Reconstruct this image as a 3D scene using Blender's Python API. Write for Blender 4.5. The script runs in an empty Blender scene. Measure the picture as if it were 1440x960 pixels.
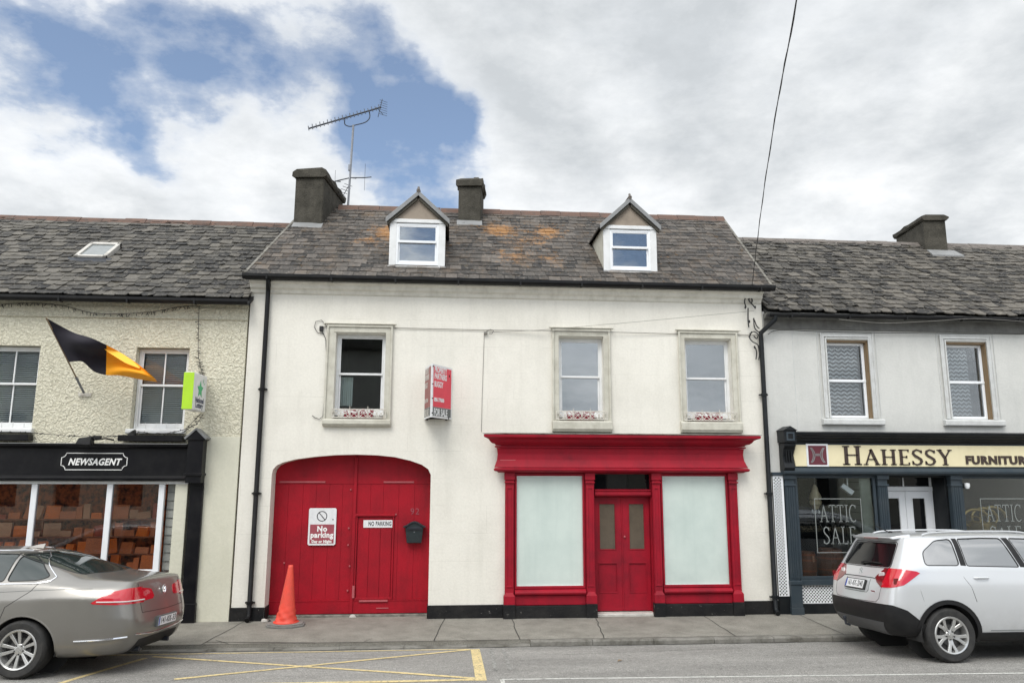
import bpy, bmesh, math, random
from math import sin, cos, pi, radians, tan, atan2, sqrt, exp
from mathutils import Vector, Matrix
from mathutils.geometry import tessellate_polygon
from mathutils.bvhtree import BVHTree
random.seed(7)
scene = bpy.context.scene
COL = scene.collection

# ------------------------------------------------------------------ camera
CAM = Vector((0.0, -13.0, 2.5))
F_PX, PITCH, YAW, ROLL = 1040.0, 0.1677, 0.0821, 0.0031
_F = Vector((sin(YAW)*cos(PITCH), cos(YAW)*cos(PITCH), sin(PITCH)))
_R = Vector((cos(YAW), -sin(YAW), 0)); _U = _R.cross(_F)
_R, _U = _R*cos(ROLL)+_U*sin(ROLL), -_R*sin(ROLL)+_U*cos(ROLL)
def W(px, py, y):
    """where the sight line of a photograph point meets the vertical plane at depth y"""
    d = _F*F_PX+_R*(px-720)-_U*(py-480)
    return CAM+d*((y-CAM.y)/d.y)
cd = bpy.data.cameras.new('camera'); cam = bpy.data.objects.new('camera', cd); COL.objects.link(cam)
cam.matrix_world = Matrix(((_R.x, _U.x, -_F.x, CAM.x), (_R.y, _U.y, -_F.y, CAM.y), (_R.z, _U.z, -_F.z, CAM.z), (0, 0, 0, 1)))
cd.sensor_fit = 'HORIZONTAL'; cd.sensor_width = 36; cd.lens = 36*F_PX/1440; cd.clip_end = 3000; cd.clip_start = .1
scene.camera = cam

# ------------------------------------------------------------------ materials
def s2l(c):
    return tuple(((v/255)/12.92 if v/255 <= .04045 else ((v/255+.055)/1.055)**2.4) for v in c)
def new_mat(name):
    m = bpy.data.materials.new(name); m.use_nodes = True
    nt = m.node_tree; b = nt.nodes['Principled BSDF']
    return m, nt, b
def nd(nt, t, **kw):
    n = nt.nodes.new(t)
    for k, v in kw.items(): setattr(n, k, v)
    return n
def noise(nt, vec, scale, detail=4, rough=.6, dist=0):
    n = nd(nt, 'ShaderNodeTexNoise'); n.inputs['Scale'].default_value = scale
    n.inputs['Detail'].default_value = detail; n.inputs['Roughness'].default_value = rough; n.inputs['Distortion'].default_value = dist
    nt.links.new(vec, n.inputs['Vector']); return n.outputs['Fac']
def ramp(nt, fac, stops):
    r = nd(nt, 'ShaderNodeValToRGB'); e = r.color_ramp.elements
    while len(e) < len(stops): e.new(.5)
    for i, (p, c) in enumerate(stops):
        e[i].position = p; e[i].color = (*c, 1) if len(c) == 3 else c
    nt.links.new(fac, r.inputs[0]); return r.outputs[0]
def g3(v): return (v, v, v)
def mixc(nt, fac, a, b, mode='MIX'):
    m = nd(nt, 'ShaderNodeMix', data_type='RGBA', blend_type=mode)
    for s, v in ((m.inputs[0], fac), (m.inputs[6], a), (m.inputs[7], b)):
        if isinstance(v, (int, float)): s.default_value = v
        elif isinstance(v, tuple): s.default_value = (*v, 1)
        else: nt.links.new(v, s)
    return m.outputs[2]
def mth(nt, op, a, b=None, c=None, clamp=False):
    m = nd(nt, 'ShaderNodeMath', operation=op, use_clamp=clamp)
    for i, v in enumerate((a, b, c)):
        if v is None: continue
        if isinstance(v, (int, float)): m.inputs[i].default_value = v
        else: nt.links.new(v, m.inputs[i])
    return m.outputs[0]
def coords(nt, stretch=None):
    tc = nd(nt, 'ShaderNodeTexCoord'); v = tc.outputs['Object']
    if stretch:
        mp = nd(nt, 'ShaderNodeMapping'); mp.inputs['Scale'].default_value = stretch
        nt.links.new(v, mp.inputs['Vector']); v = mp.outputs[0]
    return v
def bump(nt, b, h, strength, dist=.01):
    bp = nd(nt, 'ShaderNodeBump'); bp.inputs['Strength'].default_value = strength; bp.inputs['Distance'].default_value = dist
    nt.links.new(h, bp.inputs['Height']); nt.links.new(bp.outputs[0], b.inputs['Normal'])
def M(name, col, rough=.6, dirt=.18, dscale=3, dcol=None, bmp=.0, bscale=60, bdist=.004, metal=0, streak=0, coat=0, spec=.5, grain=0, chip=None):
    """painted or plain surface with soft patches of dirt, rain streaks, fine grain and chips"""
    m, nt, b = new_mat(name); v = coords(nt)
    b.inputs['Roughness'].default_value = rough; b.inputs['Metallic'].default_value = metal
    b.inputs['Coat Weight'].default_value = coat; b.inputs['Specular IOR Level'].default_value = spec
    base = col
    dc = dcol or tuple(x*.45 for x in col)
    out = base
    if dirt:
        f = ramp(nt, noise(nt, v, dscale, 6, .65), [(.42, g3(0)), (.75, g3(1))])
        out = mixc(nt, mth(nt, 'MULTIPLY', f, dirt*1.6), base, dc)
    if streak:
        f = ramp(nt, noise(nt, coords(nt, (7, 7, .5)), 1.2, 5, .6), [(.5, g3(0)), (.75, g3(1))])
        out = mixc(nt, mth(nt, 'MULTIPLY', f, streak), out, dc)
    if grain:
        f = noise(nt, v, 90, 3, .7)
        out = mixc(nt, grain, out, ramp(nt, f, [(.3, g3(.25)), (.7, g3(1))]), 'MULTIPLY')
    if chip:
        f = ramp(nt, noise(nt, v, 14, 8, .75), [(chip[1], g3(0)), (chip[1]+.03, g3(1))])
        out = mixc(nt, f, out, chip[0])
    if isinstance(out, tuple): b.inputs['Base Color'].default_value = (*out, 1)
    else: nt.links.new(out, b.inputs['Base Color'])
    if bmp: bump(nt, b, noise(nt, v, bscale, 4, .65), bmp, bdist)
    return m
def L_(*c): return s2l(c)
MT = {}
MT['white_wall'] = None
def wall_mat(name, col, joints=True, dirt=.25, cold=(.28, .26, .2)):
    m, nt, b = new_mat(name); v = coords(nt); b.inputs['Roughness'].default_value = .75
    n1 = ramp(nt, noise(nt, v, .7, 7, .7), [(.45, g3(0)), (.8, g3(1))])
    st = ramp(nt, noise(nt, coords(nt, (3, 3, .35)), 1.6, 6, .65), [(.5, g3(0)), (.8, g3(1))])
    out = mixc(nt, mth(nt, 'MULTIPLY', n1, dirt), col, cold)
    out = mixc(nt, mth(nt, 'MULTIPLY', st, dirt*.5), out, cold)
    fine = ramp(nt, noise(nt, v, 26, 5, .7), [(.3, g3(.9)), (.7, g3(1))])
    out = mixc(nt, 1.0, out, fine, 'MULTIPLY')
    sp = ramp(nt, noise(nt, v, 9, 8, .8), [(.72, g3(0)), (.76, g3(1))])
    out = mixc(nt, mth(nt, 'MULTIPLY', sp, .35), out, cold)
    h = noise(nt, v, 22, 6, .6)
    if joints:
        mp = nd(nt, 'ShaderNodeMapping'); mp.inputs['Rotation'].default_value = (radians(90), 0, 0)
        nt.links.new(v, mp.inputs['Vector'])
        br = nd(nt, 'ShaderNodeTexBrick'); br.inputs['Scale'].default_value = 1; br.inputs['Brick Width'].default_value = .92
        br.inputs['Row Height'].default_value = .46; br.inputs['Mortar Size'].default_value = .006; br.inputs['Mortar Smooth'].default_value = .5
        nt.links.new(mp.outputs[0], br.inputs['Vector'])
        part = ramp(nt, noise(nt, v, 1.3, 3, .5), [(.45, g3(0)), (.62, g3(1))])
        j = mth(nt, 'MULTIPLY', br.outputs['Fac'], part)
        out = mixc(nt, mth(nt, 'MULTIPLY', j, .22), out, cold)
        h = mth(nt, 'SUBTRACT', h, mth(nt, 'MULTIPLY', j, .5))
    nt.links.new(out, b.inputs['Base Color']); bump(nt, b, h, .22, .012)
    return m
def roughcast_mat(name, col, cold, strength=1.0):
    m, nt, b = new_mat(name); v = coords(nt); b.inputs['Roughness'].default_value = .85
    vo = nd(nt, 'ShaderNodeTexVoronoi', feature='F1'); vo.inputs['Scale'].default_value = 24
    dv = nd(nt, 'ShaderNodeVectorMath', operation='ADD')
    nn = nd(nt, 'ShaderNodeTexNoise'); nn.inputs['Scale'].default_value = 9; nn.inputs['Detail'].default_value = 4
    sc = nd(nt, 'ShaderNodeVectorMath', operation='SCALE'); sc.inputs['Scale'].default_value = .16
    nt.links.new(v, nn.inputs['Vector']); nt.links.new(nn.outputs['Color'], sc.inputs[0]); nt.links.new(v, dv.inputs[0]); nt.links.new(sc.outputs[0], dv.inputs[1])
    nt.links.new(dv.outputs[0], vo.inputs['Vector'])
    h = mth(nt, 'SUBTRACT', noise(nt, v, 24, 6, .7, .4), mth(nt, 'MULTIPLY', vo.outputs['Distance'], .8))
    hollows = ramp(nt, h, [(.02, g3(1)), (.22, g3(0))])  # mask of the low spots between the roughcast lumps
    patch = ramp(nt, noise(nt, v, 1.1, 5, .6), [(.4, g3(0)), (.8, g3(1))])
    out = mixc(nt, mth(nt, 'MULTIPLY', hollows, .3), col, cold)
    out = mixc(nt, mth(nt, 'MULTIPLY', patch, .22), out, cold)
    nt.links.new(out, b.inputs['Base Color']); bump(nt, b, h, strength*1.0, .028)
    return m
def slate_mat(name, dark, light, lichen=False, moss=.25):
    m, nt, b = new_mat(name); v = coords(nt); b.inputs['Roughness'].default_value = .7
    at = nd(nt, 'ShaderNodeAttribute', attribute_name='tint')
    sp = nd(nt, 'ShaderNodeSeparateColor'); nt.links.new(at.outputs['Color'], sp.inputs[0])
    out = mixc(nt, sp.outputs[0], dark, light)
    big = ramp(nt, noise(nt, v, .8, 4, .6), [(.35, g3(0)), (.7, g3(1))])
    out = mixc(nt, mth(nt, 'MULTIPLY', big, .35), out, tuple(x*.55 for x in dark))
    spk = ramp(nt, noise(nt, v, 17, 7, .78), [(.53, g3(0)), (.64, g3(1))])
    out = mixc(nt, mth(nt, 'MULTIPLY', spk, .62), out, tuple(min(1, x*2.3) for x in light))
    ms = ramp(nt, noise(nt, v, 5, 8, .75), [(.55, g3(0)), (.7, g3(1))])
    out = mixc(nt, mth(nt, 'MULTIPLY', ms, moss), out, (.05, .042, .022))
    if lichen:
        tot = None
        for (cx, cz, rx, rz, k) in ((-2.25, 7.24, .42, .24, 1.6), (-1.9, 7.0, .3, .25, .7), (-.12, 7.40, .35, .25, 1.1), (.85, 7.40, .35, .25, 1.0), (.40, 7.0, .45, .2, .5), (.0, 6.5, .4, .3, .5), (.75, 6.45, .3, .25, .48), (-2.75, 6.85, .3, .2, .55), (3.0, 6.6, .4, .3, .15), (-1.6, 6.7, .8, .4, .3)):
            s = nd(nt, 'ShaderNodeSeparateXYZ'); nt.links.new(v, s.inputs[0])
            dx = mth(nt, 'POWER', mth(nt, 'ABSOLUTE', mth(nt, 'DIVIDE', mth(nt, 'SUBTRACT', s.outputs[0], cx), rx)), 2.0)
            dz = mth(nt, 'POWER', mth(nt, 'ABSOLUTE', mth(nt, 'DIVIDE', mth(nt, 'SUBTRACT', s.outputs[2], cz), rz)), 2.0)
            e = mth(nt, 'MULTIPLY', mth(nt, 'EXPONENT', mth(nt, 'MULTIPLY', mth(nt, 'ADD', dx, dz), -1.0)), k)
            tot = e if tot is None else mth(nt, 'ADD', tot, e)
        n = mth(nt, 'ADD', mth(nt, 'MULTIPLY', noise(nt, v, 5, 8, .75), .6), mth(nt, 'MULTIPLY', noise(nt, v, 19, 5, .75), .45))
        f = ramp(nt, mth(nt, 'ADD', mth(nt, 'MULTIPLY', tot, .20), n), [(.60, g3(0)), (.72, g3(1))])
        out = mixc(nt, mth(nt, 'MULTIPLY', f, .72), out, (.36, .17, .045))
        nt.links.new(mixc(nt, mth(nt, 'MULTIPLY', ramp(nt, noise(nt, v, 2.2, 6, .7), [(.5, g3(0)), (.72, g3(1))]), .45), out, (.16, .105, .06)), b.inputs['Base Color'])
    else:
        nt.links.new(out, b.inputs['Base Color'])
    bump(nt, b, noise(nt, v, 45, 5, .7), .5, .008)
    return m
def glass_mat(name, tint=(.9, .95, .94), refl=1.0, rough=.015, wob=.0):
    """window glass: clear to light passing through, mirror like by Fresnel"""
    m, nt, b = new_mat(name); nt.nodes.remove(b)
    o = nt.nodes['Material Output']
    tr = nd(nt, 'ShaderNodeBsdfTransparent'); tr.inputs[0].default_value = (*tint, 1)
    gl = nd(nt, 'ShaderNodeBsdfGlossy'); gl.inputs['Roughness'].default_value = rough; gl.inputs[0].default_value = (.95, .97, 1, 1)
    fr = nd(nt, 'ShaderNodeFresnel'); fr.inputs[0].default_value = 1.52
    if wob:
        bp = nd(nt, 'ShaderNodeBump'); bp.inputs['Strength'].default_value = wob; bp.inputs['Distance'].default_value = .02
        nt.links.new(noise(nt, coords(nt), 2.0, 2, .5), bp.inputs['Height'])
        nt.links.new(bp.outputs[0], gl.inputs['Normal'])
    mx = nd(nt, 'ShaderNodeMixShader'); nt.links.new(mth(nt, 'MULTIPLY', fr.outputs[0], refl, clamp=True), mx.inputs[0])
    nt.links.new(tr.outputs[0], mx.inputs[1]); nt.links.new(gl.outputs[0], mx.inputs[2]); nt.links.new(mx.outputs[0], o.inputs[0])
    return m
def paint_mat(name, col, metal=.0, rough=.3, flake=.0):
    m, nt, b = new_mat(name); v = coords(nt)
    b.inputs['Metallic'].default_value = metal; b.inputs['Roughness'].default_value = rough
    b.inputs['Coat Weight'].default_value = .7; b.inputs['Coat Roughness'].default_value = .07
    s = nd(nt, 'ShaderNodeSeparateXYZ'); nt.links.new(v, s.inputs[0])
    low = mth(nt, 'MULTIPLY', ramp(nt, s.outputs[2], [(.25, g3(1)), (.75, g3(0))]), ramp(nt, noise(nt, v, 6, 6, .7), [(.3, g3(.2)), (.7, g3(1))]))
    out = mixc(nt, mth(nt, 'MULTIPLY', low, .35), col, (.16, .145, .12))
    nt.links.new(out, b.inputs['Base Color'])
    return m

RED = L_(166, 14, 36)
MT.update(
 white_wall=wall_mat('white_painted_render', (.80, .775, .70), dirt=.32, cold=(.33, .31, .25)),
 grey_wall=wall_mat('grey_painted_render', (.62, .62, .59), joints=False, dirt=.35, cold=(.25, .27, .26)),
 cream_smooth=wall_mat('cream_painted_render', (.66, .645, .53), joints=False, dirt=.3, cold=(.32, .33, .22)),
 roughcast=roughcast_mat('cream_roughcast', (.78, .745, .60), (.33, .30, .20)),
 plain_back=M('plain_render', (.45, .45, .42), .9),
 slate_main=slate_mat('lichened_slate', (.013, .012, .011), (.115, .100, .086), True, .75),
 slate_left=slate_mat('rough_slate', (.010, .0095, .0088), (.115, .105, .088), False, .8),
 slate_right=slate_mat('rough_slate_brown', (.009, .008, .007), (.120, .108, .09), False, .8),
 ridge=M('ridge_tile', (.13, .075, .055), .85, .5, 6, (.06, .055, .05), .5, 40),
 ridge_grey=M('ridge_tile_grey', (.16, .14, .125), .85, .5, 6, (.06, .055, .05), .5, 40),
 chimney=M('chimney_render', (.085, .078, .062), .95, .8, 2.5, (.032, .03, .022), .9, 26, .02, streak=.6, grain=.45),
 grey_fascia=M('grey_eaves_paint', (.16, .16, .15), .8, .6, 3, (.07, .07, .065), .4, 30, streak=.4),
 lead=M('lead_flashing', (.24, .245, .245), .5, .4, 5, (.16, .16, .16), .4, 20),
 verge=M('mortar_verge', (.21, .20, .175), .95, .8, 8, (.07, .065, .055), .8, 40),
 black_gutter=M('black_gutter', (.005, .005, .006), .45, .3, 5, (.025, .025, .022), spec=.25),
 black_paint=M('black_gloss_paint', (.004, .004, .006), .4, .4, 4, (.018, .018, .018), .12, 14, spec=.25),
 plinth=M('black_plinth_paint', (.008, .008, .009), .6, .35, 3, (.035, .033, .03), .7, 18, .012, chip=((.28, .27, .25), .64), spec=.25),
 red=M('red_gloss_paint', (.35, .007, .022), .55, .5, 2.5, (.16, .008, .018), .3, 22, .006, streak=.35, grain=.2, spec=.25, chip=((.42, .13, .13), .72)),
 red_gate=M('red_gate_paint', (.38, .006, .018), .55, .5, 2, (.19, .007, .014), .45, 26, .006, streak=.4, grain=.22, spec=.25, chip=((.44, .12, .13), .715)),
 red_light=M('worn_red_paint', (.42, .10, .11), .6, .3, 5, (.3, .02, .03), .3, 30),
 white_frame=M('white_frame_paint', (.74, .75, .75), .4, .2, 6, (.42, .42, .38), .1, 30),
 white_upvc=M('white_upvc', (.82, .84, .86), .3, .1, 3, (.6, .6, .58)),
 soft_moulding=M('pale_moulding_paint', (.72, .70, .63), .7, .3, 5, (.40, .38, .32), .3, 24, .006, streak=.35),
 surround=M('flaking_surround_paint', (.56, .545, .47), .7, .4, 6, (.33, .31, .25), .4, 24, .008, streak=.3, chip=((.17, .15, .12), .69)),
 grey_surround=M('grey_surround_paint', (.58, .59, .58), .65, .35, 6, (.36, .36, .34), .3, 24, .006),
 brown_wood=M('brown_timber', (.22, .15, .08), .6, .3, 4, bmp=.3, bscale=20),
 tan_gable=M('tan_render', (.30, .25, .20), .85, .3, 5, bmp=.4, bscale=30),
 slate_paint=M('slate_grey_paint', (.034, .048, .060), .45, .3, 4, (.07, .08, .085), .15, 14, spec=.3),
 slate_dark=M('dark_slate_paint', (.008, .010, .012), .4, .3, 4, (.03, .03, .03), spec=.25),
 cream_board=M('cream_signboard', (.78, .70, .46), .45, .25, 2, (.58, .50, .3), streak=.15),
 dark_letter=M('dark_brown_letter', (.045, .028, .022), .5, 0),
 white_letter=M('white_letter', (.85, .85, .83), .5, .1),
 black_letter=M('black_letter', (.015, .015, .017), .5, 0),
 maroon=M('maroon_panel', (.12, .018, .03), .5, .1),
 pink_panel=M('faded_maroon_panel', (.33, .07, .09), .55, .25, 8),
 sign_white=M('sign_white', (.75, .76, .77), .45, .15, 8),
 frosted=M('whitened_shop_glass', (.60, .685, .64), .35, .45, 1.1, (.44, .53, .50), coat=1, streak=.3),
 inside=M('dark_interior', (.03, .03, .03), .9, 0),
 inside_wall=M('room_wall', (.16, .16, .15), .9, .2),
 glass=glass_mat('window_glass', (.75, .82, .82), 1.6, .012, .05),
 shop_glass=glass_mat('shop_glass', (.97, .98, .975), 1.0, .01),
 shop_glass_dark=glass_mat('shop_glass_dim', (.6, .66, .64), 1.5, .01),
 brown_pane=M('brown_film_pane', (.105, .082, .058), .15, .3, 5, spec=.8),
 blind=M('pale_blind', (.80, .83, .83), .8, .1),
 lace=M('lace_curtain', (.62, .64, .64), .9, .1),
 iron_white=M('white_iron', (.66, .64, .58), .6, .4, 20, (.25, .18, .12)),
 flower=M('red_petals', (.26, .012, .03), .7, .3, 30, (.08, .01, .02)),
 leaf=M('plant_leaves', (.05, .09, .03), .7, .3, 30),
 steel=M('galvanised_steel', (.26, .27, .29), .45, .3, 8, metal=.7),
 alu_dark=M('weathered_aluminium', (.035, .04, .05), .5, .2, 9, metal=.3),
 cable=M('black_cable', (.014, .014, .014), .6, 0),
 grey_cable=M('grey_cable', (.22, .21, .19), .7, 0),
 orange=M('faded_cone_orange', (.78, .075, .045), .55, .5, 5, (.50, .08, .055), .35, 14),
 cone_base=M('cone_rubber', (.17, .165, .155), .85, .4, 8, (.28, .26, .24), .4, 40),
 letterbox=M('dark_green_grey_metal', (.028, .038, .042), .4, .2, 8, metal=.3),
 board_red=M('board_red', (.72, .035, .07), .45, .15, 4),
 board_dim=M('dull_red_board', (.30, .11, .10), .6, .3, 4),  # duller brownish red for the left panel of the board
 board_grey=M('board_grey', (.10, .11, .11), .5, .1),
 lime=M('lime_green', (.42, .70, .03), .4, .12, 3),
 star_green=M('star_green', (.02, .42, .16), .4, 0),
 navy=M('navy_letter', (.02, .03, .08), .5, 0),
 flag_black=M('black_flag_cloth', (.012, .010, .018), .8, 0, bmp=.1, bscale=200),
 flag_amber=M('amber_flag_cloth', (1.0, .40, .008), .75, 0, bmp=.1, bscale=200),
 rubber=M('tyre_rubber', (.018, .018, .018), .75, .4, 12, (.05, .047, .042), .3, 60),
 alloy=M('alloy_wheel', (.55, .55, .54), .32, .2, 12, (.25, .24, .22), metal=.75),
 alloy_dark=M('wheel_back', (.03, .03, .03), .6, 0),
 black_plastic=M('black_bumper_plastic', (.010, .010, .011), .5, .25, 7, (.03, .029, .027), spec=.3),
 grey_plastic=M('grey_bumper_trim', (.09, .092, .095), .45, .2, 7),
 chrome=M('chrome_trim', (.75, .76, .78), .15, 0, metal=1),
 car_glass=M('tinted_car_glass', (.008, .009, .010), .03, 0, spec=.35),
 car_side_glass=M('dark_side_glass', (.02, .022, .024), .03, 0, spec=1, coat=1),
 car_glass_green=M('green_tinted_car_glass', (.02, .03, .028), .03, 0, spec=.9),
 lamp_red=M('red_lamp_lens', (.50, .008, .02), .12, 0, coat=1),
 lamp_dark=M('dark_red_lamp_lens', (.16, .012, .015), .12, 0, coat=1),
 lamp_clear=M('clear_lamp_lens', (.62, .58, .58), .12, 0, coat=1),
 silver=paint_mat('silver_car_paint', (.60, .615, .63), .35, .28),
 beige=paint_mat('beige_grey_metallic_paint', (.255, .245, .228), .7, .34),
 wicker=M('barrel_timber', (.20, .085, .045), .6, .35, 6, bmp=.4, bscale=30),
 brass=M('brass', (.50, .36, .14), .35, .2, 9, metal=.8),
 clapboard=M('grey_clapboard', (.27, .30, .26), .7, .3, 4, bmp=.2, bscale=30),
 pale_boards=M('pale_grey_boards', (.42, .43, .40), .75, .4, 3, bmp=.3, bscale=30),
 shelf_brown=M('shelf_brown', (.34, .10, .04), .6, .3, 5),
 warm_red=M('russet_backdrop', (.62, .16, .055), .7, .9, 9, (.07, .018, .012)),
 orange_pack=M('orange_packaging', (1.0, .22, .015), .5, .6, 26, (.25, .04, .02)),
 tan_pack=M('tan_packaging', (.80, .22, .06), .5, .7, 30, (.16, .05, .03)),
 red_pack=M('red_packaging', (.60, .09, .03), .5, .7, 28, (.10, .02, .02)),
 paper=M('pale_paper', (.70, .38, .22), .7, .7, 30, (.25, .08, .05)),
 stone=M('pale_stone', (.55, .53, .49), .8, .5, 6, (.25, .24, .22), .6, 30, .01),
)
MT['glass_clouded'] = MT['glass']

# ------------------------------------------------------------------ mesh builder
class MB:
    def __init__(s): s.v = []; s.f = []; s.t = []; s.tint = None
    def add(s, vs, fs, tint=None):
        o = len(s.v); s.v += [tuple(p) for p in vs]; s.f += [tuple(i+o for i in f) for f in fs]
        s.t += [tint]*len(fs); return s
    def box(s, x0, x1, y0, y1, z0, z1, tint=None):
        return s.add([(x0,y0,z0),(x1,y0,z0),(x1,y1,z0),(x0,y1,z0),(x0,y0,z1),(x1,y0,z1),(x1,y1,z1),(x0,y1,z1)],
                     [(0,3,2,1),(4,5,6,7),(0,1,5,4),(1,2,6,5),(2,3,7,6),(3,0,4,7)], tint)
    def hexa(s, p, tint=None):
        return s.add(p, [(0,3,2,1),(4,5,6,7),(0,1,5,4),(1,2,6,5),(2,3,7,6),(3,0,4,7)], tint)
    def plate(s, outer, holes, a, b, ax='y'):
        """outline in the xz plane (ax='y'), yz plane (ax='x') or xy plane (ax='z') with holes, from a to b"""
        loops = [outer]+list(holes)
        tri = tessellate_polygon([[Vector((p[0], p[1], 0)) for p in l] for l in loops])
        pts = [p for l in loops for p in l]; n = len(pts)
        def P(p, d): return {'y': (p[0], d, p[1]), 'x': (d, p[0], p[1]), 'z': (p[0], p[1], d)}[ax]
        vs = [P(p, a) for p in pts]+[P(p, b) for p in pts]
        fs = []
        for t in tri:
            fs.append(tuple(t)); fs.append(tuple(i+n for i in reversed(t)))
        o = 0
        for l in loops:
            k = len(l)
            for i in range(k):
                j = (i+1) % k; fs.append((o+i, o+j, o+j+n, o+i+n))
            o += k
        return s.add(vs, fs)
    def ring(s, x0, x1, z0, z1, w, a, b, wb=None):
        wb = w if wb is None else wb
        return s.plate([(x0,z0),(x1,z0),(x1,z1),(x0,z1)], [[(x0+w,z0+wb),(x1-w,z0+wb),(x1-w,z1-w),(x0+w,z1-w)]], a, b)
    def tube(s, pts, r, n=8, closed=False):
        pts = [Vector(p) for p in pts]; m = len(pts); rs = r if isinstance(r, (list, tuple)) else [r]*m
        vs = []; up = Vector((0, 0, 1)); pn = None
        for i, p in enumerate(pts):
            if closed: t = pts[(i+1) % m]-pts[i-1]
            else: t = pts[min(i+1, m-1)]-pts[max(i-1, 0)]
            t.normalize()
            if pn is None: pn = t.orthogonal().normalized()
            pn = (pn-t*pn.dot(t))
            if pn.length < 1e-6: pn = t.orthogonal()
            pn.normalize(); q = t.cross(pn)
            for k in range(n):
                a = 2*pi*k/n; vs.append(p+(pn*cos(a)+q*sin(a))*rs[i])
        fs = []
        for i in range(m if closed else m-1):
            j = (i+1) % m
            for k in range(n):
                l = (k+1) % n; fs.append((i*n+k, i*n+l, j*n+l, j*n+k))
        if not closed:
            fs.append(tuple(reversed(range(n)))); fs.append(tuple((m-1)*n+k for k in range(n)))
        return s.add(vs, fs)
    def lathe(s, prof, c, n=20, axis='z', a0=0, cap=True):
        """prof: (radius, height)"""
        c = Vector(c); vs = []; m = len(prof)
        for r, h in prof:
            for k in range(n):
                a = a0+2*pi*k/n
                d = {'z': Vector((r*cos(a), r*sin(a), h)), 'y': Vector((r*cos(a), h, r*sin(a))), 'x': Vector((h, r*cos(a), r*sin(a)))}[axis]
                vs.append(c+d)
        fs = []
        for i in range(m-1):
            for k in range(n):
                l = (k+1) % n; fs.append((i*n+k, i*n+l, (i+1)*n+l, (i+1)*n+k))
        if cap: fs.append(tuple(reversed(range(n)))); fs.append(tuple((m-1)*n+k for k in range(n)))
        return s.add(vs, fs)
    def mould(s, prof, x0, x1, ret0=True, ret1=True):
        """moulding of profile (y, z) run along x with returned ends"""
        n = len(prof); vs = []
        for (y, z) in prof: vs.append((x0+(y if ret0 else 0), y, z))
        for (y, z) in prof: vs.append((x1-(y if ret1 else 0), y, z))
        fs = [(i, (i+1) % n, (i+1) % n+n, i+n) for i in range(n)]
        fs += [tuple(reversed(range(n))), tuple(range(n, 2*n))]
        return s.add(vs, fs)
    def xform(s, mat, start=0):
        s.v = s.v[:start]+[tuple(mat @ Vector(p)) for p in s.v[start:]]; return s
    def join(s, o): return s.add(o.v, o.f)
    def mesh(s, name, off=(0, 0, 0)):
        me = bpy.data.meshes.new(name); ox, oy, oz = off
        me.from_pydata([(x-ox, y-oy, z-oz) for x, y, z in s.v], [], s.f); 
        if any(t is not None for t in s.t):
            ca = me.color_attributes.new('tint', 'FLOAT_COLOR', 'CORNER')
            for p in me.polygons:
                c = s.t[p.index] or 0
                for li in p.loop_indices: ca.data[li].color = (c, c, c, 1)
        bm = bmesh.new(); bm.from_mesh(me); bmesh.ops.recalc_face_normals(bm, faces=bm.faces); bm.to_mesh(me); bm.free()
        return me
def props(o, label=None, cat=None, group=None, kind=None):
    if label: o['label'] = label
    if cat: o['category'] = cat
    if group: o['group'] = group
    if kind: o['kind'] = kind
    return o
def mesh_obj(name, me, mat, parent=None, bevel=0, smooth=False, label=None):
    o = bpy.data.objects.new(name, me); COL.objects.link(o)
    if mat: me.materials.append(MT[mat] if isinstance(mat, str) else mat)
    if parent: o.parent = parent
    if smooth:
        for p in me.polygons: p.use_smooth = True
        if smooth != 'all':
            me.set_sharp_from_angle(angle=radians(38))
    if bevel:
        b = o.modifiers.new('bevel', 'BEVEL'); b.width = bevel; b.segments = 1; b.limit_method = 'ANGLE'; b.angle_limit = radians(40)
    if label: o['label'] = label
    return o
class Thing:
    """an Empty at the base of a thing, its parts are children; coordinates of parts are given in the world"""
    def __init__(s, name, label, cat, loc=(0, 0, 0), group=None, rotz=0, local=False):
        s.o = bpy.data.objects.new(name, None); COL.objects.link(s.o); s.o.location = loc; s.o.rotation_euler = (0, 0, rotz)
        s.o.empty_display_size = .2
        props(s.o, label, cat, group); s.off = (0, 0, 0) if local else loc
    def part(s, name, mb, mat, parent=None, bevel=0, smooth=False, label=None, stuff=False):
        me = mb.mesh(name, s.off)
        o = mesh_obj(name, me, mat, parent or s.o, bevel, smooth, label)
        if stuff: o['kind'] = 'stuff'
        return o
def single(name, mb, mat, label, cat, loc=(0, 0, 0), group=None, bevel=0, smooth=False):
    me = mb.mesh(name, loc); o = mesh_obj(name, me, mat, None, bevel, smooth); o.location = loc
    return props(o, label, cat, group)
def structure(name, mb, mat, smooth=False):
    o = mesh_obj(name, mb.mesh(name), mat, None, 0, smooth); o['kind'] = 'structure'; return o

# ------------------------------------------------------------------ lettering
def text_mb(txt, size, thick=.004, bold=0, shear=0, spacing=1, squeeze=1, align='CENTER'):
    """built-in sans lettering, lies in local x (right), z (up); y=-thick is its face"""
    cu = bpy.data.curves.new('t', 'FONT'); cu.body = txt; cu.size = size; cu.extrude = thick/2; cu.offset = bold; cu.shear = shear
    cu.space_character = spacing; cu.align_x = align; cu.align_y = 'CENTER'; cu.resolution_u = 3
    ob = bpy.data.objects.new('t', cu); COL.objects.link(ob)
    dg = bpy.context.evaluated_depsgraph_get(); me = bpy.data.meshes.new_from_object(ob.evaluated_get(dg))
    mb = MB(); mb.add([(v.co.x*squeeze, -v.co.z-thick/2, v.co.y) for v in me.vertices], [tuple(p.vertices) for p in me.polygons])
    bpy.data.objects.remove(ob); bpy.data.curves.remove(cu); bpy.data.meshes.remove(me)
    return mb
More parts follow.
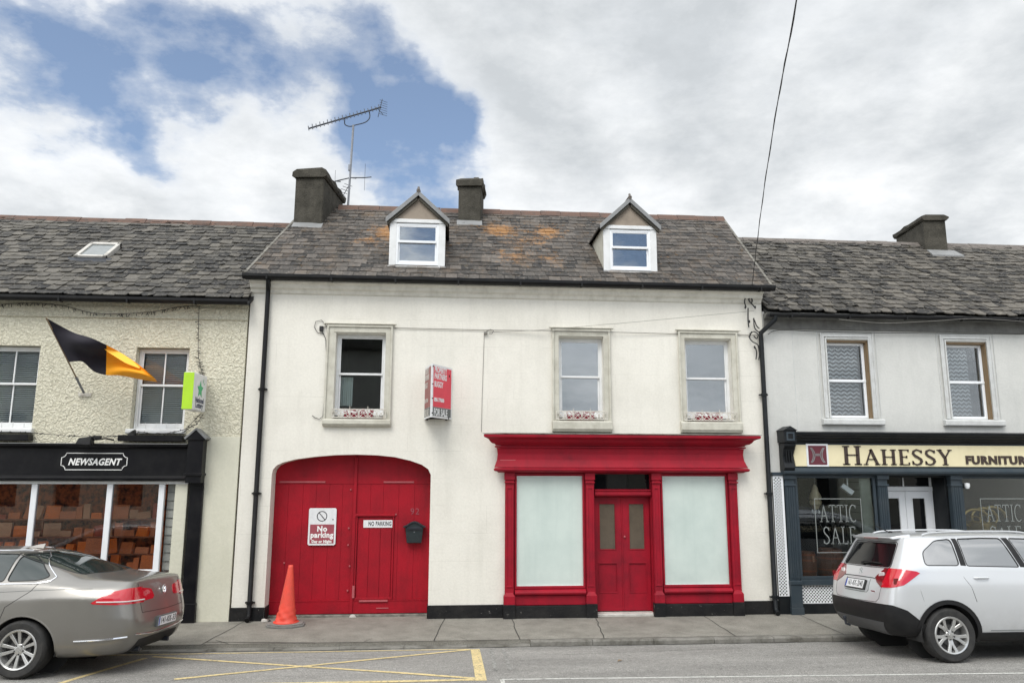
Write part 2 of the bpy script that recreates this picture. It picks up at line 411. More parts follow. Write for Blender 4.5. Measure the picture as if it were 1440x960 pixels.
def frame_mat(origin, right, up):
    r = Vector(right).normalized(); u = Vector(up).normalized(); n = r.cross(u)   # n points to the reader
    u = n.cross(r)
    return Matrix(((r.x, -n.x, u.x, origin[0]), (r.y, -n.y, u.y, origin[1]), (r.z, -n.z, u.z, origin[2]), (0, 0, 0, 1)))
def put(mb, origin, right=(1, 0, 0), up=(0, 0, 1)):
    return mb.xform(frame_mat(origin, right, up))
def ribbon(mb, pts, ws, thick):
    """flat stroke with a width at each point, in xz"""
    n = len(pts); a = []; b = []
    for i, p in enumerate(pts):
        q0 = pts[max(0, i-1)]; q1 = pts[min(n-1, i+1)]; dx, dz = q1[0]-q0[0], q1[1]-q0[1]; l = sqrt(dx*dx+dz*dz) or 1
        nx, nz = -dz/l, dx/l; w = ws[i]/2
        a.append((p[0]+nx*w, p[1]+nz*w)); b.append((p[0]-nx*w, p[1]-nz*w))
    for i in range(n-1):
        q = [a[i], b[i], b[i+1], a[i+1]]
        mb.hexa([(q[0][0], 0, q[0][1]), (q[1][0], 0, q[1][1]), (q[2][0], 0, q[2][1]), (q[3][0], 0, q[3][1]),
                 (q[0][0], -thick, q[0][1]), (q[1][0], -thick, q[1][1]), (q[2][0], -thick, q[2][1]), (q[3][0], -thick, q[3][1])])
def serif_text(txt, h, heavy=.14, light=.05, thick=.01, gap=.1, small=None):
    """roman capitals cut as strokes with slab serifs; a first letter may stand taller (small = height of the others)"""
    out = MB(); x = 0
    for i, ch in enumerate(txt):
        hh = h if (small is None or i == 0) else small
        H, Lw = heavy*hh, light*hh; g = MB()
        def st(x0, z0, x1, z1, w): ribbon(g, [(x0*hh, z0*hh), (x1*hh, z1*hh)], [w, w], thick)
        def ser(cx, z, w=.3):
            zz = z*hh+(Lw/2 if z < .5 else -Lw/2); ribbon(g, [((cx-w/2)*hh, zz), ((cx+w/2)*hh, zz)], [Lw, Lw], thick)
        if ch == 'H': wd = .86; st(.18, 0, .18, 1, H); st(.68, 0, .68, 1, H); st(.18, .52, .68, .52, Lw); [ser(a, b) for a in (.18, .68) for b in (0, 1)]
        elif ch == 'A': wd = .86; st(.12, 0, .43, 1, Lw*1.2); st(.40, 1, .74, 0, H); st(.22, .36, .62, .36, Lw); ser(.12, 0, .24); ser(.74, 0, .28)
        elif ch == 'E': wd = .66; st(.18, 0, .18, 1, H); st(.06, .975, .58, .975, Lw); st(.18, .52, .48, .52, Lw); st(.06, .025, .60, .025, Lw); st(.565, .84, .565, 1, Lw); st(.585, 0, .585, .17, Lw); st(.47, .44, .47, .6, Lw)
        elif ch == 'L': wd = .62; st(.18, 0, .18, 1, H); ser(.18, 1); st(.06, .025, .58, .025, Lw); st(.565, 0, .565, .18, Lw)
        elif ch == 'T': wd = .74; st(.37, 0, .37, 1, H); ser(.37, 0); st(.05, .975, .69, .975, Lw); st(.065, .83, .065, 1, Lw); st(.675, .83, .675, 1, Lw)
        elif ch == 'I': wd = .36; st(.18, 0, .18, 1, H); ser(.18, 0); ser(.18, 1)
        elif ch == 'Y': wd = .80; st(.42, 0, .42, .46, H); st(.12, 1, .42, .44, H); st(.70, 1, .42, .46, Lw*1.1); ser(.42, 0); ser(.13, 1, .26); ser(.69, 1, .22)
        elif ch == 'C':
            wd = .78; P = []; ws = []
            for k in range(17):
                a = radians(50+k*260/16); P.append((.43*hh+.36*hh*cos(a), .5*hh+.49*hh*sin(a))); ws.append(Lw+(H-Lw)*max(0, -cos(a))**.8)
            ribbon(g, P, ws, thick); st(.67, .80, .67, 1, Lw)
        elif ch == 'S':
            wd = .64; P = []; ws = []
            ctrl = [(.54, .80), (.47, .93), (.31, .985), (.15, .90), (.11, .74), (.20, .60), (.36, .49), (.50, .37), (.54, .23), (.46, .08), (.29, .015), (.13, .08), (.07, .24)]
            for k, c in enumerate(ctrl):
                P.append((c[0]*hh, c[1]*hh)); t = abs(k-6)/6; ws.append(H*(1-t**1.3)+Lw*t)
            ribbon(g, P, ws, thick); st(.555, .77, .555, .96, Lw); st(.07, .04, .07, .26, Lw)
        else: wd = .4
        g.xform(Matrix.Translation((x, 0, 0))); out.join(g); x += (wd+gap)*hh
    return out, x
MT['glass_dim'] = glass_mat('dim_window_glass', (.86, .9, .88), 1.0, .012, .03)
MT['glass_soft'] = glass_mat('soft_window_glass', (.95, .97, .97), 1.2, .03, .05)
MT['glass'] = glass_mat('sky_reflecting_glass', (.75, .8, .82), 4.4, .01, .04)
MT['shop_glass_dark'] = glass_mat('shop_glass_dim', (.95, .97, .96), 1.0, .01)
MT['glass_lace'] = glass_mat('lace_window_glass', (.96, .98, .98), 1.6, .012, .03)
MT['car_side_glass'].node_tree.nodes['Principled BSDF'].inputs['IOR'].default_value = 2.3
MT['skylight_glass'] = M('skylight_glass', (.20, .22, .22), .1, .3, 6)
MT['soft_letter'] = M('etched_lettering', (.24, .26, .25), .7, 0)
MT['brass_pale'] = M('pale_gilt', (.50, .42, .28), .5, .3, 9)
MT['amber_lit'] = M('amber_flag_lit_fold', (1.0, .55, .06), .8, 0)  # paler copy of the amber cloth, light on the top fold put into the colour
# ------------------------------------------------------------------ roofs
SL = .75; TH = math.atan(SL); SKEW = .12
def slates(x0, x1, y0, z0, y1, sw, gauge, thick, rough, tintr, seed, skips=(), skew=(SKEW, SKEW)):
    rnd = random.Random(seed); mb = MB(); cy, cz = cos(TH), sin(TH); ny, nz = -sin(TH), cos(TH)
    L = (y1-y0)/cy; i = 0; s = 0
    def lim(t):
        yy = t*cy; return x0+skew[0]*yy, x1+skew[1]*yy
    while s < L-.02:
        off = (i % 2)*sw/2+rnd.uniform(-.02, .02)*rough; x = lim(s)[0]-off; wave = rnd.uniform(-.01, .01)*rough
        while x < lim(s)[1]:
            w = sw*(1+rnd.uniform(-.12, .12)*min(1, rough)); a, b = max(x+.003, lim(s)[0]), min(x+w-.003, lim(s)[1])
            x += w
            if b-a < .03: continue
            if any(k[0] < (a+b)/2-SKEW*s*cy*0 < k[1] and k[2] < s < k[3] for k in skips): continue
            j = lambda q: rnd.uniform(-q, q)*rough
            s0 = s-.02+j(.016)+wave; s1 = s+gauge*1.9; s1 = min(s1, L+.02)
            e0 = thick*1.35+abs(j(.007)); e1 = .002
            lift = j(.007) if rnd.random() < .35 else 0
            P = []
            for (xx, ss, e) in ((a, s0+j(.008), e0+lift), (b, s0+j(.008), e0-lift), (b, s1, e1), (a, s1, e1)):
                P.append((xx, y0+ss*cy+ny*e, z0+ss*SL*cy+nz*e))
            Q = [(p[0], p[1]+ny*thick, p[2]+nz*thick) for p in P]
            if rough > 1.2 and rnd.random() < .7:      # rounded lower corners of the old rough slates
                c = w*rnd.uniform(.12, .28); d = gauge*rnd.uniform(.08, .3)
                def pt(xx, ss, e): return (xx, y0+ss*cy+ny*e, z0+ss*SL*cy+nz*e)
                base = [pt(a, s0+d, e0), pt(a+c, s0, e0+lift), pt(b-c*.7, s0+j(.006), e0-lift), pt(b, s0+d*.8, e0), pt(b, s1, e1), pt(a, s1, e1)]
                top = [(p[0], p[1]+ny*thick, p[2]+nz*thick) for p in base]; n = 6
                mb.add(base+top, [tuple(reversed(range(n))), tuple(range(n, 2*n))]+[(k, (k+1) % n, (k+1) % n+n, k+n) for k in range(n)], min(1, max(0, rnd.gauss(.42, tintr))))
            else: mb.hexa(P+Q, min(1, max(0, rnd.gauss(.42, tintr))))
        s += gauge; i += 1
    return mb
def ridge_tiles(x0, x1, y, z, seg=.45, r=.12, rough=1):
    mb = MB(); rnd = random.Random(3); x = x0
    while x < x1-.05:
        b = min(x+seg-.008, x1); dz = rnd.uniform(-.008, .008)*rough; pr = [(-r*1.25, -r*.85), (-r*.35, r*.2), (0, r*.42), (r*.35, r*.2), (r*1.25, -r*.85), (r*1.1, -r*1.0), (0, r*.2), (-r*1.1, -r*1.0)]
        n = len(pr); mb.add([(x, y+p[0], z+p[1]+dz) for p in pr]+[(b, y+p[0], z+p[1]+dz) for p in pr], [(k, (k+1) % n, (k+1) % n+n, k+n) for k in range(n)]+[tuple(reversed(range(n))), tuple(range(n, 2*n))])
        x += seg
    return mb
def gutter(x0, x1, y, z, r=.055):
    mb = MB(); pr = [(y+r, z), (y+r*.8, z-r*.8), (y+r*.2, z-r*1.25), (y-r*.5, z-r*1.15), (y-r, z-r*.5), (y-r, z+r*.25), (y-r*.82, z+r*.25), (y-r*.8, z-r*.4), (y-r*.3, z-r*.9), (y+r*.2, z-r), (y+r*.7, z-r*.5), (y+r*.8, z)]
    n = len(pr); mb.add([(x0, *p) for p in pr]+[(x1, *p) for p in pr], [(k, (k+1) % n, (k+1) % n+n, k+n) for k in range(n)]+[tuple(reversed(range(n))), tuple(range(n, 2*n))])
    x = x0+.4
    while x < x1: mb.box(x, x+.03, y-r-.004, y+r, z-r*1.35, z+r*.3); x += 1.1
    return mb
def downpipe(x, y, z0, z1, r=.035, shoe=True, swan=None):
    mb = MB(); pts = [(x, y, z1), (x, y, z0+.1)]
    if swan: pts = [swan, (swan[0], swan[1], swan[2]-.06), (x, y, z1-.02), (x, y, z1-.2)]+[(x, y, z0+.1)]
    if shoe: pts += [(x, y-.03, z0+.05), (x, y-.10, z0+.02)]
    mb.tube(pts, r, 12)
    z = z0+.25
    while z < z1-.2:
        mb.lathe([(r*1.02, 0), (r*1.35, .004), (r*1.35, .05), (r*1.02, .054)], (x, y, z), 12); mb.box(x-r*1.9, x+r*1.9, y+.01, y+.05, z+.015, z+.04); z += 1.75
    return mb
def house_shell(T, x0, x1, zw, zr, front, fmat, skewR=True):
    """front wall with its openings, side walls, back wall, floors"""
    T.part('wall', front, fmat)
    k = SKEW
    sw = MB()
    for xx, t in ((x0, .22), (x1, -.22)):
        sw.add([(xx, .302, -.05), (xx+t, .302, -.05), (xx+t+k*6, 6, -.05), (xx+k*6, 6, -.05), (xx, .302, zw), (xx+t, .302, zw), (xx+t+k*6, 6, zw), (xx+k*6, 6, zw),
                (xx+k*3, 2.95, zr-.1), (xx+t+k*3, 2.95, zr-.1)], [(0,1,2,3),(0,4,5,1),(3,2,6,7),(0,3,7,8,4),(1,5,9,6,2),(4,8,9,5),(8,7,6,9)])
    sw.box(x0+k*6-.02, x1+k*6-.01, 5.72, 5.92, -.05, zr-2.16)
    T.part('side_wall', sw, 'plain_back')
def roof_deck(x0, x1, y0, z0, y1, k=SKEW, holes=()):
    mb = MB(); z1 = z0+(y1-y0)*SL; yb = y1+(y1-y0)-.1; zb = z1-(yb-y1)*SL; t = .06
    def X(x, y): return x+k*(y-y0)
    mb.add([(X(x0, y0), y0+.03, z0-.03), (X(x1, y0), y0+.03, z0-.03), (X(x1, y1), y1, z1-.012), (X(x0, y1), y1, z1-.012), (X(x1, yb), yb, zb), (X(x0, yb), yb, zb),
            (X(x0, y0), y0+.03, z0-.03-t), (X(x1, y0), y0+.03, z0-.03-t), (X(x1, y1), y1, z1-.012-t), (X(x0, y1), y1, z1-.012-t), (X(x1, yb), yb, zb-t), (X(x0, yb), yb, zb-t)],
           [(0,1,2,3),(3,2,4,5),(7,6,9,8),(8,9,11,10),(0,6,7,1),(5,4,10,11),(1,7,8,2),(2,8,10,4),(0,3,9,6),(3,5,11,9)])
    return mb
def chimney(T, cx, cy, w, d, z0, z1, cap, rot=-radians(7), worn=0):
    m = Matrix.Translation((cx, cy, 0)) @ Matrix.Rotation(rot, 4, 'Z')
    mb = MB().box(-w/2, w/2, 0, d, z0, z1); mb.xform(m); c = T.part('chimney', mb, 'chimney', bevel=.02)
    rnd = random.Random(int(cx*10)); k = MB(); h = cap
    N = 7; o = .055
    pr0 = [(-w/2-o*.3, z1), (-w/2-o, z1+h*.2), (-w/2-o, z1+h*.62), (-w/2+.04, z1+h), (w/2-.04, z1+h), (w/2+o, z1+h*.62), (w/2+o, z1+h*.2), (w/2+o*.3, z1)]
    n = len(pr0)
    for i in range(N+1):
        y = -o+(d+2*o)*i/N; e = (.03 if i in (0, N) else 0)
        for (x, z) in pr0: k.v.append((x+rnd.uniform(-.012, .012), y, z-(e if z > z1+h*.8 else 0)+(rnd.uniform(-.025, .025)*(1+worn) if z > z1+.01 else 0)))
    for i in range(N):
        for q in range(n): k.f.append((i*n+q, i*n+(q+1) % n, (i+1)*n+(q+1) % n, (i+1)*n+q)); k.t.append(None)
    k.f += [tuple(reversed(range(n))), tuple(N*n+q for q in range(n))]; k.t += [None, None]
    k.xform(m); T.part('chimney_cap', k, 'chimney', c)
    if worn:
        q = MB(); q.box(w*.15, w*.38, .1, .35, z1+h, z1+h+.05); q.xform(m); T.part('flaunching', q, 'chimney', c, bevel=.01)
    fl = MB(); zz = z0+.35
    return c

# =================================================================== MAIN HOUSE
H = Thing('terraced_house', 'white rendered two storey house with red shopfront, red arched gate and two dormers', 'house', (1.1, 0, 0))
AR = [(-3.0, 2.36), (-2.985, 2.44), (-2.93, 2.51), (-2.83, 2.56), (-2.62, 2.615), (-2.3, 2.66), (-1.95, 2.69), (-1.6, 2.70), (-1.25, 2.69), (-.95, 2.66), (-.68, 2.60), (-.48, 2.53), (-.37, 2.455), (-.325, 2.36)]
gate_hole = [(-3.0, 0)]+AR+[(-.325, 0)]
WIN = [(-2.02, -1.16, -2.17, -1.05), (1.91, 2.72, 1.80, 2.83), (4.22, 5.08, 4.11, 5.195)]
wz0, wz1 = 3.34, 4.80
outer = [(-3.53, -.05), (-3.0, -.05)]+AR+[(-.325, -.05), (1.0, -.05), (1.0, 2.44), (5.0, 2.44), (5.0, -.05), (5.71, -.05), (5.71, 5.82), (-3.53, 5.82)]
front = MB().plate(outer, [[(a, wz0), (b, wz0), (b, wz1), (a, wz1)] for a, b, _, _ in WIN], 0, .30)
house_shell(H, -3.53, 5.71, 5.60, 8.08, front, 'white_wall')
RX0, RX1 = -3.60, 5.83
roof = H.part('roof', roof_deck(RX0, RX1, -.2, 5.78, 2.95), 'inside')
H.part('slates', slates(RX0, RX1, -.2, 5.78, 2.95, .205, .205, .013, 1.0, .33, 11), 'slate_main', roof)
H.part('ridge', ridge_tiles(-2.55, RX1+SKEW*3.15, 2.95, 8.17, .45, .13), 'ridge', roof)
# verge mortar both ends and lead valley by the chimney
for xx in (RX0, RX1):
    vg = MB()
    for i in range(12):
        a, b = i*3.15/12, (i+1)*3.15/12-.01
        P = [(xx+SKEW*a-.022, -.2+a, 5.80+a*SL), (xx+SKEW*a+.022, -.2+a, 5.80+a*SL), (xx+SKEW*b+.022, -.2+b, 5.80+b*SL), (xx+SKEW*b-.022, -.2+b, 5.80+b*SL)]
        vg.hexa([(p[0], p[1], p[2]-.07) for p in P]+[(p[0], p[1]-.012, p[2]+.016+random.uniform(0, .006)) for p in P])
    H.part('verge', vg, 'verge', roof)
g = H.part('gutter', gutter(RX0-.02, RX1+.04, -.25, 5.76, .062), 'black_gutter')
ev = MB().mould([(-.002, 5.48), (-.03, 5.50), (-.05, 5.55), (-.10, 5.58), (-.12, 5.64), (-.17, 5.66), (-.17, 5.70), (-.002, 5.70)], -3.53, 5.70, False, False)
H.part('eaves_moulding', ev, 'soft_moulding', bevel=.003)
H.part('downpipe', downpipe(-3.225, -.06, .02, 5.55, .04, swan=(-3.19, -.22, 5.70)), 'black_gutter', smooth=True)
# plinth
for pl in (MB().box(-3.545, -3.0, -.018, .0, -.02, .215).box(-3.0, -2.985, .0, .28, -.02, .21), MB().box(-.325, .93, -.018, .0, -.02, .215).box(-.342, -.326, .0, .28, -.02, .2), MB().box(5.06, 5.725, -.018, .0, -.02, .225)): H.part('plinth', pl, 'plinth', bevel=.004)
chimney(H, -3.02, 1.98, .60, 1.5, 6.9, 8.44, .21)
chimney(H, .33, 2.36, .49, .75, 7.4, 8.52, .20, worn=.5)
for (x0, x1, yf) in ((-3.3, -2.70, 1.92), (.06, .60, 2.30)):
    fl = MB()
    z = 5.78+(yf+.2)*SL
    fl.hexa([(x0, yf-.16, z-.09), (x1, yf-.16, z-.09), (x1, yf+.05, z+.04), (x0, yf+.05, z+.04), (x0, yf-.16, z-.08), (x1, yf-.16, z-.08), (x1, yf+.05, z+.09), (x0, yf+.05, z+.09)])
    H.part('flashing', fl, 'lead', roof)
def rail(x0, x1, y, z0, z1):
    """low ornamental iron window guard"""
    mb = MB(); r = .007
    mb.tube([(x0, y, z0), (x1, y, z0)], r, 6).tube([(x0, y, z1), (x1, y, z1)], r, 6)
    n = 6; w = (x1-x0)/n
    for i in range(n+1):
        x = x0+i*w; mb.tube([(x, y, z0), (x, y, z1+(.05 if i in (2, 4) else .0))], r*.8, 6)
        if i < n:
            cx = x+w/2; cz = (z0+z1)/2
            mb.tube([(cx+cos(a)*w*.45, y, cz+sin(a)*(z1-z0)*.46) for a in [2*pi*q/12 for q in range(12)]], r*.7, 5, closed=True)
            mb.tube([(x, y, z0), (x+w, y, z1)], r*.7, 5); mb.tube([(x, y, z1), (x+w, y, z0)], r*.7, 5)
    for xx in (x0, x1): mb.tube([(xx, y, (z0+z1)/2), (xx, y+.16, (z0+z1)/2)], r, 6)
    return mb
def sash(T, a, b, z0, z1, zm, yo, mat='white_frame', glass='glass', fw=.05, bars=(), name='window', refl=None):
    fr = MB().ring(a, b, z0, z1, fw, yo, yo+.05, .06)
    fr.ring(a+fw, b-fw, zm-.018, z1-fw, .022, yo+.005, yo+.03)          # upper sash stands forward
    fr.ring(a+fw, b-fw, z0+.06, zm+.022, .03, yo+.032, yo+.055, .05)
    fr.box(a+fw, b-fw, yo-.004, yo+.03, zm-.02, zm+.018)
    for xx in bars:
        fr.box(xx-.012, xx+.012, yo+.006, yo+.029, zm+.02, z1-fw-.02); fr.box(xx-.012, xx+.012, yo+.033, yo+.053, z0+.10, zm-.02)
    w = T.part(name, fr, mat, bevel=.004)
    T.part('pane', MB().box(a+fw+.02, b-fw-.02, yo+.016, yo+.020, zm+.01, z1-fw-.02), glass, w)
    T.part('pane', MB().box(a+fw+.02, b-fw-.02, yo+.043, yo+.047, z0+.08, zm), glass, w)
    return w
for i, (a, b, oa, ob) in enumerate(WIN):
    w = sash(H, a, b, wz0+.03, wz1, 4.10, .12, glass=('glass_dim' if i == 0 else 'glass'))
    su = MB()
    def frame3(x0, x1, z1, wd, y0, y1, zb=3.30):
        su.plate([(x0, zb), (x0, z1), (x1, z1), (x1, zb), (x1-wd, zb), (x1-wd, z1-wd), (x0+wd, z1-wd), (x0+wd, zb)], [], y0, y1)
    frame3(oa, ob, 4.925, min(a-oa, ob-b)+.0, -.035, -.001); frame3(oa-.012, ob+.012, 4.945, .035, -.06, -.036)
    su.mould([(-.001, 4.945), (-.07, 4.955), (-.075, 4.975), (-.001, 4.985)], oa-.01, ob+.01)
    if i == 0: su.box(oa+.1, a, -.034, -.002, 3.30, 4.81)
    H.part('surround', su, 'surround', w, bevel=.006)
    si = MB().mould([(-.001, 3.17), (-.06, 3.175), (-.085, 3.20), (-.10, 3.22), (-.10, 3.285), (-.085, 3.30), (-.001, 3.31)], oa-.02, ob+.02, False, False)
    if i: si = MB().mould([(-.001, 3.10), (-.07, 3.11), (-.085, 3.14), (-.10, 3.16), (-.10, 3.285), (-.085, 3.30), (-.001, 3.31)], oa-.02, ob+.02, False, False)
    si.box(a, b, .0, .12, wz0-.06, wz0+.005); H.part('sill', si, 'surround', w, bevel=.008)
    H.part('window_guard', rail(a-.06 if i else a-.02, b+.04, -.075, 3.325, 3.47), 'iron_white', w, smooth=True)
    rv = MB()
    rnd = random.Random(i)
    c = .5*(a+b)-.02 if i != 0 else .5*(a+b)
    box = MB().box(c-.24, c+.24, -.05, .07, 3.315, 3.40)
    FB = Thing('window_box', ['planter of dark red flowers behind the guard of the window over the arched gate', 'planter of dark red flowers behind the middle first floor window guard', 'planter of dark red flowers behind the window guard nearest the overhead cable'][i], 'window box', (c, 0, 3.315), 'flower planters on the white house sills')
    FB.part('trough', box, 'flower', bevel=.01)
    fw_ = MB()
    for q in range(90):
        x, z, y = c+rnd.uniform(-.25, .25), rnd.uniform(3.39, 3.475), rnd.uniform(-.055, .06); s = rnd.uniform(.010, .022); an = rnd.uniform(0, pi)
        fw_.add([(x-s*cos(an), y-s*.6, z-s*.4), (x+s*sin(an), y-s*.2, z-s*.7), (x+s*cos(an), y+s*.5, z+s*.5), (x-s*sin(an), y+s*.1, z+s*.9)], [(0, 1, 2, 3)])
    FB.part('blossom', fw_, 'flower', stuff=False)
    # room behind: pale reveal boards
    if i == 0:
        cu = MB(); 
        for q in range(6): cu.box(a+.07+q*.035, a+.10+q*.035, .28+.012*(q % 2), .29+.012*(q % 2), 3.55, 4.06)
        single('curtain', cu, 'blind', 'short pale curtain seen through the lower left pane above the arched gate', 'curtain', (a+.1, .28, 3.55))

# gate
GT = H.part('gate', MB().plate([(-3.02, .035)]+[(x, z-.0) for x, z in AR]+[(-.30, .035)], [], .335, .36), 'red_gate')
def arch_z(x):
    for (x0, z0), (x1, z1) in zip(AR, AR[1:]):
        if x0 <= x <= x1: return z0+(z1-z0)*(x-x0)/(x1-x0)
    return 2.36
SPL = -1.625
def leaf(x0, x1, wick=None):
    mb = MB()
    xs = [x0+(x1-x0)*k/12 for k in range(13)]
    mb.plate([(x0, 2.20), (x1, 2.20)]+[(x, max(2.21, arch_z(x)+.03)) for x in reversed(xs)], [], .300, .334)     # curved head board
    mb.box(x0, x1, .292, .334, .045, .245)                                                          # bottom rail
    mb.plate([(x0, .245), (x1, .245), (x1, .262), (x0, .262)], [], .286, .334)
    rnd = random.Random(int(x0*100)); x = x0
    while x < x1-.02:
        w = rnd.uniform(.20, .30); e = min(x+w, x1)
        if x1-e < .07: e = x1
        y = .306+rnd.uniform(-.002, .002)
        if wick and e > wick[0]-.03 and x < wick[1]+.03:
            mb.box(x+.0012, e-.0012, y, .334, wick[3]+.05, 2.197)
            if x < wick[0]-.04: mb.box(x+.0012, wick[0]-.045, y, .334, .263, wick[3]+.047)
            if e > wick[1]+.04: mb.box(wick[1]+.045, e-.0012, y, .334, .263, wick[3]+.047)
        else: mb.box(x+.0012, e-.0012, y, .334, .263, 2.197)
        x = e
    return mb
WK = (-1.565, -.985, .27, 1.64)
H.part('gate_leaf', leaf(-3.01, SPL-.006), 'red_gate', GT, bevel=.0012)
H.part('gate_leaf', leaf(SPL+.006, -.305, WK), 'red_gate', GT, bevel=.0012)
wd = MB(); x = WK[0]
for q in range(3):
    e = x+(WK[1]-WK[0])/3; wd.box(x+.002, e-.002, .310, .334, WK[2], WK[3]); x = e
H.part('wicket_door', wd, 'red_gate', GT, bevel=.001)
wf = MB().ring(WK[0]-.04, WK[1]+.04, WK[2]-.005, WK[3]+.045, .032, .290, .334); wf.box(WK[0]-.05, WK[1]+.05, .270, .334, WK[3]+.01, WK[3]+.05)
H.part('wicket_frame', wf, 'red_gate', GT, bevel=.004)
H.part('cover_strip', MB().box(SPL-.035, SPL+.02, .272, .290, .05, 2.66), 'red_gate', GT, bevel=.004)
wr = MB().box(-1.50, -1.02, .266, .269+.02, .235, .262).box(-1.21, -1.00, .284, .2915, .12, .135).box(-1.62, -1.58, .268, .2715, .3, .5)
H.part('worn_edge', wr, 'red_light', GT, bevel=.006)
H.part('iron_strap', MB().box(-2.93, -2.15, .288, .299, 2.215, 2.245).box(-1.15, -.62, .288, .299, 2.215, 2.245), 'red_light', GT, bevel=.004)
rb = MB()
for (x, z) in ((-1.72, 1.17), (-1.68, .82), (-1.70, .42), (-1.72, 1.45), (-2.78, .88), (-.92, 1.68), (-1.71, 2.1)): rb.lathe([(.0, .30), (.016, .292), (.014, .282), (.0, .280)], (x, 0, z), 8, 'y', cap=False)
H.part('bolt_head', rb, 'red_light', GT)
num = put(text_mb('92', .15, .003, spacing=1.15), (-.595, .302, 1.725)); H.part('house_number', num, 'pink_panel', GT)
H.part('threshold', MB().box(-3.0, -.325, .22, .42, -.03, .035), 'verge', bevel=.01)
# cables and boxes on the wall
def cable_thing(pts, r, mat, name, label, cat='cable'):
    mb = MB().tube(pts, r, 6); return single(name, mb, mat, label, cat, tuple(pts[0]), smooth=True)

# ------------------------------------------------------------------ red shopfront
SF = H.part('shopfront', MB().plate([(1.0, .04), (1.0, 2.44), (5.0, 2.44), (5.0, .04), (3.56, .04), (3.56, 2.40), (2.50, 2.40), (2.50, .04)], [[(1.16, .5), (2.30, .5), (2.30, 2.34), (1.16, 2.34)], [(3.72, .5), (4.88, .5), (4.88, 2.34), (3.72, 2.34)]], -.02, .06), 'red', bevel=.004)
def rp(name, mb, mat='red', bevel=.004, **k): return H.part(name, mb, mat, SF, bevel, **k)
rp('cornice', MB().mould([(-.001, 2.86), (-.13, 2.865), (-.15, 2.89), (-.20, 2.90), (-.235, 2.93), (-.26, 2.965), (-.30, 2.985), (-.345, 3.00), (-.35, 3.04), (-.34, 3.05), (-.001, 3.065)], .91, 5.08))
rp('cornice_flashing', MB().mould([(-.001, 3.066), (-.355, 3.052), (-.36, 3.062), (-.20, 3.072), (-.001, 3.09)], .90, 5.09), 'verge')
rp('dentil_band', MB().mould([(-.001, 2.825), (-.125, 2.83), (-.125, 2.858), (-.001, 2.859)], .89, 5.11))
rp('fascia', MB().mould([(-.001, 2.485), (-.155, 2.49), (-.135, 2.54), (-.105, 2.62), (-.095, 2.72), (-.105, 2.80), (-.12, 2.824), (-.001, 2.824)], .91, 5.095))
rp('fascia_moulding', MB().mould([(-.001, 2.40), (-.12, 2.405), (-.14, 2.42), (-.19, 2.43), (-.20, 2.45), (-.20, 2.47), (-.17, 2.484), (-.001, 2.484)], .945, 5.06))
rp('worn_patch', MB().box(.86, 1.13, -.1095, -.1025, 2.605, 2.62).box(.86, .98, -.1105, -.106, 2.585, 2.592), 'red_light', .002)
for (a, b) in ((.945, 1.115), (2.345, 2.51), (3.52, 3.68), (4.90, 5.065)):
    m = MB().box(a+.01, b-.01, -.085, -.021, .30, 2.28)
    m.ring(a+.02, b-.02, .50, 2.16, .028, -.097, -.0852)
    m.box(a-.005, b+.005, -.105, -.02, 2.28, 2.40).box(a+.0, b, -.115, -.02, 2.225, 2.25)
    m.box(a-.01, b+.01, -.12, -.02, .225, .36); m.add([(a-.01, -.12, .36), (b+.01, -.12, .36), (b+.01, -.02, .36), (a-.01, -.02, .36), (a+.03, -.09, .42), (b-.03, -.09, .42), (b-.03, -.02, .42), (a+.03, -.02, .42)], [(4,5,6,7),(0,1,5,4),(1,2,6,5),(3,0,4,7)])
    p = rp('pilaster', m); H.part('pilaster_base', MB().box(a-.015, b+.015, -.125, -.0, -.02, .222), 'plinth', SF, .006)
for (a, b) in ((1.115, 2.345), (3.68, 4.90)):
    rp('stall_riser', MB().box(a+.012, b-.012, -.10, -.022, -.02, .20), 'plinth', .006)
    rp('riser_board', MB().box(a+.01, b-.01, -.055, -.0215, .205, .36))
    rp('sill', MB().mould([(-.022, .36), (-.07, .365), (-.105, .385), (-.115, .41), (-.105, .435), (-.07, .455), (-.022, .465)], a+.01, b-.01, False, False), smooth=False)
    f = rp('window_frame', MB().ring(a+.012, b-.012, .468, 2.385, .03, -.05, -.0215, .045))
    pn = H.part('pane', MB().box(a+.03, b-.03, .0, .012, .505, 2.36), 'frosted', SF)
rp('glazing_bead', MB().ring(1.15, 2.315, .50, 2.345, .014, -.021, .0), 'white_frame', .0); rp('glazing_bead', MB().ring(3.71, 4.89, .50, 2.345, .014, -.021, .0), 'white_frame', .0)
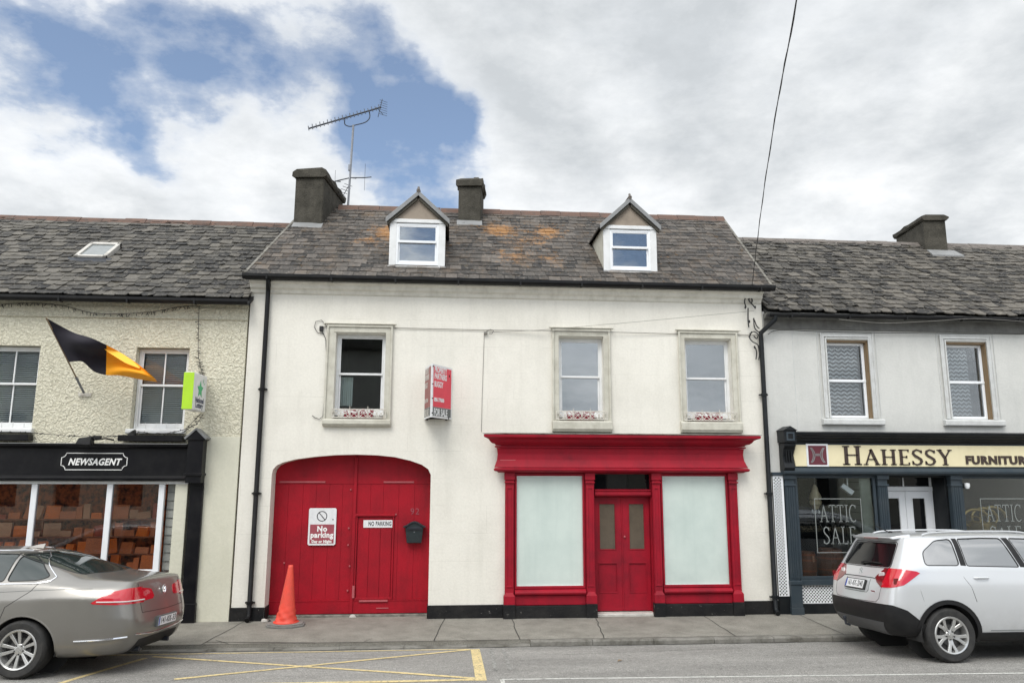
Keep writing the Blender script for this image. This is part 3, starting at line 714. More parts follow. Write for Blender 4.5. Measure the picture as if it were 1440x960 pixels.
# door recess
rc = MB().box(2.50, 2.53, .06, .24, .04, 2.40).box(3.53, 3.56, .06, .24, .04, 2.40).box(2.53, 3.53, .06, .24, 2.38, 2.40)
rp('door_frame', rc)
rp('transom', MB().mould([(.05, 1.99), (.02, 2.00), (.0, 2.02), (.0, 2.06), (.02, 2.075), (.0, 2.09), (.0, 2.11), (.05, 2.12), (.16, 2.12), (.16, 1.99)], 2.53, 3.53, False, False))
rp('fanlight', MB().box(2.53, 3.53, .12, .13, 2.125, 2.375), 'car_glass', 0)
for k, (a, b) in enumerate(((2.535, 3.027), (3.033, 3.525))):
    gx0, gx1 = (a+.10, b-.12) if k == 0 else (a+.13, b-.10)
    dl = MB().plate([(a, .06), (b, .06), (b, 1.985), (a, 1.985)], [[(gx0, 1.09), (gx1, 1.09), (gx1, 1.86), (gx0, 1.86)], [(gx0-.03, .36), (gx1+.03, .36), (gx1+.03, .86), (gx0-.03, .86)]], .15, .19)
    dl.ring(gx0-.032, gx1+.032, .355, .865, .018, .143, .1545); dl.ring(gx0-.016, gx1+.016, 1.075, 1.875, .016, .143, .1495)
    dl.box(gx0-.028, gx1+.028, .166, .185, .362, .858)
    d = rp('door', dl)
    H.part('pane', MB().box(gx0, gx1, .165, .170, 1.09, 1.86), 'brown_pane', d)
rp('door_knob', MB().lathe([(.0, .0), (.018, -.01), (.02, -.022), (.012, -.032), (0, -.034)], (3.07, .15, 1.30), 10, 'y', cap=False), 'worn_edge' if 'worn_edge' in MT else 'red_light', smooth=True)
rp('meeting_bead', MB().box(3.018, 3.042, .138, .149, .07, 1.98))
rp('door_step', MB().box(2.49, 3.57, -.03, .22, -.03, .045), 'stone', .012)
# neat dark room behind glazed openings
# ------------------------------------------------------------------ dormers
def dormer(cx, k):
    x0, x1 = cx-.51, cx+.51; yf = .22; zb = 6.10; ze = 6.98; ap = 7.46
    mb = MB().plate([(x0+.02, zb-.05), (x1-.02, zb-.05), (x1-.02, ze), (x0+.02, ze)], [[(x0+.12, zb+.06), (x1-.12, zb+.06), (x1-.12, ze-.07), (x0+.12, ze-.07)]], yf+.02, yf+.08)
    yb = (ze-5.78)/SL-.2
    for xa, xb in ((x0+.02, x0+.06), (x1-.06, x1-.02)):
        mb.plate([(yf+.081, zb-.02+.08*SL), (yb+.1, ze), (yf+.081, ze)], [], xa, xb, 'x')
    D = H.part('dormer', mb, 'white_frame')
    H.part('jamb_board', MB().box(x0, x0+.125, yf-.012, yf+.02, zb-.03, ze-.05).box(x1-.125, x1, yf-.012, yf+.02, zb-.03, ze-.05).box(x0-.01, x1+.01, yf-.03, yf+.02, ze-.05, ze+.02), 'white_frame', D, .005)
    for xc in (x0+.006, x1-.018): H.part('cheek', MB().plate([(yf+.02, zb-.03), (yb, ze), (yf+.02, ze)], [], xc, xc+.012, 'x'), 'surround', D)
    a, b, z0, z1 = x0+.115, x1-.115, zb+.03, ze-.06; zm = zb+.475
    fr = MB().ring(a, b, z0, z1, .045, yf-.005, yf+.05).ring(a+.045, b-.045, zm-.015, z1-.045, .022, yf+.0, yf+.028).ring(a+.045, b-.045, z0+.045, zm+.01, .028, yf+.03, yf+.05, .045).box(a+.045, b-.045, yf-.01, yf+.02, zm-.022, zm+.022)
    fw = H.part('sash_frame', fr, 'white_upvc', D, .003)
    H.part('pane', MB().box(a+.06, b-.06, yf+.012, yf+.016, zm+.01, z1-.06).box(a+.06, b-.06, yf+.038, yf+.042, z0+.08, zm), 'glass', D)
    # gable and little roof
    H.part('gable', MB().plate([(x0+.03, ze+.022), (x1-.03, ze+.022), (cx, ap-.045)], [], yf-.01, yf+.03), 'tan_gable', D)
    s = (ap-ze)/.52; ov = .07
    yr = (ap+.03-5.78)/SL-.2
    for sg in (-1, 1):
        def P(t, y, dz=0): return (cx+sg*t, y, ap+.035-s*t+dz)
        rf = MB(); e = .575; ye = (ap+.035-s*e-5.78)/SL-.2
        rf.hexa([P(0, yf-ov), P(e, yf-ov), P(e, ye+.05), P(0, yr+.05), P(0, yf-ov, .035), P(e, yf-ov, .035), P(e, ye+.05, .035), P(0, yr+.05, .035)])
        H.part('dormer_roof', rf, 'black_gutter' if sg*cx > 1e9 else 'slate_main', D)
        bb = MB(); bb.hexa([P(0, yf-ov-.02, -.055), P(e+.01, yf-ov-.02, -.055), P(e+.01, yf-ov+.004, -.055), P(0, yf-ov+.004, -.055), P(0, yf-ov-.02, .042), P(e+.01, yf-ov-.02, .042), P(e+.01, yf-ov+.004, .042), P(0, yf-ov+.004, .042)])
        H.part('bargeboard', bb, 'lead', D, .004)
        sf = MB(); sf.hexa([P(.02, yf-ov+.006, -.12), P(e-.02, yf-ov+.006, -.12), P(e-.02, yf-.012, -.12), P(.02, yf-.012, -.12), P(.02, yf-ov+.006, -.056), P(e-.02, yf-ov+.006, -.056), P(e-.02, yf-.012, -.056), P(.02, yf-.012, -.056)])
        H.part('soffit_board', sf, 'chimney', D, .003)
    H.part('dormer_ridge', MB().tube([(cx, yf-ov-.03, ap+.075), (cx, yr, ap+.075)], .038, 8).tube([(cx, yf-ov-.03, ap+.07), (cx, yf-ov+.02, ap+.15)], .022, 6), 'ridge_grey', D)
    H.part('sill', MB().box(x0-.02, x1+.02, yf-.06, yf+.02, zb-.045, zb-.005), 'white_frame', D, .006)
    z = 5.78+(yf-.1+.2)*SL
    H.part('apron_flashing', MB().hexa([(x0-.12, yf-.20, z-.095), (x1+.16, yf-.20, z-.095), (x1+.10, yf, z+.06), (x0-.05, yf, z+.06), (x0-.12, yf-.20, z-.075), (x1+.16, yf-.20, z-.075), (x1+.10, yf, z+.078), (x0-.05, yf, z+.078)]), 'lead', D)
    return D
dormer(-.665, 0); dormer(3.315, 1)

# =================================================================== NEWSAGENT HOUSE (left)
N = Thing('newsagent_house', 'cream roughcast house with black newsagent shopfront below a rough slate roof', 'house', (-6.8, 0, 0))
NW = [(-7.86, -6.95), (-5.38, -4.50)]
outer = [(-10.2, -.05), (-10.2, 5.37), (-3.56, 5.37), (-3.56, -.05), (-4.2, -.05), (-4.2, 2.4), (-8.4, 2.4), (-8.4, -.05)]
fr = MB().plate(outer, [[(a, 3.09), (b, 3.09), (b, 4.50), (a, 4.50)] for a, b in NW], .0, .30)
house_shell(N, -10.2, -3.56, 5.25, 7.55, fr, 'roughcast')
N.part('render_panel', MB().box(-4.23, -3.555, -.022, -.001, -.03, 2.99), 'cream_smooth', bevel=.004)
N.part('render_band', MB().box(-10.2, -3.56, -.03, -.001, 5.0, 5.012).box(-10.2, -3.57, -.012, -.001, 5.012, 5.20), 'roughcast')
nroof = N.part('roof', roof_deck(-10.3, -3.5, -.2, 5.33, 2.92), 'inside')
N.part('slates', slates(-10.3, -3.52, -.2, 5.33, 2.92, .215, .19, .018, 2.1, .45, 5, skips=((-6.93, -6.40, 1.52, 2.20),)), 'slate_left', nroof)
N.part('ridge', ridge_tiles(-10.2, -3.25, 2.92, 7.70, .45, .12), 'ridge', nroof)
N.part('gutter', gutter(-10.3, -3.50, -.25, 5.30, .062), 'black_gutter')
# skylight
def onroof(x, s, h, z0=5.33): return (x, -.2+s*cos(TH)-sin(TH)*h, z0+s*sin(TH)+cos(TH)*h)
sk = MB(); X0, X1, S0, S1 = -7.10, -6.52, 1.62, 2.36
for (a, b, c, d) in ((X0, X0+.07, S0, S1), (X1-.07, X1, S0, S1), (X0, X1, S1-.09, S1), (X0, X1, S0, S0+.06)):
    sk.hexa([onroof(a, c, .0), onroof(b, c, .0), onroof(b, d, .0), onroof(a, d, .0), onroof(a, c, .10), onroof(b, c, .10), onroof(b, d, .10), onroof(a, d, .10)])
SKL = N.part('skylight', sk, 'stone', nroof, .006)
N.part('skylight_pane', MB().hexa([onroof(X0+.06, S0+.05, .05), onroof(X1-.06, S0+.05, .05), onroof(X1-.06, S1-.08, .05), onroof(X0+.06, S1-.08, .05), onroof(X0+.06, S0+.05, .075), onroof(X1-.06, S0+.05, .075), onroof(X1-.06, S1-.08, .075), onroof(X0+.06, S1-.08, .075)]), 'skylight_glass', nroof)
N.part('skylight_flashing', MB().hexa([onroof(X0-.1, S0-.14, .02), onroof(X1+.1, S0-.14, .02), onroof(X1+.1, S0, .03), onroof(X0-.1, S0, .03), onroof(X0-.1, S0-.14, .04), onroof(X1+.1, S0-.14, .04), onroof(X1+.1, S0, .06), onroof(X0-.1, S0, .06)]), 'alu_dark', nroof)
for i, (a, b) in enumerate(NW):
    c = (a+b)/2
    w = sash(N, a+.005, b-.005, 3.10, 4.49, 3.86, .13, bars=(c,), fw=.055, glass='glass_soft')
    N.part('sill', MB().mould([(.13, 3.03), (-.07, 3.03), (-.08, 3.05), (-.08, 3.09), (-.07, 3.105), (.13, 3.12)], a-.04, b+.04, False, False), 'white_frame', w, .006)
    sp = MB()
    for q in range(5): x = a+.1+q*(b-a-.2)/4; sp.lathe([(.012, 0), (.004, .11), (0, .115)], (x, -.05, 3.10), 6, cap=False)
    N.part('bird_spike', sp, 'white_frame', w)
    bl = MB(); z = 3.16
    while z < 4.40: bl.hexa([(a+.08, .20, z), (b-.08, .20, z), (b-.08, .235, z+.024), (a+.08, .235, z+.024), (a+.08, .20, z+.003), (b-.08, .20, z+.003), (b-.08, .235, z+.027), (a+.08, .235, z+.027)]); z += .036
    single('window_blind', bl, 'blind', ['slatted blind in the upstairs window left of the flag', 'slatted blind in the upstairs window beside the green lottery sign'][i], 'blind', (c, .2, 3.16), 'slatted blinds in the cream house')
    N.part('drip_box', MB().box(a-.10, b+.06, -.20, -.031, 2.90, 3.0), 'black_paint', w, .008)
# shopfront
NS = N.part('shopfront', MB().box(-10.1, -4.36, -.10, -.001, 2.30, 2.80), 'black_paint', bevel=.004)
def npart(name, mb, mat='black_paint', bevel=.004, **k): return N.part(name, mb, mat, NS, bevel, **k)
npart('cornice', MB().mould([(-.101, 2.78), (-.15, 2.79), (-.19, 2.82), (-.20, 2.845), (-.001, 2.85), (-.001, 2.78)], -10.1, -4.36, False, False))
npart('cornice_flashing', MB().box(-10.1, -4.36, -.207, -.002, 2.851, 2.862), 'lead')
npart('fascia_moulding', MB().mould([(-.001, 2.25), (-.13, 2.255), (-.16, 2.28), (-.16, 2.31), (-.101, 2.33), (-.001, 2.33)], -10.1, -4.362, False, False))
npart('fascia_edge', MB().box(-10.1, -4.37, -.105, -.1015, 2.325, 2.336), 'cable')
npart('bracket', MB().box(-4.34, -4.09, -.22, -.022, 2.22, 2.92).box(-4.36, -4.07, -.25, -.022, 2.34, 2.38))
npart('bracket_gable', MB().plate([(-4.37, 2.92), (-4.06, 2.92), (-4.06, 2.95), (-4.215, 3.10), (-4.37, 2.95)], [], -.24, -.022), 'black_paint')
npart('gable_coping', MB().hexa([(-4.05, -.25, 2.93), (-4.05, -.02, 2.93), (-4.215, -.02, 3.09), (-4.215, -.25, 3.09), (-4.03, -.25, 2.96), (-4.03, -.02, 2.96), (-4.215, -.02, 3.125), (-4.215, -.25, 3.125)]).hexa([(-4.38, -.25, 2.93), (-4.38, -.02, 2.93), (-4.215, -.02, 3.09), (-4.215, -.25, 3.09), (-4.40, -.25, 2.96), (-4.40, -.02, 2.96), (-4.215, -.02, 3.125), (-4.215, -.25, 3.125)]), 'lead')
npart('pilaster', MB().box(-4.30, -4.085, -.09, -.022, .30, 2.22).box(-4.31, -4.07, -.105, -.022, -.02, .30).box(-4.30, -4.085, -.10, -.022, 2.12, 2.16))
npart('head_frame', MB().box(-10.1, -4.345, -.05, .05, 2.20, 2.249), 'white_frame')
npart('cream_post', MB().box(-4.545, -4.345, -.05, .05, -.02, 2.20), 'cream_smooth')
npart('stall_riser', MB().box(-10.1, -4.55, -.04, .05, -.02, .66), 'cream_smooth')
npart('sill', MB().box(-10.1, -4.55, -.07, .05, .665, .775), 'white_frame')
MUL = [-7.9, -6.79, -5.60, -4.77]
fr = MB()
for x in MUL: fr.box(x-.045, x+.045, -.03, .035, .78, 2.198)
fr.box(-10.1, -4.815, -.025, .03, .78, .83)
npart('mullion', fr, 'white_upvc')
npart('side_boarding', MB().box(-4.722, -4.55, .12, .14, .78, 2.2), 'pale_boards')
bd = MB()
for q in range(10): bd.box(-4.72, -4.552, .105, .119, .80+q*.14, .80+q*.14+.005)
npart('board_joint', bd, 'board_grey', 0)
for a, b in zip(MUL, MUL[1:]): npart('pane', MB().box(a+.045, b-.045, -.003, .003, .83, 2.198), 'shop_glass', 0)
npart('pane', MB().box(-10.1, MUL[0]-.045, -.003, .003, .83, 2.198), 'shop_glass', 0)
npart('display_back', MB().box(-10.1, -4.82, .90, .94, .3, 2.3), 'warm_red', 0)
npart('display_floor', MB().box(-10.1, -4.56, .06, 1.09, .70, .76), 'shelf_brown', 0)
npart('display_ceiling', MB().box(-10.1, -4.56, .06, 1.09, 2.25, 2.29), 'inside_wall', 0)
npart('display_side', MB().box(-4.80, -4.75, .15, 1.09, .77, 2.2), 'warm_red', 0)
# sign plaque with lettering
PL = npart('sign_plaque', MB().box(-6.36, -5.34, -.104, -.1005, 2.41, 2.69), 'black_paint', 0)
def plaque_line(x0, x1, z0, z1, r, n=5):
    P = []
    for (cx, cz, a0) in ((x1, z1, 270), (x0, z1, 0), (x0, z0, 90), (x1, z0, 180)):
        seg = []
        for q in range(n+1):
            a = radians(a0-q*90/n); seg.append((cx+r*cos(a), cz+r*sin(a)))
        P += seg if (cx, cz) else seg
    return P
pc = [(x, -.108, z) for x, z in plaque_line(-6.37, -5.33, 2.43, 2.70, .07)]
N.part('plaque_border', MB().tube(pc, .007, 6, closed=True), 'white_letter', NS)
N.part('lettering', put(text_mb('NEWSAGENT', .150, .006, .005, .28, 1.08, .86), (-5.85, -.105, 2.555)), 'white_letter', NS)
# display goods
rnd = random.Random(21)
sh = Thing('display_rack', 'brown stepped rack of goods standing in the newsagent window', 'rack', (-6, .6, .76))
r_ = MB()
for lv, (z, y) in enumerate(((.78, .08), (1.05, .22), (1.32, .36), (1.60, .50))):
    r_.box(-9.5, -4.85, y, y+.24, z-.02, z)
    for x in (-9.3, -8.1, -6.9, -5.72, -4.9): r_.box(x, x+.03, y+.02, y+.2, .765, z-.021)
sh.part('shelf', r_, 'shelf_brown')
goods = [('upright orange snack box in the newsagent window', 'orange_pack'), ('tan cardboard packet in the newsagent window', 'tan_pack'), ('dark red packet in the newsagent window', 'red_pack'), ('pale printed leaflet in the newsagent window', 'paper')]
proto = {}
for lv, (z, y) in enumerate(((.78, .08), (1.05, .22), (1.32, .36), (1.60, .50))):
    x = -8.3
    while x < -4.95:
        k = rnd.choices(range(4), [(8, 3, 1, 1), (5, 4, 2, 1), (2, 5, 3, 2), (1, 4, 5, 2)][lv])[0]; w = rnd.uniform(.07, .26)
        if k not in proto:
            m = MB().box(-.5, .5, 0, .4, 0, .8)
            m.box(-.38, .38, -.02, -.001, .45, .7).box(-.42, .2, -.015, -.001, .12, .2) if k != 3 else m.box(-.4, .4, -.02, -.001, .6, .72)
            o = mesh_obj('goods_packet', m.mesh('goods_packet'), goods[k][1]); proto[k] = o
        else:
            o = proto[k].copy(); COL.objects.link(o)
        h = rnd.uniform(.07, .27); o.location = (x+w/2, y+.04+rnd.uniform(0, .05), z+.001); o.scale = (w, .14, h/.8); o.rotation_euler = (radians(-rnd.uniform(0, 18)), rnd.choice((0, 0, 0, rnd.uniform(-.22, .22))), rnd.uniform(-.35, .35))
        props(o, goods[k][0], 'packet', 'packets of kind %s in the newsagent window' % ('orange', 'tan', 'red', 'pale')[k])
        x += w+rnd.uniform(.005, .05)
# =================================================================== FURNITURE SHOP HOUSE (right)
R = Thing('furniture_shop_house', 'pale grey rendered house with slate grey furniture shopfront and cream signboard', 'house', (9.0, 0, 0))
RW = [(6.92, 7.72), (9.25, 10.05), (11.7, 12.5)]
XE = 13.6
outer = [(5.72, -.05), (5.90, -.05), (5.90, 2.45), (13.2, 2.45), (13.2, -.05), (XE, -.05), (XE, 5.35), (5.72, 5.35)]
fr = MB().plate(outer, [[(a, 3.39), (b, 3.39), (b, 4.84), (a, 4.84)] for a, b in RW], 0, .30)
house_shell(R, 5.72, XE, 5.22, 7.55, fr, 'grey_wall')
rroof = R.part('roof', roof_deck(5.73, XE+.1, -.2, 5.31, 2.92), 'inside')
R.part('slates', slates(5.74, XE+.1, -.2, 5.31, 2.92, .215, .19, .019, 2.3, .45, 9), 'slate_right', rroof)
R.part('ridge', ridge_tiles(6.12, XE+.4, 2.92, 7.68, .5, .12), 'ridge_grey', rroof)
ec = MB().mould([(-.001, 5.02), (-.03, 5.02), (-.03, 5.20), (-.09, 5.215), (-.12, 5.25), (-.17, 5.26), (-.19, 5.29), (-.19, 5.30), (-.001, 5.30)], 5.73, XE, False, False)
R.part('eaves_board', ec, 'grey_fascia', bevel=.004)
R.part('gutter', gutter(5.74, XE, -.24, 5.26, .045), 'black_gutter')
chimney(R, 11.08, 2.55, .50, 1.35, 6.9, 8.14, .16)
z = 5.31+(2.5+.2)*SL
R.part('flashing', MB().hexa([(10.75, 2.25, z-.26), (11.5, 2.25, z-.26), (11.45, 2.5, z-.02), (10.8, 2.5, z-.02), (10.75, 2.25, z-.10), (11.5, 2.25, z-.10), (11.45, 2.5, z+.09), (10.8, 2.5, z+.09)]), 'lead', rroof)
gd = MB()
for x in (6.27,): gd.box(x-.006, x+.006, -.004, -.0005, 2.6, 5.02)
R.part('render_joint', gd, 'grey_surround')
R.part('downpipe', downpipe(5.64, -.075, .02, 4.95, .042, swan=(5.86, -.24, 5.22)), 'slate_dark', smooth=True)
for i, (a, b) in enumerate(RW):
    fw = MB().ring(a, b-.03, 3.40, 4.80, .048, .10, .16).box(a, b-.03, .09, .155, 4.065, 4.115)
    w = R.part('window', fw, 'white_upvc', bevel=.005)
    R.part('pane', MB().box(a+.048, b-.078, .125, .130, 4.115, 4.752).box(a+.048, b-.078, .125, .130, 3.448, 4.065), 'glass_lace', w)
    R.part('reveal_board', MB().box(b-.028, b+.0, .01, .17, 3.39, 4.84).box(a, b-.03, .01, .17, 4.802, 4.84), 'brown_wood', w)
    su = MB()
    def fr3(x0, x1, z1, wd, y0, y1): su.plate([(x0, 3.39), (x0, z1), (x1, z1), (x1, 3.39), (x1-wd, 3.39), (x1-wd, z1-wd), (x0+wd, z1-wd), (x0+wd, 3.39)], [], y0, y1)
    fr3(a-.12, b+.07, 4.96, .065, -.03, -.001); fr3(a-.135, b+.085, 4.975, .022, -.045, -.031); fr3(a-.045, b+.01, 4.88, .025, -.045, -.031)
    su.box(a-.19, a-.175, -.012, -.001, 3.3, 5.0).box(b+.14, b+.155, -.012, -.001, 3.3, 5.0)
    R.part('surround', su, 'grey_surround', w, bevel=.004)
    R.part('sill', MB().mould([(.10, 3.265), (-.075, 3.265), (-.09, 3.28), (-.09, 3.36), (-.07, 3.378), (.10, 3.392)], a-.20, b+.17, False, False), 'grey_surround', w, .006)
    # zigzag lace curtain hanging inside
    lc = MB(); x0, x1 = a+.04, b-.09; z = 3.47
    rnd = random.Random(i)
    while z < 4.74:
        n = 11; wv = (x1-x0-(.14 if i == 1 else 0))/n
        for q in range(n):
            xa = x0+q*wv; za, zb_ = (z, z+.036) if q % 2 else (z+.036, z)
            lc.hexa([(xa, .24, za), (xa+wv, .24, zb_), (xa+wv, .243, zb_), (xa, .243, za), (xa, .24, za+.030), (xa+wv, .24, zb_+.030), (xa+wv, .243, zb_+.030), (xa, .243, za+.030)])
        z += .075
    single('lace_curtain', lc, 'lace', ['zigzag lace curtain in the upstairs window above the shop emblem', 'zigzag lace curtain in the upstairs window above the word furniture', 'zigzag lace curtain in the far right upstairs window'][i], 'curtain', (a, .24, 3.47), 'zigzag lace curtains')
# shopfront
RS = R.part('shopfront', MB().box(6.11, 13.2, -.10, -.001, 2.50, 2.93), 'slate_paint', bevel=.004)
def qp(name, mb, mat='slate_paint', bevel=.004, par=None): return R.part(name, mb, mat, par or RS, bevel)
qp('cornice', MB().mould([(-.001, 2.93), (-.11, 2.93), (-.12, 2.96), (-.17, 2.975), (-.18, 3.01), (-.24, 3.03), (-.25, 3.06), (-.28, 3.075), (-.30, 3.12), (-.001, 3.15)], 6.06, 13.2, False, False), 'slate_dark')
qp('fascia_moulding', MB().mould([(-.001, 2.37), (-.10, 2.37), (-.12, 2.39), (-.16, 2.40), (-.17, 2.44), (-.14, 2.47), (-.12, 2.50), (-.001, 2.50)], 5.90, 13.2, False, False))
SB = qp('signboard', MB().plate([(6.13, 2.525), (13.2, 2.525), (13.2, 2.905), (6.16, 2.905), (6.10, 2.72)], [], -.125, -.101), 'cream_board', .002)
cb = MB().plate([(-.001, 2.45), (-.17, 2.45), (-.20, 2.50), (-.17, 2.58), (-.15, 2.70), (-.19, 2.82), (-.25, 2.88), (-.25, 2.93), (-.001, 2.93)], [], 5.89, 6.085, 'x')
cb.box(5.87, 6.10, -.29, -.001, 2.94, 3.15); cb.add([(5.85, -.31, 3.15), (6.12, -.31, 3.15), (6.12, -.001, 3.15), (5.85, -.001, 3.15), (5.985, -.31, 3.23), (5.985, -.001, 3.23)], [(0, 1, 4), (1, 2, 5, 4), (2, 3, 5), (3, 0, 4, 5), (0, 3, 2, 1)])
for x in (5.93, 5.975, 6.02): cb.box(x, x+.02, -.2, -.1, 2.60, 2.80)
qp('bracket', cb, 'slate_dark', .006)
qp('bracket_panel', MB().ring(5.91, 6.06, 2.97, 3.12, .03, -.302, -.2905), 'slate_paint', .003)
for (a, b) in ((5.93, 6.135), (7.655, 7.865), (9.04, 9.25), (13.0, 13.2)):
    m = MB().box(a+.015, b-.015, -.06, .05, .34, 2.30)
    n = 4; wv = (b-a-.05)/n
    for q in range(n): m.box(a+.03+q*wv, a+.03+q*wv+wv*.55, -.074, -.0605, .60, 2.16)
    m.box(a-.005, b+.005, -.095, .05, 2.30, 2.37).box(a+.0, b, -.085, .05, 2.18, 2.215).box(a-.01, b+.01, -.10, .05, -.03, .12).box(a, b, -.085, .05, .12, .50).box(a-.01, b+.01, -.10, .05, .50, .56)
    qp('pilaster', m)
def lattice(x0, x1, z0, z1, y, step=.056, hole=.026):
    """trellis sheet: pointed square openings set in staggered rows"""
    holes = []; r = 0; z = z0+step*.5
    while z < z1-step*.4:
        x = x0+step*.5+(step/2 if r % 2 else 0)
        while x < x1-step*.42:
            holes.append([(x-hole*.7, z), (x, z-hole*.7), (x+hole*.7, z), (x, z+hole*.7)]); x += step
        z += step/2; r += 1
    mb = MB(); mb.plate([(x0, z0), (x1, z0), (x1, z1), (x0, z1)], holes, y, y+.006); return mb
R.part('lattice_panel', lattice(5.735, 5.925, .30, 2.36, -.03), 'white_upvc', RS)
qp('lattice_backing', MB().box(5.73, 5.93, -.012, -.001, .30, 2.37).box(6.14, 7.65, .01, .03, .15, .50), 'cable', 0)
qp('lattice_head', MB().box(5.72, 5.93, -.06, -.001, 2.365, 2.42), 'slate_paint')
R.part('lattice_panel', lattice(6.16, 7.64, .17, .475, .0), 'white_upvc', RS)
R.part('lattice_panel', lattice(9.26, 11.0, .17, .475, .0), 'white_upvc', RS)
qp('plinth', MB().box(5.73, 5.925, -.03, .0, -.03, .30).box(6.14, 7.65, -.03, .05, -.03, .165).box(9.25, 13.0, -.03, .05, -.03, .165), 'slate_dark')
qp('sill', MB().box(6.14, 7.65, -.05, .06, .48, .575).box(9.25, 13.0, -.05, .06, .48, .575))
wf = MB().ring(6.14, 7.65, .577, 2.368, .05, -.02, .04).ring(9.255, 12.99, .577, 2.368, .05, -.02, .04)
qp('window_frame', wf)
for (a, b) in ((6.19, 7.60), (9.305, 12.94)): qp('pane', MB().box(a, b, .005, .010, .627, 2.318), 'shop_glass_dark', 0)
# display window interiors
qp('display_floor', MB().box(6.14, 7.62, .06, 1.6, .50, .56).box(9.3, 12.9, .06, 1.6, .50, .56), 'board_grey', 0)
qp('display_back', MB().box(6.14, 7.62, 1.6, 1.64, .5, 2.4).box(9.3, 12.9, 1.6, 1.64, .5, 2.4).box(6.14, 7.62, .06, 1.59, 2.37, 2.40).box(9.3, 12.9, .06, 1.59, 2.37, 2.40).box(6.10, 6.139, .06, 1.59, .5, 2.4), 'slate_dark', 0)
qp('side_boarding', MB().box(7.40, 7.415, .08, .62, .56, 2.36).box(7.42, 7.62, .08, .10, .56, 2.36), 'clapboard')
bj = MB()
for q in range(13): bj.box(7.392, 7.40, .085, .62, .62+q*.135, .628+q*.135)
qp('board_joint', bj, 'cable', 0)
# doorway: white double door set back
DY = .42
qp('door_side', MB().box(7.87, 7.90, .05, DY, .1, 2.37).box(9.01, 9.04, .05, DY, .1, 2.37).box(7.90, 9.01, .05, DY+.06, 2.33, 2.37), 'slate_dark')
dr = MB().ring(7.90, 9.01, .10, 2.14, .05, DY, DY+.05).box(7.90, 9.01, DY-.01, DY+.05, 2.08, 2.16)
dd = qp('door_frame', dr, 'white_upvc'); qp('fanlight', MB().box(7.95, 8.96, DY+.02, DY+.03, 2.165, 2.33), 'car_glass', 0); qp('fanlight_bar', MB().box(8.44, 8.47, DY+.005, DY+.019, 2.165, 2.33).box(7.90, 7.945, DY+.005, DY+.03, 2.165, 2.33).box(8.965, 9.01, DY+.005, DY+.03, 2.165, 2.33), 'white_upvc')
for a, b in ((7.952, 8.452), (8.458, 8.958)):
    d = qp('door', MB().ring(a, b, .152, 2.075, .13, DY-.02, DY+.02).ring(a+.11, b-.11, .27, 1.965, .02, DY-.03, DY-.021).box(a+.13, b-.13, DY-.005, DY+.015, .95, 1.03), 'white_upvc')
    qp('door_pane', MB().box(a+.13, b-.13, DY, DY+.004, .28, 1.95), 'car_glass', 0)
qp('door_step', MB().box(7.87, 9.04, -.04, DY+.05, -.03, .10), 'stone', .01)
# lettering on the signboard
def xpix(px, y=-.13): return W(px, 640, y).x
t, wdt = serif_text('HAHESSY', .335, .15, .06, .014, .055, small=.275)
a, b = xpix(1184), xpix(1337); k = (b-a)/wdt*1.02
t.xform(Matrix.Diagonal((k, 1, 1, 1)).to_4x4()); R.part('lettering', put(t, (a, -.126, 2.555)), 'dark_letter', RS)
t = text_mb('FURNITURE', .195, .014, .010, spacing=1.14, squeeze=1.13, align='LEFT'); R.part('lettering', put(t, (xpix(1357), -.126, 2.64)), 'dark_letter', RS)
ex0, ex1 = xpix(1134), xpix(1165); cx = (ex0+ex1)/2; w2 = (ex1-ex0)/2; zc = 2.722
em = R.part('emblem_board', MB().box(cx-w2, cx+w2, -.134, -.126, zc-w2*.98, zc+w2*.98), 'sign_white', RS, .002)
R.part('emblem_ground', MB().box(cx-w2*.82, cx+w2*.82, -.138, -.1345, zc-w2*.82, zc+w2*.82), 'maroon', RS)
eh = MB()
def arc(cx_, cz_, r, a0, a1, w, n=12):
    ribbon(eh, [(cx_+r*cos(radians(a0+(a1-a0)*q/n)), cz_+r*sin(radians(a0+(a1-a0)*q/n))) for q in range(n+1)], [w]*(n+1), .004)
u = w2
arc(-u*1.35, 0, u*.95, -42, 42, u*.07); arc(-u*1.12, 0, u*.86, -48, 48, u*.07); arc(u*1.35, 0, u*.95, 138, 222, u*.07); arc(u*1.12, 0, u*.86, 132, 228, u*.07)
ribbon(eh, [(-u*.3, -u*.02), (u*.3, -u*.02)], [u*.07]*2, .004); ribbon(eh, [(-u*.3, u*.1), (u*.3, u*.1)], [u*.06]*2, .004)
R.part('emblem_letter', put(eh, (cx, -.1385, zc)), 'lead', RS)
# glass lettering ATTIC SALE with thin frame, twice
for i, (xa, xb) in enumerate(((W(1146, 720, 0).x, W(1212, 720, 0).x), (W(1380, 720, 0).x, W(1444, 720, 0).x))):
    c = (xa+xb)/2; wdth = xb-xa
    g = MB()
    for word, z in (('ATTIC', 1.55), ('SALE', 1.17)):
        g = MB(); t, wd_ = serif_text(word, .30, .075, .05, .002, .05); k = wdth*(.80 if word == 'ATTIC' else .72)/wd_
        t.xform(Matrix.Translation((-wdth*(.40 if word == 'ATTIC' else .36), 0, z)) @ Matrix.Diagonal((k, 1, 1, 1))); g.join(t); R.part('window_lettering', put(g, (c, .0045, 0)), 'soft_letter', RS)
    R.part('lettering_border', put(MB().ring(-wdth/2, wdth/2, 1.02, 1.96, .012, -.002, -.0003), (c, .0045, 0)), 'soft_letter', RS)
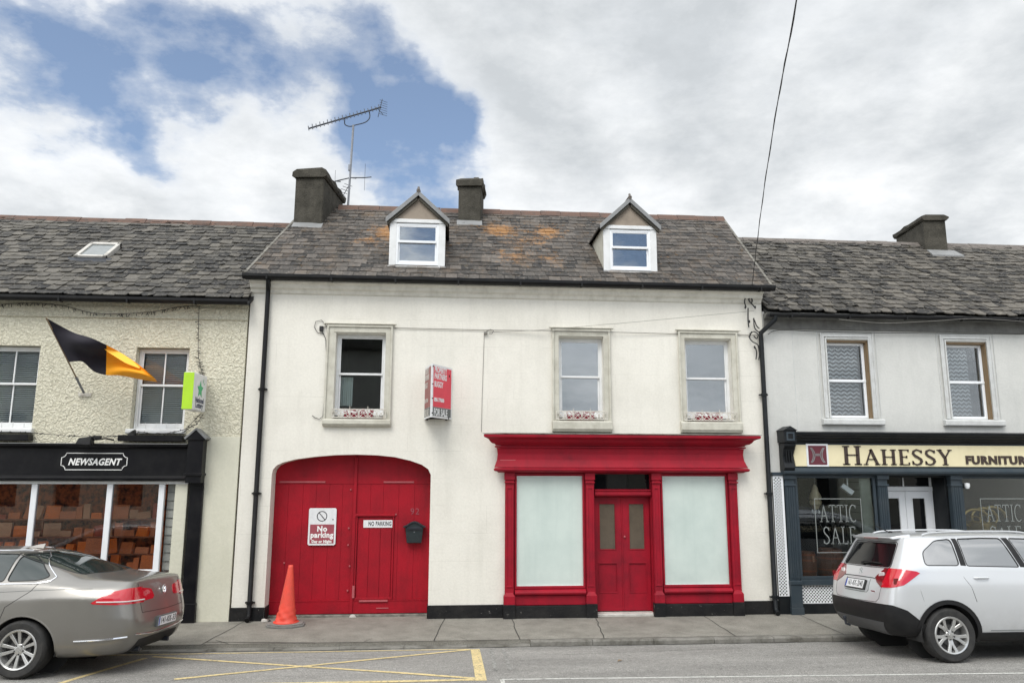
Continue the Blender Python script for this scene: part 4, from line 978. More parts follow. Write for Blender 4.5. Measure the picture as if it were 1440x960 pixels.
# things in the shop windows
def barrel(x, y, z, r, h, label):
    B = Thing('barrel', label, 'barrel', (x, y, z), 'wooden barrels in the furniture shop window')
    prof = [(r*.82, 0), (r*.93, h*.2), (r, h*.5), (r*.93, h*.8), (r*.82, h), (r*.76, h), (r*.76, h-.03), (0, h-.03)]
    B.part('staves', MB().lathe(prof, (x, y, z), 16), 'wicker')
    for f in (.1, .3, .7, .9):
        rr = r*(.82+.18*(1-abs(f-.5)*2)**.8)+.004; B.part('hoop', MB().lathe([(rr, 0), (rr+.004, .0), (rr+.004, .03), (rr, .03)], (x, y, z+h*f-.015), 16, cap=False), 'shelf_brown', smooth=False)
barrel(6.40, .24, .56, .17, .46, 'smaller wooden barrel with a price tag standing by the left pilaster in the shop window')
barrel(6.88, .32, .56, .24, .50, 'wide wooden barrel standing in the middle of the furniture shop window')
single('price_tag', MB().box(6.42, 6.45, .045, .05, .86, .96), 'paper', 'small pale price tag hanging on the smaller barrel', 'tag', (6.43, .2, .86))
LT = Thing('hanging_lantern', 'ornate pale hanging lantern behind the shop glass above the window lettering', 'lantern', (6.69, .35, 1.75))
LT.part('shade', MB().lathe([(.01, .42), (.05, .36), (.06, .30), (.10, .22), (.11, .16), (.09, .13), (.11, .11), (.10, .05), (.07, .04), (.05, -.02), (0, -.03)], (6.69, .35, 1.78), 12, cap=False), 'brass_pale', smooth=True)
for q in range(6): LT.part('pendant', MB().lathe([(0, 0), (.015, .02), (.012, .06), (0, .08)], (6.69+.06*cos(q), .35+.06*sin(q), 1.66+.02*(q % 2)), 6, cap=False), 'lace')
LT.part('chain', MB().tube([(6.69, .35, 2.2), (6.69, .35, 2.37)], .006, 5), 'steel')
SP = Thing('spotlight', 'white box spotlight tilted down inside the top right of the shop window', 'spotlight', (7.25, .25, 2.2))
m = MB().box(-.05, .05, -.13, .10, -.045, .045); m.xform(Matrix.Translation((7.22, .22, 2.12)) @ Matrix.Rotation(radians(40), 4, 'Y') @ Matrix.Rotation(radians(75), 4, 'Z')); SP.part('housing', m, 'white_upvc', bevel=.006)
SP.part('bracket', MB().box(7.24, 7.26, .21, .23, 2.16, 2.37), 'white_upvc')
SC = Thing('security_camera', 'small white dome camera beside the pilaster in the right shop window', 'camera', (9.36, .06, 2.25))
SC.part('dome', MB().lathe([(0, -.05), (.03, -.04), (.045, 0), (.045, .05), (0, .06)], (9.36, -.06, 2.18), 12, cap=False), 'white_upvc', smooth=True); SC.part('bracket', MB().box(9.345, 9.375, -.06, .0, 2.19, 2.21), 'white_upvc')
# carved gilt carriage ornament in the right window
OR = Thing('gilt_ornament', 'golden carved scroll ornament standing in the right shop window', 'ornament', (9.95, .5, .56))
m = MB()
for s in range(3):
    P = []
    for q in range(26):
        a = q*.36; r = .30*(1-q/30); P.append((9.80+s*.20+r*cos(a), .45+s*.04, 1.55+s*.02+r*.75*sin(a)))
    m.tube(P, [.03*(1-q/40) for q in range(26)], 7)
OR.part('scroll', m, 'brass', smooth=True)
OR.part('bowl', MB().lathe([(.05, -.14), (.18, -.10), (.25, 0), (.27, .12), (.25, .13), (.2, .02), (0, -.05)], (9.95, .5, 1.38), 18, cap=False), 'brass', smooth=True)
OR.part('pedestal', MB().lathe([(.2, 0), (.2, .04), (.06, .10), (.045, .5), (.08, .68)], (9.95, .5, .56), 14), 'brass', smooth=True)

# =================================================================== SMALL THINGS ON THE WALLS
# for sale board: two panels meeting in a ridge away from the wall
pt = W(609, 508, -.62); pb = W(605, 582, -.62); rt = W(636, 521, -.02); rbm = W(633, 594, -.02); lt = W(598.5, 535, -.02); lb = W(598, 592, -.02)
zt, zb = (pt.z+rt.z)/2, (pb.z+rbm.z)/2
FS = Thing('for_sale_board', 'red V shaped for sale board on the white wall above the gate', 'sign', (-.2, 0, zb))
ax, ay = (pt.x+pb.x)/2, -.62; rx, lx = rt.x-.01, lt.x
def panel(x0, y0, x1, y1, za, zb_, off0, off1, s0=0, s1=1):
    d = Vector((x1-x0, y1-y0, 0)); n = Vector((d.y, -d.x, 0)).normalized()
    if n.y > 0: n = -n
    A = Vector((x0, y0, 0))+d*s0; B = Vector((x0, y0, 0))+d*s1
    q = []
    for z in (za, zb_):
        for p, o in ((A, off0), (B, off0), (B, off1), (A, off1)): q.append((p.x+n.x*o, p.y+n.y*o, z))
    return MB().hexa(q)
def fs(side, x0, y0, x1, y1, reds, nn):
    dz = zt-zb
    P = FS.part('panel', panel(x0, y0, x1, y1, zb, zt, 0, .012), 'sign_white', bevel=.002)
    FS.part('panel_field', panel(x0, y0, x1, y1, zb+dz*.20, zt-.035, .0125, .0145, .05, .95), reds, P); FS.part('panel_footer', panel(x0, y0, x1, y1, zb+.03, zb+dz*.195, .0125, .0145, .05, .95), 'board_grey', P)
    d = Vector((x1-x0, y1-y0, 0)); L = d.length; d.normalize(); n = Vector((d.y, -d.x, 0))
    if n.y > 0: n = -n
    right = d if Vector((0, 0, 1)).cross(d).dot(n) < 0 else -d
    # the reader's right hand direction
    r = Vector((0, 0, 1)).cross(n)*-1
    if Vector(r).cross(Vector((0, 0, 1))).dot(n) < 0: r = -r
    start = Vector((x0, y0, 0)) if r.dot(d) > 0 else Vector((x1, y1, 0))
    out = MB()
    for txt, f, size, mw, c in (('PROPERTY', .90, .135, .62, 0), ('PARTNERS', .775, .135, .62, 0), ('BUGGY', .625, .135, .44, 0), ('056 77000', .335, .085, .50, 0), ('FOR SALE', .10, .165, .68, 0)):
        t = text_mb(txt, size, .002, .004, align='LEFT'); w_ = max(v[0] for v in t.v); t.xform(Matrix.Diagonal((mw*L/w_, 1, 1, 1)))
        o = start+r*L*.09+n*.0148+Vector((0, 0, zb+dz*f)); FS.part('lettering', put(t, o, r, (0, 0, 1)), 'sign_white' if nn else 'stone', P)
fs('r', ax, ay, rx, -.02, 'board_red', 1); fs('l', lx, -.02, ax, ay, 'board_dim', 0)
br = MB()
for z in (zb+.02, zt-.15): br.box(lx+.03, rx-.03, -.13, -.10, z-.02, z+.02).box(lx+.02, lx+.06, -.13, -.001, z-.035, z+.035).box(rx-.10, rx-.06, -.13, -.001, z-.035, z+.035)
FS.part('wall_bracket', br, 'black_gutter')
sc_ = MB()
for f in (.08, .35, .62, .95): sc_.lathe([(0, -.012), (.012, -.008), (.012, 0)], (ax+.02, ay-.012, zb+(zt-zb)*f), 8, 'y', cap=False)
FS.part('screw', sc_, 'cable')
# parking signs on the gate
NP = Thing('parking_sign', 'white and maroon no parking day or night sign screwed to the left gate leaf', 'sign', (-2.17, .29, 1.17))
a, b = W(435, 714, .29), W(471.5, 766, .29); x0, x1, z1, z0 = a.x, b.x, a.z, b.z; h = z1-z0; c = (x0+x1)/2
NP.part('plate', MB().plate([(x0+.02, z0), (x1-.02, z0), (x1, z0+.02), (x1, z1-.02), (x1-.02, z1), (x0+.02, z1), (x0, z1-.02), (x0, z0+.02)], [], .280, .2855), 'sign_white')
NP.part('lower_panel', MB().box(x0+.03, x1-.03, .2785, .2799, z0+.03, z0+h*.56), 'pink_panel')
ci = MB(); r = .088; zc = z0+h*.78
ci.add([(c-.01+rr*cos(2*pi*q/32), .2785, zc+rr*sin(2*pi*q/32)) for rr in (r, r-.014) for q in range(32)], [(q, (q+1) % 32, 32+(q+1) % 32, 32+q) for q in range(32)])
ribbon_ = MB(); ribbon(ribbon_, [(-.055, .062), (.055, -.062)], [.014, .014], .0015); ribbon_.xform(Matrix.Translation((c-.01, .2795, zc))); ci.join(ribbon_)
ci.lathe([(0, -.003), (.011, -.002), (.011, 0)], (x1-.055, .2795, zc-.055), 8, 'y', cap=False)
NP.part('symbol', ci, 'black_letter')
tx = MB()
for txt, f, size, mw in (('No', .435, .125, .36), ('parking', .27, .125, .82), ('Day or Night', .10, .062, .72)):
    t = text_mb(txt, size, .002, .005 if size > .1 else .0028, spacing=1.1); w_ = max(v[0] for v in t.v)-min(v[0] for v in t.v); t.xform(Matrix.Diagonal((mw*(x1-x0)/w_, 1, 1, 1))); NP.part('lettering', put(t, (c, .2782, z0+h*f)), 'white_letter')
NQ = Thing('parking_sign', 'long narrow white no parking sign at the top of the wicket door', 'sign', (-1.2, .28, 1.46))
a, b = W(511, 731, .28), W(554, 741.5, .28)
NQ.part('plate', MB().box(a.x, b.x, .300, .305, b.z, a.z), 'sign_white', bevel=.002)
t = text_mb('NO PARKING', .10, .002, .0022, spacing=1.12); w_ = max(v[0] for v in t.v)-min(v[0] for v in t.v); t.xform(Matrix.Diagonal(((b.x-a.x)*.74/w_, 1, 1, 1))); NQ.part('lettering', put(t, ((a.x+b.x)/2+.02, .2995, (a.z+b.z)/2)), 'black_letter')
# letterbox
a, b = W(570, 740, .2), W(595, 763, .2); x0, x1, z0, z1 = a.x, b.x, b.z, a.z
LB = Thing('letterbox', 'dark grey metal letterbox with a peaked lid hanging on the right gate leaf', 'letterbox', ((x0+x1)/2, .28, z0))
LB.part('body', MB().hexa([(x0+.03, .18, z0), (x1-.03, .18, z0), (x1-.03, .284, z0), (x0+.03, .284, z0), (x0, .16, z1), (x1, .16, z1), (x1, .284, z1), (x0, .284, z1)]), 'letterbox', bevel=.008)
N_ = 9; top = [(x0-.035+(x1-x0+.07)*q/N_, z1+.005+.085*(sin(pi*q/N_)**1.6)) for q in range(N_+1)]
ld = MB().plate([(x0-.035, z1-.012)]+top+[(x1+.035, z1-.012)]+[(p[0], p[1]-.016) for p in reversed(top[1:-1])], [], .135, .284)
LB.part('lid', ld, 'alu_dark', bevel=.002)
LB.part('front_plate', MB().plate([(x0+.01, z1-.01)]+[(p[0]*.94+(x0+x1)/2*.06, p[1]-.018) for p in top]+[(x1-.01, z1-.01)], [], .165, .28), 'letterbox')
LB.part('flap', MB().hexa([(x0+.02, .15, z1-.06), (x1-.02, .15, z1-.06), (x1-.02, .161, z1-.06), (x0+.02, .161, z1-.06), (x0+.03, .135, z1-.02), (x1-.03, .135, z1-.02), (x1-.03, .16, z1-.005), (x0+.03, .16, z1-.005)]), 'alu_dark')
LB.part('lock', MB().lathe([(0, -.006), (.01, -.004), (.01, 0)], ((x0+x1)/2, .163, z1-.09), 8, 'y', cap=False), 'steel')
# cone
cp_ = W(402, 872, -.38); CX, CY = cp_.x, -.38; ct = W(407, 794, CY).z
TC = Thing('traffic_cone', 'faded orange traffic cone with crumpled skirt on a round dark base', 'cone', (CX, CY, 0))
bs = MB(); N_ = 9
pr = [(.305+.012*((q*7) % 3), q) for q in range(N_)]
outl = [(CX+r_*cos(2*pi*q/N_+.3), CY+r_*.86*sin(2*pi*q/N_+.3)) for r_, q in pr]
bs.plate(outl, [], .0, .035, 'z'); bs.plate([((x-CX)*.93+CX, (y-CY)*.93+CY) for x, y in outl], [], .0351, .052, 'z'); TC.part('base', bs, 'cone_base', bevel=.006)
cn = MB(); n = 30; lv = 26; vs = []
for i in range(lv+1):
    t = i/lv; z = .053+(ct-.053)*t; r0 = .178*(1-t)+.040*t
    if t < .30: r0 = .168-.05*(t/.30)**.9
    if t >= .30: r0 = .118+(.036-.118)*((t-.30)/.70)
    for k in range(n):
        a = 2*pi*k/n; w = max(0, (.34-t)/.34)
        r = r0+w*.017*sin(a*5+t*34)+w*.012*sin(a*3-t*60)+(.02 if t < .02 else 0)
        lean = .035*t
        vs.append((CX+.03*0+r*cos(a)+lean, CY+r*.95*sin(a), z))
fs_ = [(i*n+k, i*n+(k+1) % n, (i+1)*n+(k+1) % n, (i+1)*n+k) for i in range(lv) for k in range(n)]
cn.add(vs, fs_+[tuple(lv*n+k for k in range(n))]); TC.part('cone', cn, 'orange', smooth='all')
TC.part('rim', MB().lathe([(.168, .0), (.198, .002), (.196, .012), (.165, .014)], (CX, CY, .0525), 28, cap=False), 'orange', smooth=True)
# rubble by the gate jamb, stone at the gate foot
rnd = random.Random(4)
for i, (px, py, s, lab) in enumerate(((371, 857, .05, 'pale broken piece of render against the black plinth left of the cone'), (374, 867, .045, 'small pale broken stone on the pavement left of the cone base'), (380, 862, .03, 'dark chip of stone beside the gate jamb behind the cone'), (496, 863, .055, 'rounded pale stone at the foot of the gate between its two leaves'))):
    g = W(px, py, -.07 if i < 3 else .22); m = MB(); c = Vector((g.x, -.07 if i < 3 else .20, s*.5))
    vs = [c+Vector((cos(a)*s*rnd.uniform(.7, 1.3), sin(a)*s*.7, -s*.5)) for a in [q*pi/3 for q in range(6)]]+[c+Vector((cos(a)*s*.6, sin(a)*s*.4, s*rnd.uniform(.2, .6))) for a in [q*pi/3 for q in range(6)]]
    m.add(vs, [tuple(range(6)), tuple(range(6, 12))]+[(k, (k+1) % 6, (k+1) % 6+6, k+6) for k in range(6)]); single('stone', m, 'stone' if i != 2 else 'plinth', lab, 'stone', tuple(c-Vector((0, 0, s*.5))), bevel=.006)

# wires
cable_thing([W(455, 459, -.02), W(560, 461, -.02), W(690, 464, -.02), W(790, 465, -.09), W(940, 469, -.02), W(1060, 471, -.02), W(1072, 472, -.05)], .006, 'grey_cable', 'wall_cable', 'long grey cable running level above the three windows of the white house')
cable_thing([W(688, 467, -.03), W(760, 464, -.09), W(900, 452, -.09), W(1060, 437, -.09)], .0035, 'grey_cable', 'wall_cable', 'thin cable rising to the right above the middle window')
JB = Thing('junction_box', 'small black junction box at the top left of the window over the gate', 'junction box', tuple(W(452, 462, 0)))
c = W(452, 462, -.03); JB.part('box', MB().box(c.x-.032, c.x+.032, -.05, -.001, c.z-.045, c.z+.045), 'cable', bevel=.006)
JB.part('lead_in', MB().tube([W(x, y, -.02) for x, y in ((462, 461), (452, 450), (444, 452), (442, 460), (447, 468), (456, 469))], .005, 6), 'cable', smooth=True)
JB.part('lead_out', MB().tube([W(x, y, -.02) for x, y in ((453, 466), (458, 476), (459, 500), (456, 560), (454, 585), (449, 589), (443, 587), (439, 584))], .0055, 6), 'cable', smooth=True)
cable_thing([W(681, 468, -.01), W(680, 500, -.01), W(678, 560, -.01), W(677, 607, -.01)], .004, 'grey_cable', 'wall_cable', 'thin vertical cable down to the left end of the red cornice')
DB = Thing('cable_bracket', 'little dark cable bracket on the wall above the left end of the red cornice', 'bracket', tuple(W(683, 467, 0)))
c = W(683, 468, -.03); DB.part('peg', MB().box(c.x-.03, c.x+.03, -.06, -.001, c.z-.02, c.z+.02), 'grey_cable', bevel=.004); DB.part('hook', MB().tube([W(x, y, -.06) for x, y in ((684, 466), (690, 463), (694, 465), (692, 469), (687, 469))], .005, 6), 'cable', smooth=True)
# overhead service cable
OC = [W(1057, 408, -.22), W(1060, 380, -.9), W(1065, 338, -1.9), W(1075, 262, -3.8), W(1094, 142, -6.2), W(1120, 0, -8.2)]
e = OC[-1]; d = (OC[-1]-OC[-2]).normalized(); OC += [Vector((e.x-1.2, -11.5, e.z+.12)), Vector((e.x-3.6, -17.0, 6.6))]
def smooth_pts(P, k=6):
    out = []
    for i in range(len(P)-1):
        p0, p1, p2, p3 = P[max(0, i-1)], P[i], P[i+1], P[min(len(P)-1, i+2)]
        for q in range(k):
            t = q/k; out.append(.5*((2*p1)+(p2-p0)*t+(2*p0-5*p1+4*p2-p3)*t*t+(3*p1-p0-3*p2+p3)*t*t*t))
    return out+[P[-1]]
mb = MB(); sp_ = smooth_pts([Vector(p) for p in OC], 10)
mb.tube(sp_, .0050, 6); mb.tube([p+Vector((.006*cos(i*.9), 0, .006*sin(i*.9))) for i, p in enumerate(sp_)], .004, 6)
single('overhead_cable', mb, 'cable', 'black twisted overhead cable slanting up across the sky from the right end of the eaves', 'cable', tuple(OC[0]), smooth=True)
TK = Thing('cable_bracket', 'tangle of drop wires and insulators fixed under the right end of the eaves', 'bracket', tuple(W(1058, 430, 0)))
def wires(T, lst, r=.012, y=-.08):
    for P in lst: T.part('wire', MB().tube(smooth_pts([W(a_, b_, y) for a_, b_ in P], 4), r, 6), 'cable', smooth=True)
wires(TK, [((1058, 408), (1050, 416), (1047, 424), (1049, 432), (1047, 433)), ((1058, 408), (1056, 416), (1053, 422), (1058, 428), (1062, 433)), ((1055, 418), (1058, 422), (1056, 426), (1052, 420)), ((1052, 433), (1052, 450), (1053, 460))])
TK.part('hook', MB().tube([W(1058, 406, -.2), W(1056, 412, -.12), W(1055, 418, -.001)], .011, 6), 'steel')
for (x, y) in ((1048, 432), (1062, 432), (1053, 452)): p = W(x, y, -.08); TK.part('insulator', MB().lathe([(0, -.03), (.014, -.02), (.014, .02), (0, .03)], p, 8, cap=False), 'cable')
TK2 = Thing('cable_bracket', 'lower knot of drop wires entering the downpipe corner beside the grey house', 'bracket', tuple(W(1062, 470, 0)))
wires(TK2, [((1060, 449), (1061, 460), (1066, 466), (1074, 467)), ((1061, 450), (1064, 458), (1068, 462)), ((1056, 468), (1054, 474), (1058, 480), (1065, 484), (1069, 490)), ((1056, 469), (1060, 466), (1066, 470), (1064, 476), (1060, 472)), ((1062, 488), (1064, 496), (1063, 505)), ((1066, 486), (1068, 496), (1067, 506)), ((1069, 484), (1071, 500)), ((1053, 474), (1057, 466))], .010)
for (x, y) in ((1060, 449), (1054, 452), (1061, 488), (1055, 470)): p = W(x, y, -.08); TK2.part('insulator', MB().lathe([(0, -.03), (.014, -.02), (.014, .02), (0, .03)], p, 8, cap=False), 'cable')
# wires under the grey eaves
cable_thing(smooth_pts([W(1080, 470, -.06), W(1095, 464, -.06), W(1150, 466, -.06), W(1250, 468, -.06), W(1440, 470, -.06)], 4), .006, 'cable', 'wall_cable', 'black cable running along the grey house just under its eaves board')
cable_thing(smooth_pts([W(1180, 449, -.32), W(1240, 454, -.30), W(1300, 452, -.30), W(1370, 448, -.32), W(1440, 452, -.3)], 4), .004, 'grey_cable', 'wall_cable', 'thin wire looping along the gutter of the grey house')

# tv aerial
AX, AY, AZ = -2.30, 2.95, 8.12
top = W(497, 176, AY)
TV = Thing('tv_aerial', 'tall television aerial with long comb boom on a galvanised mast on the ridge', 'aerial', (AX, AY, AZ-.1))
mx = W(489, 292, AY).x
TV.part('mast', MB().tube([(mx, AY, AZ-.15), top], .024, 8).tube([W(491.5, 240, AY), W(492, 232, AY)], .034, 8), 'steel', smooth=True)
b0, b1 = W(434, 181, AY-.25), W(536, 151, AY+.15)
BM = TV.part('boom', MB().tube([b0, b1], .018, 6), 'alu_dark')
el = MB(); d = (b1-b0); side = Vector((.25, .9, .35)).normalized()
for i in range(20):
    p = b0+d*(i/19.5); l = .11+.02*(i % 2)
    el.tube([p+Vector((.03, -.10, -.085)), p+Vector((0, 0, .0)), p+Vector((-.035, .12, .115+.02*(i % 2)))], .010, 5)
TV.part('element', el, 'alu_dark', BM)
rf = MB()
for k in range(-3, 4):
    p = b1-d*.03; rf.tube([p+Vector((.10, 0, .035*k*1.6))-side*.25, p+Vector((.10, 0, .035*k*1.6))+side*.25], .005, 5)
rf.tube([b1-d*.04+Vector((0, 0, -.22)), b1+Vector((.02, 0, .20))], .008, 5); rf.tube([b1-d*.05+Vector((-.03, 0, .02)), b1+Vector((.05, 0, -.18))], .007, 5)
TV.part('reflector', rf, 'alu_dark', BM)
TV.part('cradle', MB().tube(smooth_pts([W(485, 167, AY), W(485, 175, AY), W(492, 178, AY), W(500, 176, AY), W(514, 172, AY), W(520, 165, AY), W(519, 156, AY)], 4), .012, 6), 'alu_dark', smooth=True)
cx0, cx1 = W(471, 255, AY), W(513, 250, AY); cc = W(493, 250, AY)
ar = MB().tube([cx0, cc, cx1], .012, 6)
for p, q in ((cx0, Vector((.16, -.25, -.1))), (cx1, Vector((.18, -.35, -.12))), (cc, Vector((.16, -.3, -.13)))): ar.tube([p, p+q], .012, 5)
ar.tube([cx1+Vector((0, 0, .33)), cx1+Vector((0, 0, -.30))], .004, 5).tube([cx0+Vector((0, 0, .26)), cx0+Vector((0, 0, -.05))], .004, 5)
TV.part('lower_dipole', ar, 'alu_dark')
ar = MB(); q = W(487, 268, AY)
for i in range(5): ar.tube([q+Vector((-.17+.035*i, -.1, -.12+.06*i)), q+Vector((-.03+.035*i, .1, -.10+.06*i))], .006, 5)
ar.tube([W(490, 262, AY), W(482, 276, AY)], .008, 5)
TV.part('small_array', ar, 'alu_dark')

# flag
fb = W(118, 552, -.03); ft = W(65, 447, -.95)
FL = Thing('flag', 'black and amber flag on a slanting pole fixed to the cream roughcast wall', 'flag', tuple(fb))
FL.part('pole', MB().tube([fb, ft], .012, 8), 'brown_wood', smooth=True)
def along(t): return fb+(ft-fb)*t
FL.part('pole_holder', MB().tube([along(.0), along(.22)], .02, 8).tube([along(.2)-Vector((.03, 0, 0)), along(.2)+Vector((.03, 0, 0))], .008, 6), 'steel')
FL.part('bracket', MB().box(fb.x-.09, fb.x+.11, -.02, -.001, fb.z-.06, fb.z+.0).tube([W(112, 548, -.05), W(110, 554, -.05), W(124, 554, -.05), W(126, 547, -.05)], .008, 6), 'iron_white', bevel=.003)
topE = [(65, 447), (85, 458), (105, 468), (128, 475), (150, 485), (172, 497), (197, 514), (219, 533)]
botE = [(97, 509), (106, 508), (117, 509), (132, 522), (149, 527), (170, 528), (196, 533), (221, 537)]
def cloth(i0, i1, rows=9, sub=5):
    m = MB(); cols = []
    n = len(topE)
    for i in range(i0*sub, i1*sub+1):
        u = i/sub; a = int(min(n-2, u)); f = u-a
        def cr(E):
            p0, p1, p2, p3 = [Vector(E[max(0, min(n-1, a+k))]) for k in (-1, 0, 1, 2)]
            return .5*((2*p1)+(p2-p0)*f+(2*p0-5*p1+4*p2-p3)*f*f+(3*p1-p0-3*p2+p3)*f*f*f)
        T_, B_ = cr(topE), cr(botE); s = u/(n-1); col = []
        for r in range(rows+1):
            t = r/rows; p = T_.lerp(B_, t)
            y = -.93+.30*t+.25*s+.13*sin(s*11+t*3.2)*(.3+s)+.07*sin(t*8+s*7)*min(1, s*3)
            col.append(W(p.x, p.y, y))
        cols.append(col)
    for c in cols: m.v += [tuple(p) for p in c]
    for i in range(len(cols)-1):
        for r in range(rows): m.f.append((i*(rows+1)+r, i*(rows+1)+r+1, (i+1)*(rows+1)+r+1, (i+1)*(rows+1)+r)); m.t.append(None)
    return m
def split_cloth():
    FL.part('black_half', cloth(0, 4), 'flag_black', smooth='all'); FL.part('amber_half', cloth(4, 7), 'flag_amber', smooth='all')
split_cloth()
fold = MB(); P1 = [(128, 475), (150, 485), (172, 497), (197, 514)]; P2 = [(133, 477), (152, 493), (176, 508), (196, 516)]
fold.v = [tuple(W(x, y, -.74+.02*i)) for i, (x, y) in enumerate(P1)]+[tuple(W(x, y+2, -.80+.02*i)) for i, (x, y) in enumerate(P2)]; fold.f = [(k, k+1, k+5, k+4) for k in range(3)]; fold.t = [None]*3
FL.part('amber_fold', fold, 'amber_lit', smooth='all')
# lottery light box
a = W(258.5, 522.6, -.75); b = W(274, 522.6, -.75); zb_ = (W(254, 574.7, -.75).z+W(269.7, 575.8, -.75).z)/2
x0, x1, z1, z0 = a.x, b.x, a.z, zb_
LS = Thing('lottery_sign', 'lime green and white lottery sign box projecting from the cream wall', 'sign', ((x0+x1)/2, -.05, z0))
LS.part('casing', MB().box(x0+.004, x1-.004, -.745, -.10, z0, z1), 'sign_white', bevel=.012)
LS.part('front_panel', MB().box(x0+.006, x1-.004, -.752, -.746, z0+.006, z1-.006), 'lime')
LS.part('bracket', MB().box(x0+.06, x1-.06, -.10, -.001, z0+.1, z0+.14).box(x0+.06, x1-.06, -.10, -.001, z1-.14, z1-.1), 'steel')
for sx, xx in ((1, x1-.003), (-1, x0+.003)):
    st = MB(); P = []
    for q in range(10):
        an = pi/2+q*pi/5; rr = .145 if q % 2 == 0 else .07; P.append((rr*cos(an)*1.0, rr*sin(an)))
    st.plate(P, [], 0, -.003); st.add([(.10, -.003, .12), (.13, -.003, .19), (.145, -.003, .185), (.12, -.003, .11)], [(0, 1, 2, 3)]).add([(.15, -.003, .10), (.20, -.003, .13), (.205, -.003, .12), (.155, -.003, .085)], [(0, 1, 2, 3)])
    LS.part('star', put(st, (xx, -.42, z0+(z1-z0)*.58), (0, sx, 0)), 'star_green')
    for txt, f in (('National', .28), ('Lottery', .14)):
        LS.part('lettering', put(text_mb(txt, .12, .002, .003), (xx, -.42, z0+(z1-z0)*f), (0, sx, 0)), 'navy')
# floodlight on the newsagent cornice
FD = Thing('floodlight', 'black floodlight lying on the newsagent cornice left of the upstairs window', 'floodlight', tuple(W(122, 622, -.2)))
c = W(121, 620, -.28); m = MB().hexa([(-.13, -.1, -.06), (.11, -.1, -.07), (.11, .08, -.07), (-.13, .08, -.06), (-.09, -.08, .05), (.12, -.08, .07), (.10, .05, .08), (-.07, .05, .05)]); m.xform(Matrix.Translation(c)); FD.part('housing', m, 'black_plastic', bevel=.012)
FD.part('arm', MB().tube([c+Vector((.1, 0, .02)), c+Vector((.26, .1, .05)), Vector((c.x+.32, -.02, c.z+.03))], .013, 6).box(c.x+.1, c.x+.22, c.y-.02, c.y+.05, c.z+.04, c.z+.09), 'black_plastic')
single('alarm_box', MB().hexa([tuple(W(185, 612, -.16)+Vector(q)) for q in ((-.07, -.04, -.03), (.06, -.04, -.03), (.06, .05, -.03), (-.07, .05, -.03), (-.03, -.03, .05), (.05, -.03, .10), (.05, .04, .10), (-.03, .04, .05))]), 'black_plastic', 'small dark lamp head beside the sill of the window by the lottery sign', 'lamp', tuple(W(185, 612, -.16)), bevel=.006)
# fairy lights: wires with little hanging spikes
def fairy(P, label, n, r=.005, y=-.05, hang=1):
    pts = smooth_pts([W(a_, b_, y) for a_, b_ in P], 6); m = MB().tube(pts, r, 5); rr = random.Random(n)
    tot = len(pts)-1
    for k in range(n):
        u = rr.random()*tot; i = min(tot-1, int(u)); p = pts[i].lerp(pts[i+1], u-i); dx, dz = rr.uniform(-.04, .04), -rr.uniform(.03, .07) if hang else rr.uniform(-.02, .02)
        if not hang: dx = rr.choice((-1, 1))*rr.uniform(.02, .06)
        m.tube([p, p+Vector((dx, -.01, dz))], [.004, .006], 5)
    single('fairy_lights', m, 'cable', label, 'string lights', tuple(pts[0]), 'strings of unlit fairy lights on the cream house', smooth=True)
fairy(((0, 428), (45, 426), (90, 430), (130, 440), (175, 441), (215, 438), (255, 431), (278, 430)), 'unlit fairy lights sagging along under the gutter of the cream house', 60)
fairy(((280, 430), (279, 470), (279, 500), (283, 520), (285, 527)), 'unlit fairy lights hanging down the wall to the lottery sign', 40, hang=0)
fairy(((282, 582), (272, 592), (262, 602), (245, 607), (222, 610), (190, 606)), 'loose strings of fairy lights below the lottery sign box', 30, y=-.2, hang=0)
fairy(((0, 607), (40, 608), (90, 612), (140, 614), (170, 613)), 'fairy lights lying along the newsagent cornice below the flag', 26, y=-.16, hang=0)
fairy(((286, 582), (276, 596), (268, 600), (258, 608)), 'short second string of lights dropping from the lottery sign box', 16, y=-.3, hang=0)
# =================================================================== CARS
# car space: x = distance forward from the rear bumper, y = left(+)/right(-), z up
def ip(tab, x):
    for (a, va), (b, vb) in zip(tab, tab[1:]):
        if x <= b: 
            t = max(0, (x-a)/(b-a)); return va+(vb-va)*t
    return tab[-1][1]
def pch(tab, x):
    """smooth interpolation through a table"""
    n = len(tab)
    if x <= tab[0][0]: return tab[0][1]
    if x >= tab[-1][0]: return tab[-1][1]
    for i in range(n-1):
        if tab[i][0] <= x <= tab[i+1][0]: break
    def sl(k):
        if k <= 0 or k >= n-1: return 0 if n < 3 else ((tab[1][1]-tab[0][1])/(tab[1][0]-tab[0][0]) if k <= 0 else (tab[-1][1]-tab[-2][1])/(tab[-1][0]-tab[-2][0]))
        d0 = (tab[k][1]-tab[k-1][1])/(tab[k][0]-tab[k-1][0]); d1 = (tab[k+1][1]-tab[k][1])/(tab[k+1][0]-tab[k][0])
        return 0 if d0*d1 <= 0 else 2*d0*d1/(d0+d1)
    h = tab[i+1][0]-tab[i][0]; t = (x-tab[i][0])/h; m0, m1 = sl(i)*h, sl(i+1)*h
    return (2*t**3-3*t*t+1)*tab[i][1]+(t**3-2*t*t+t)*m0+(-2*t**3+3*t*t)*tab[i+1][1]+(t**3-t*t)*m1
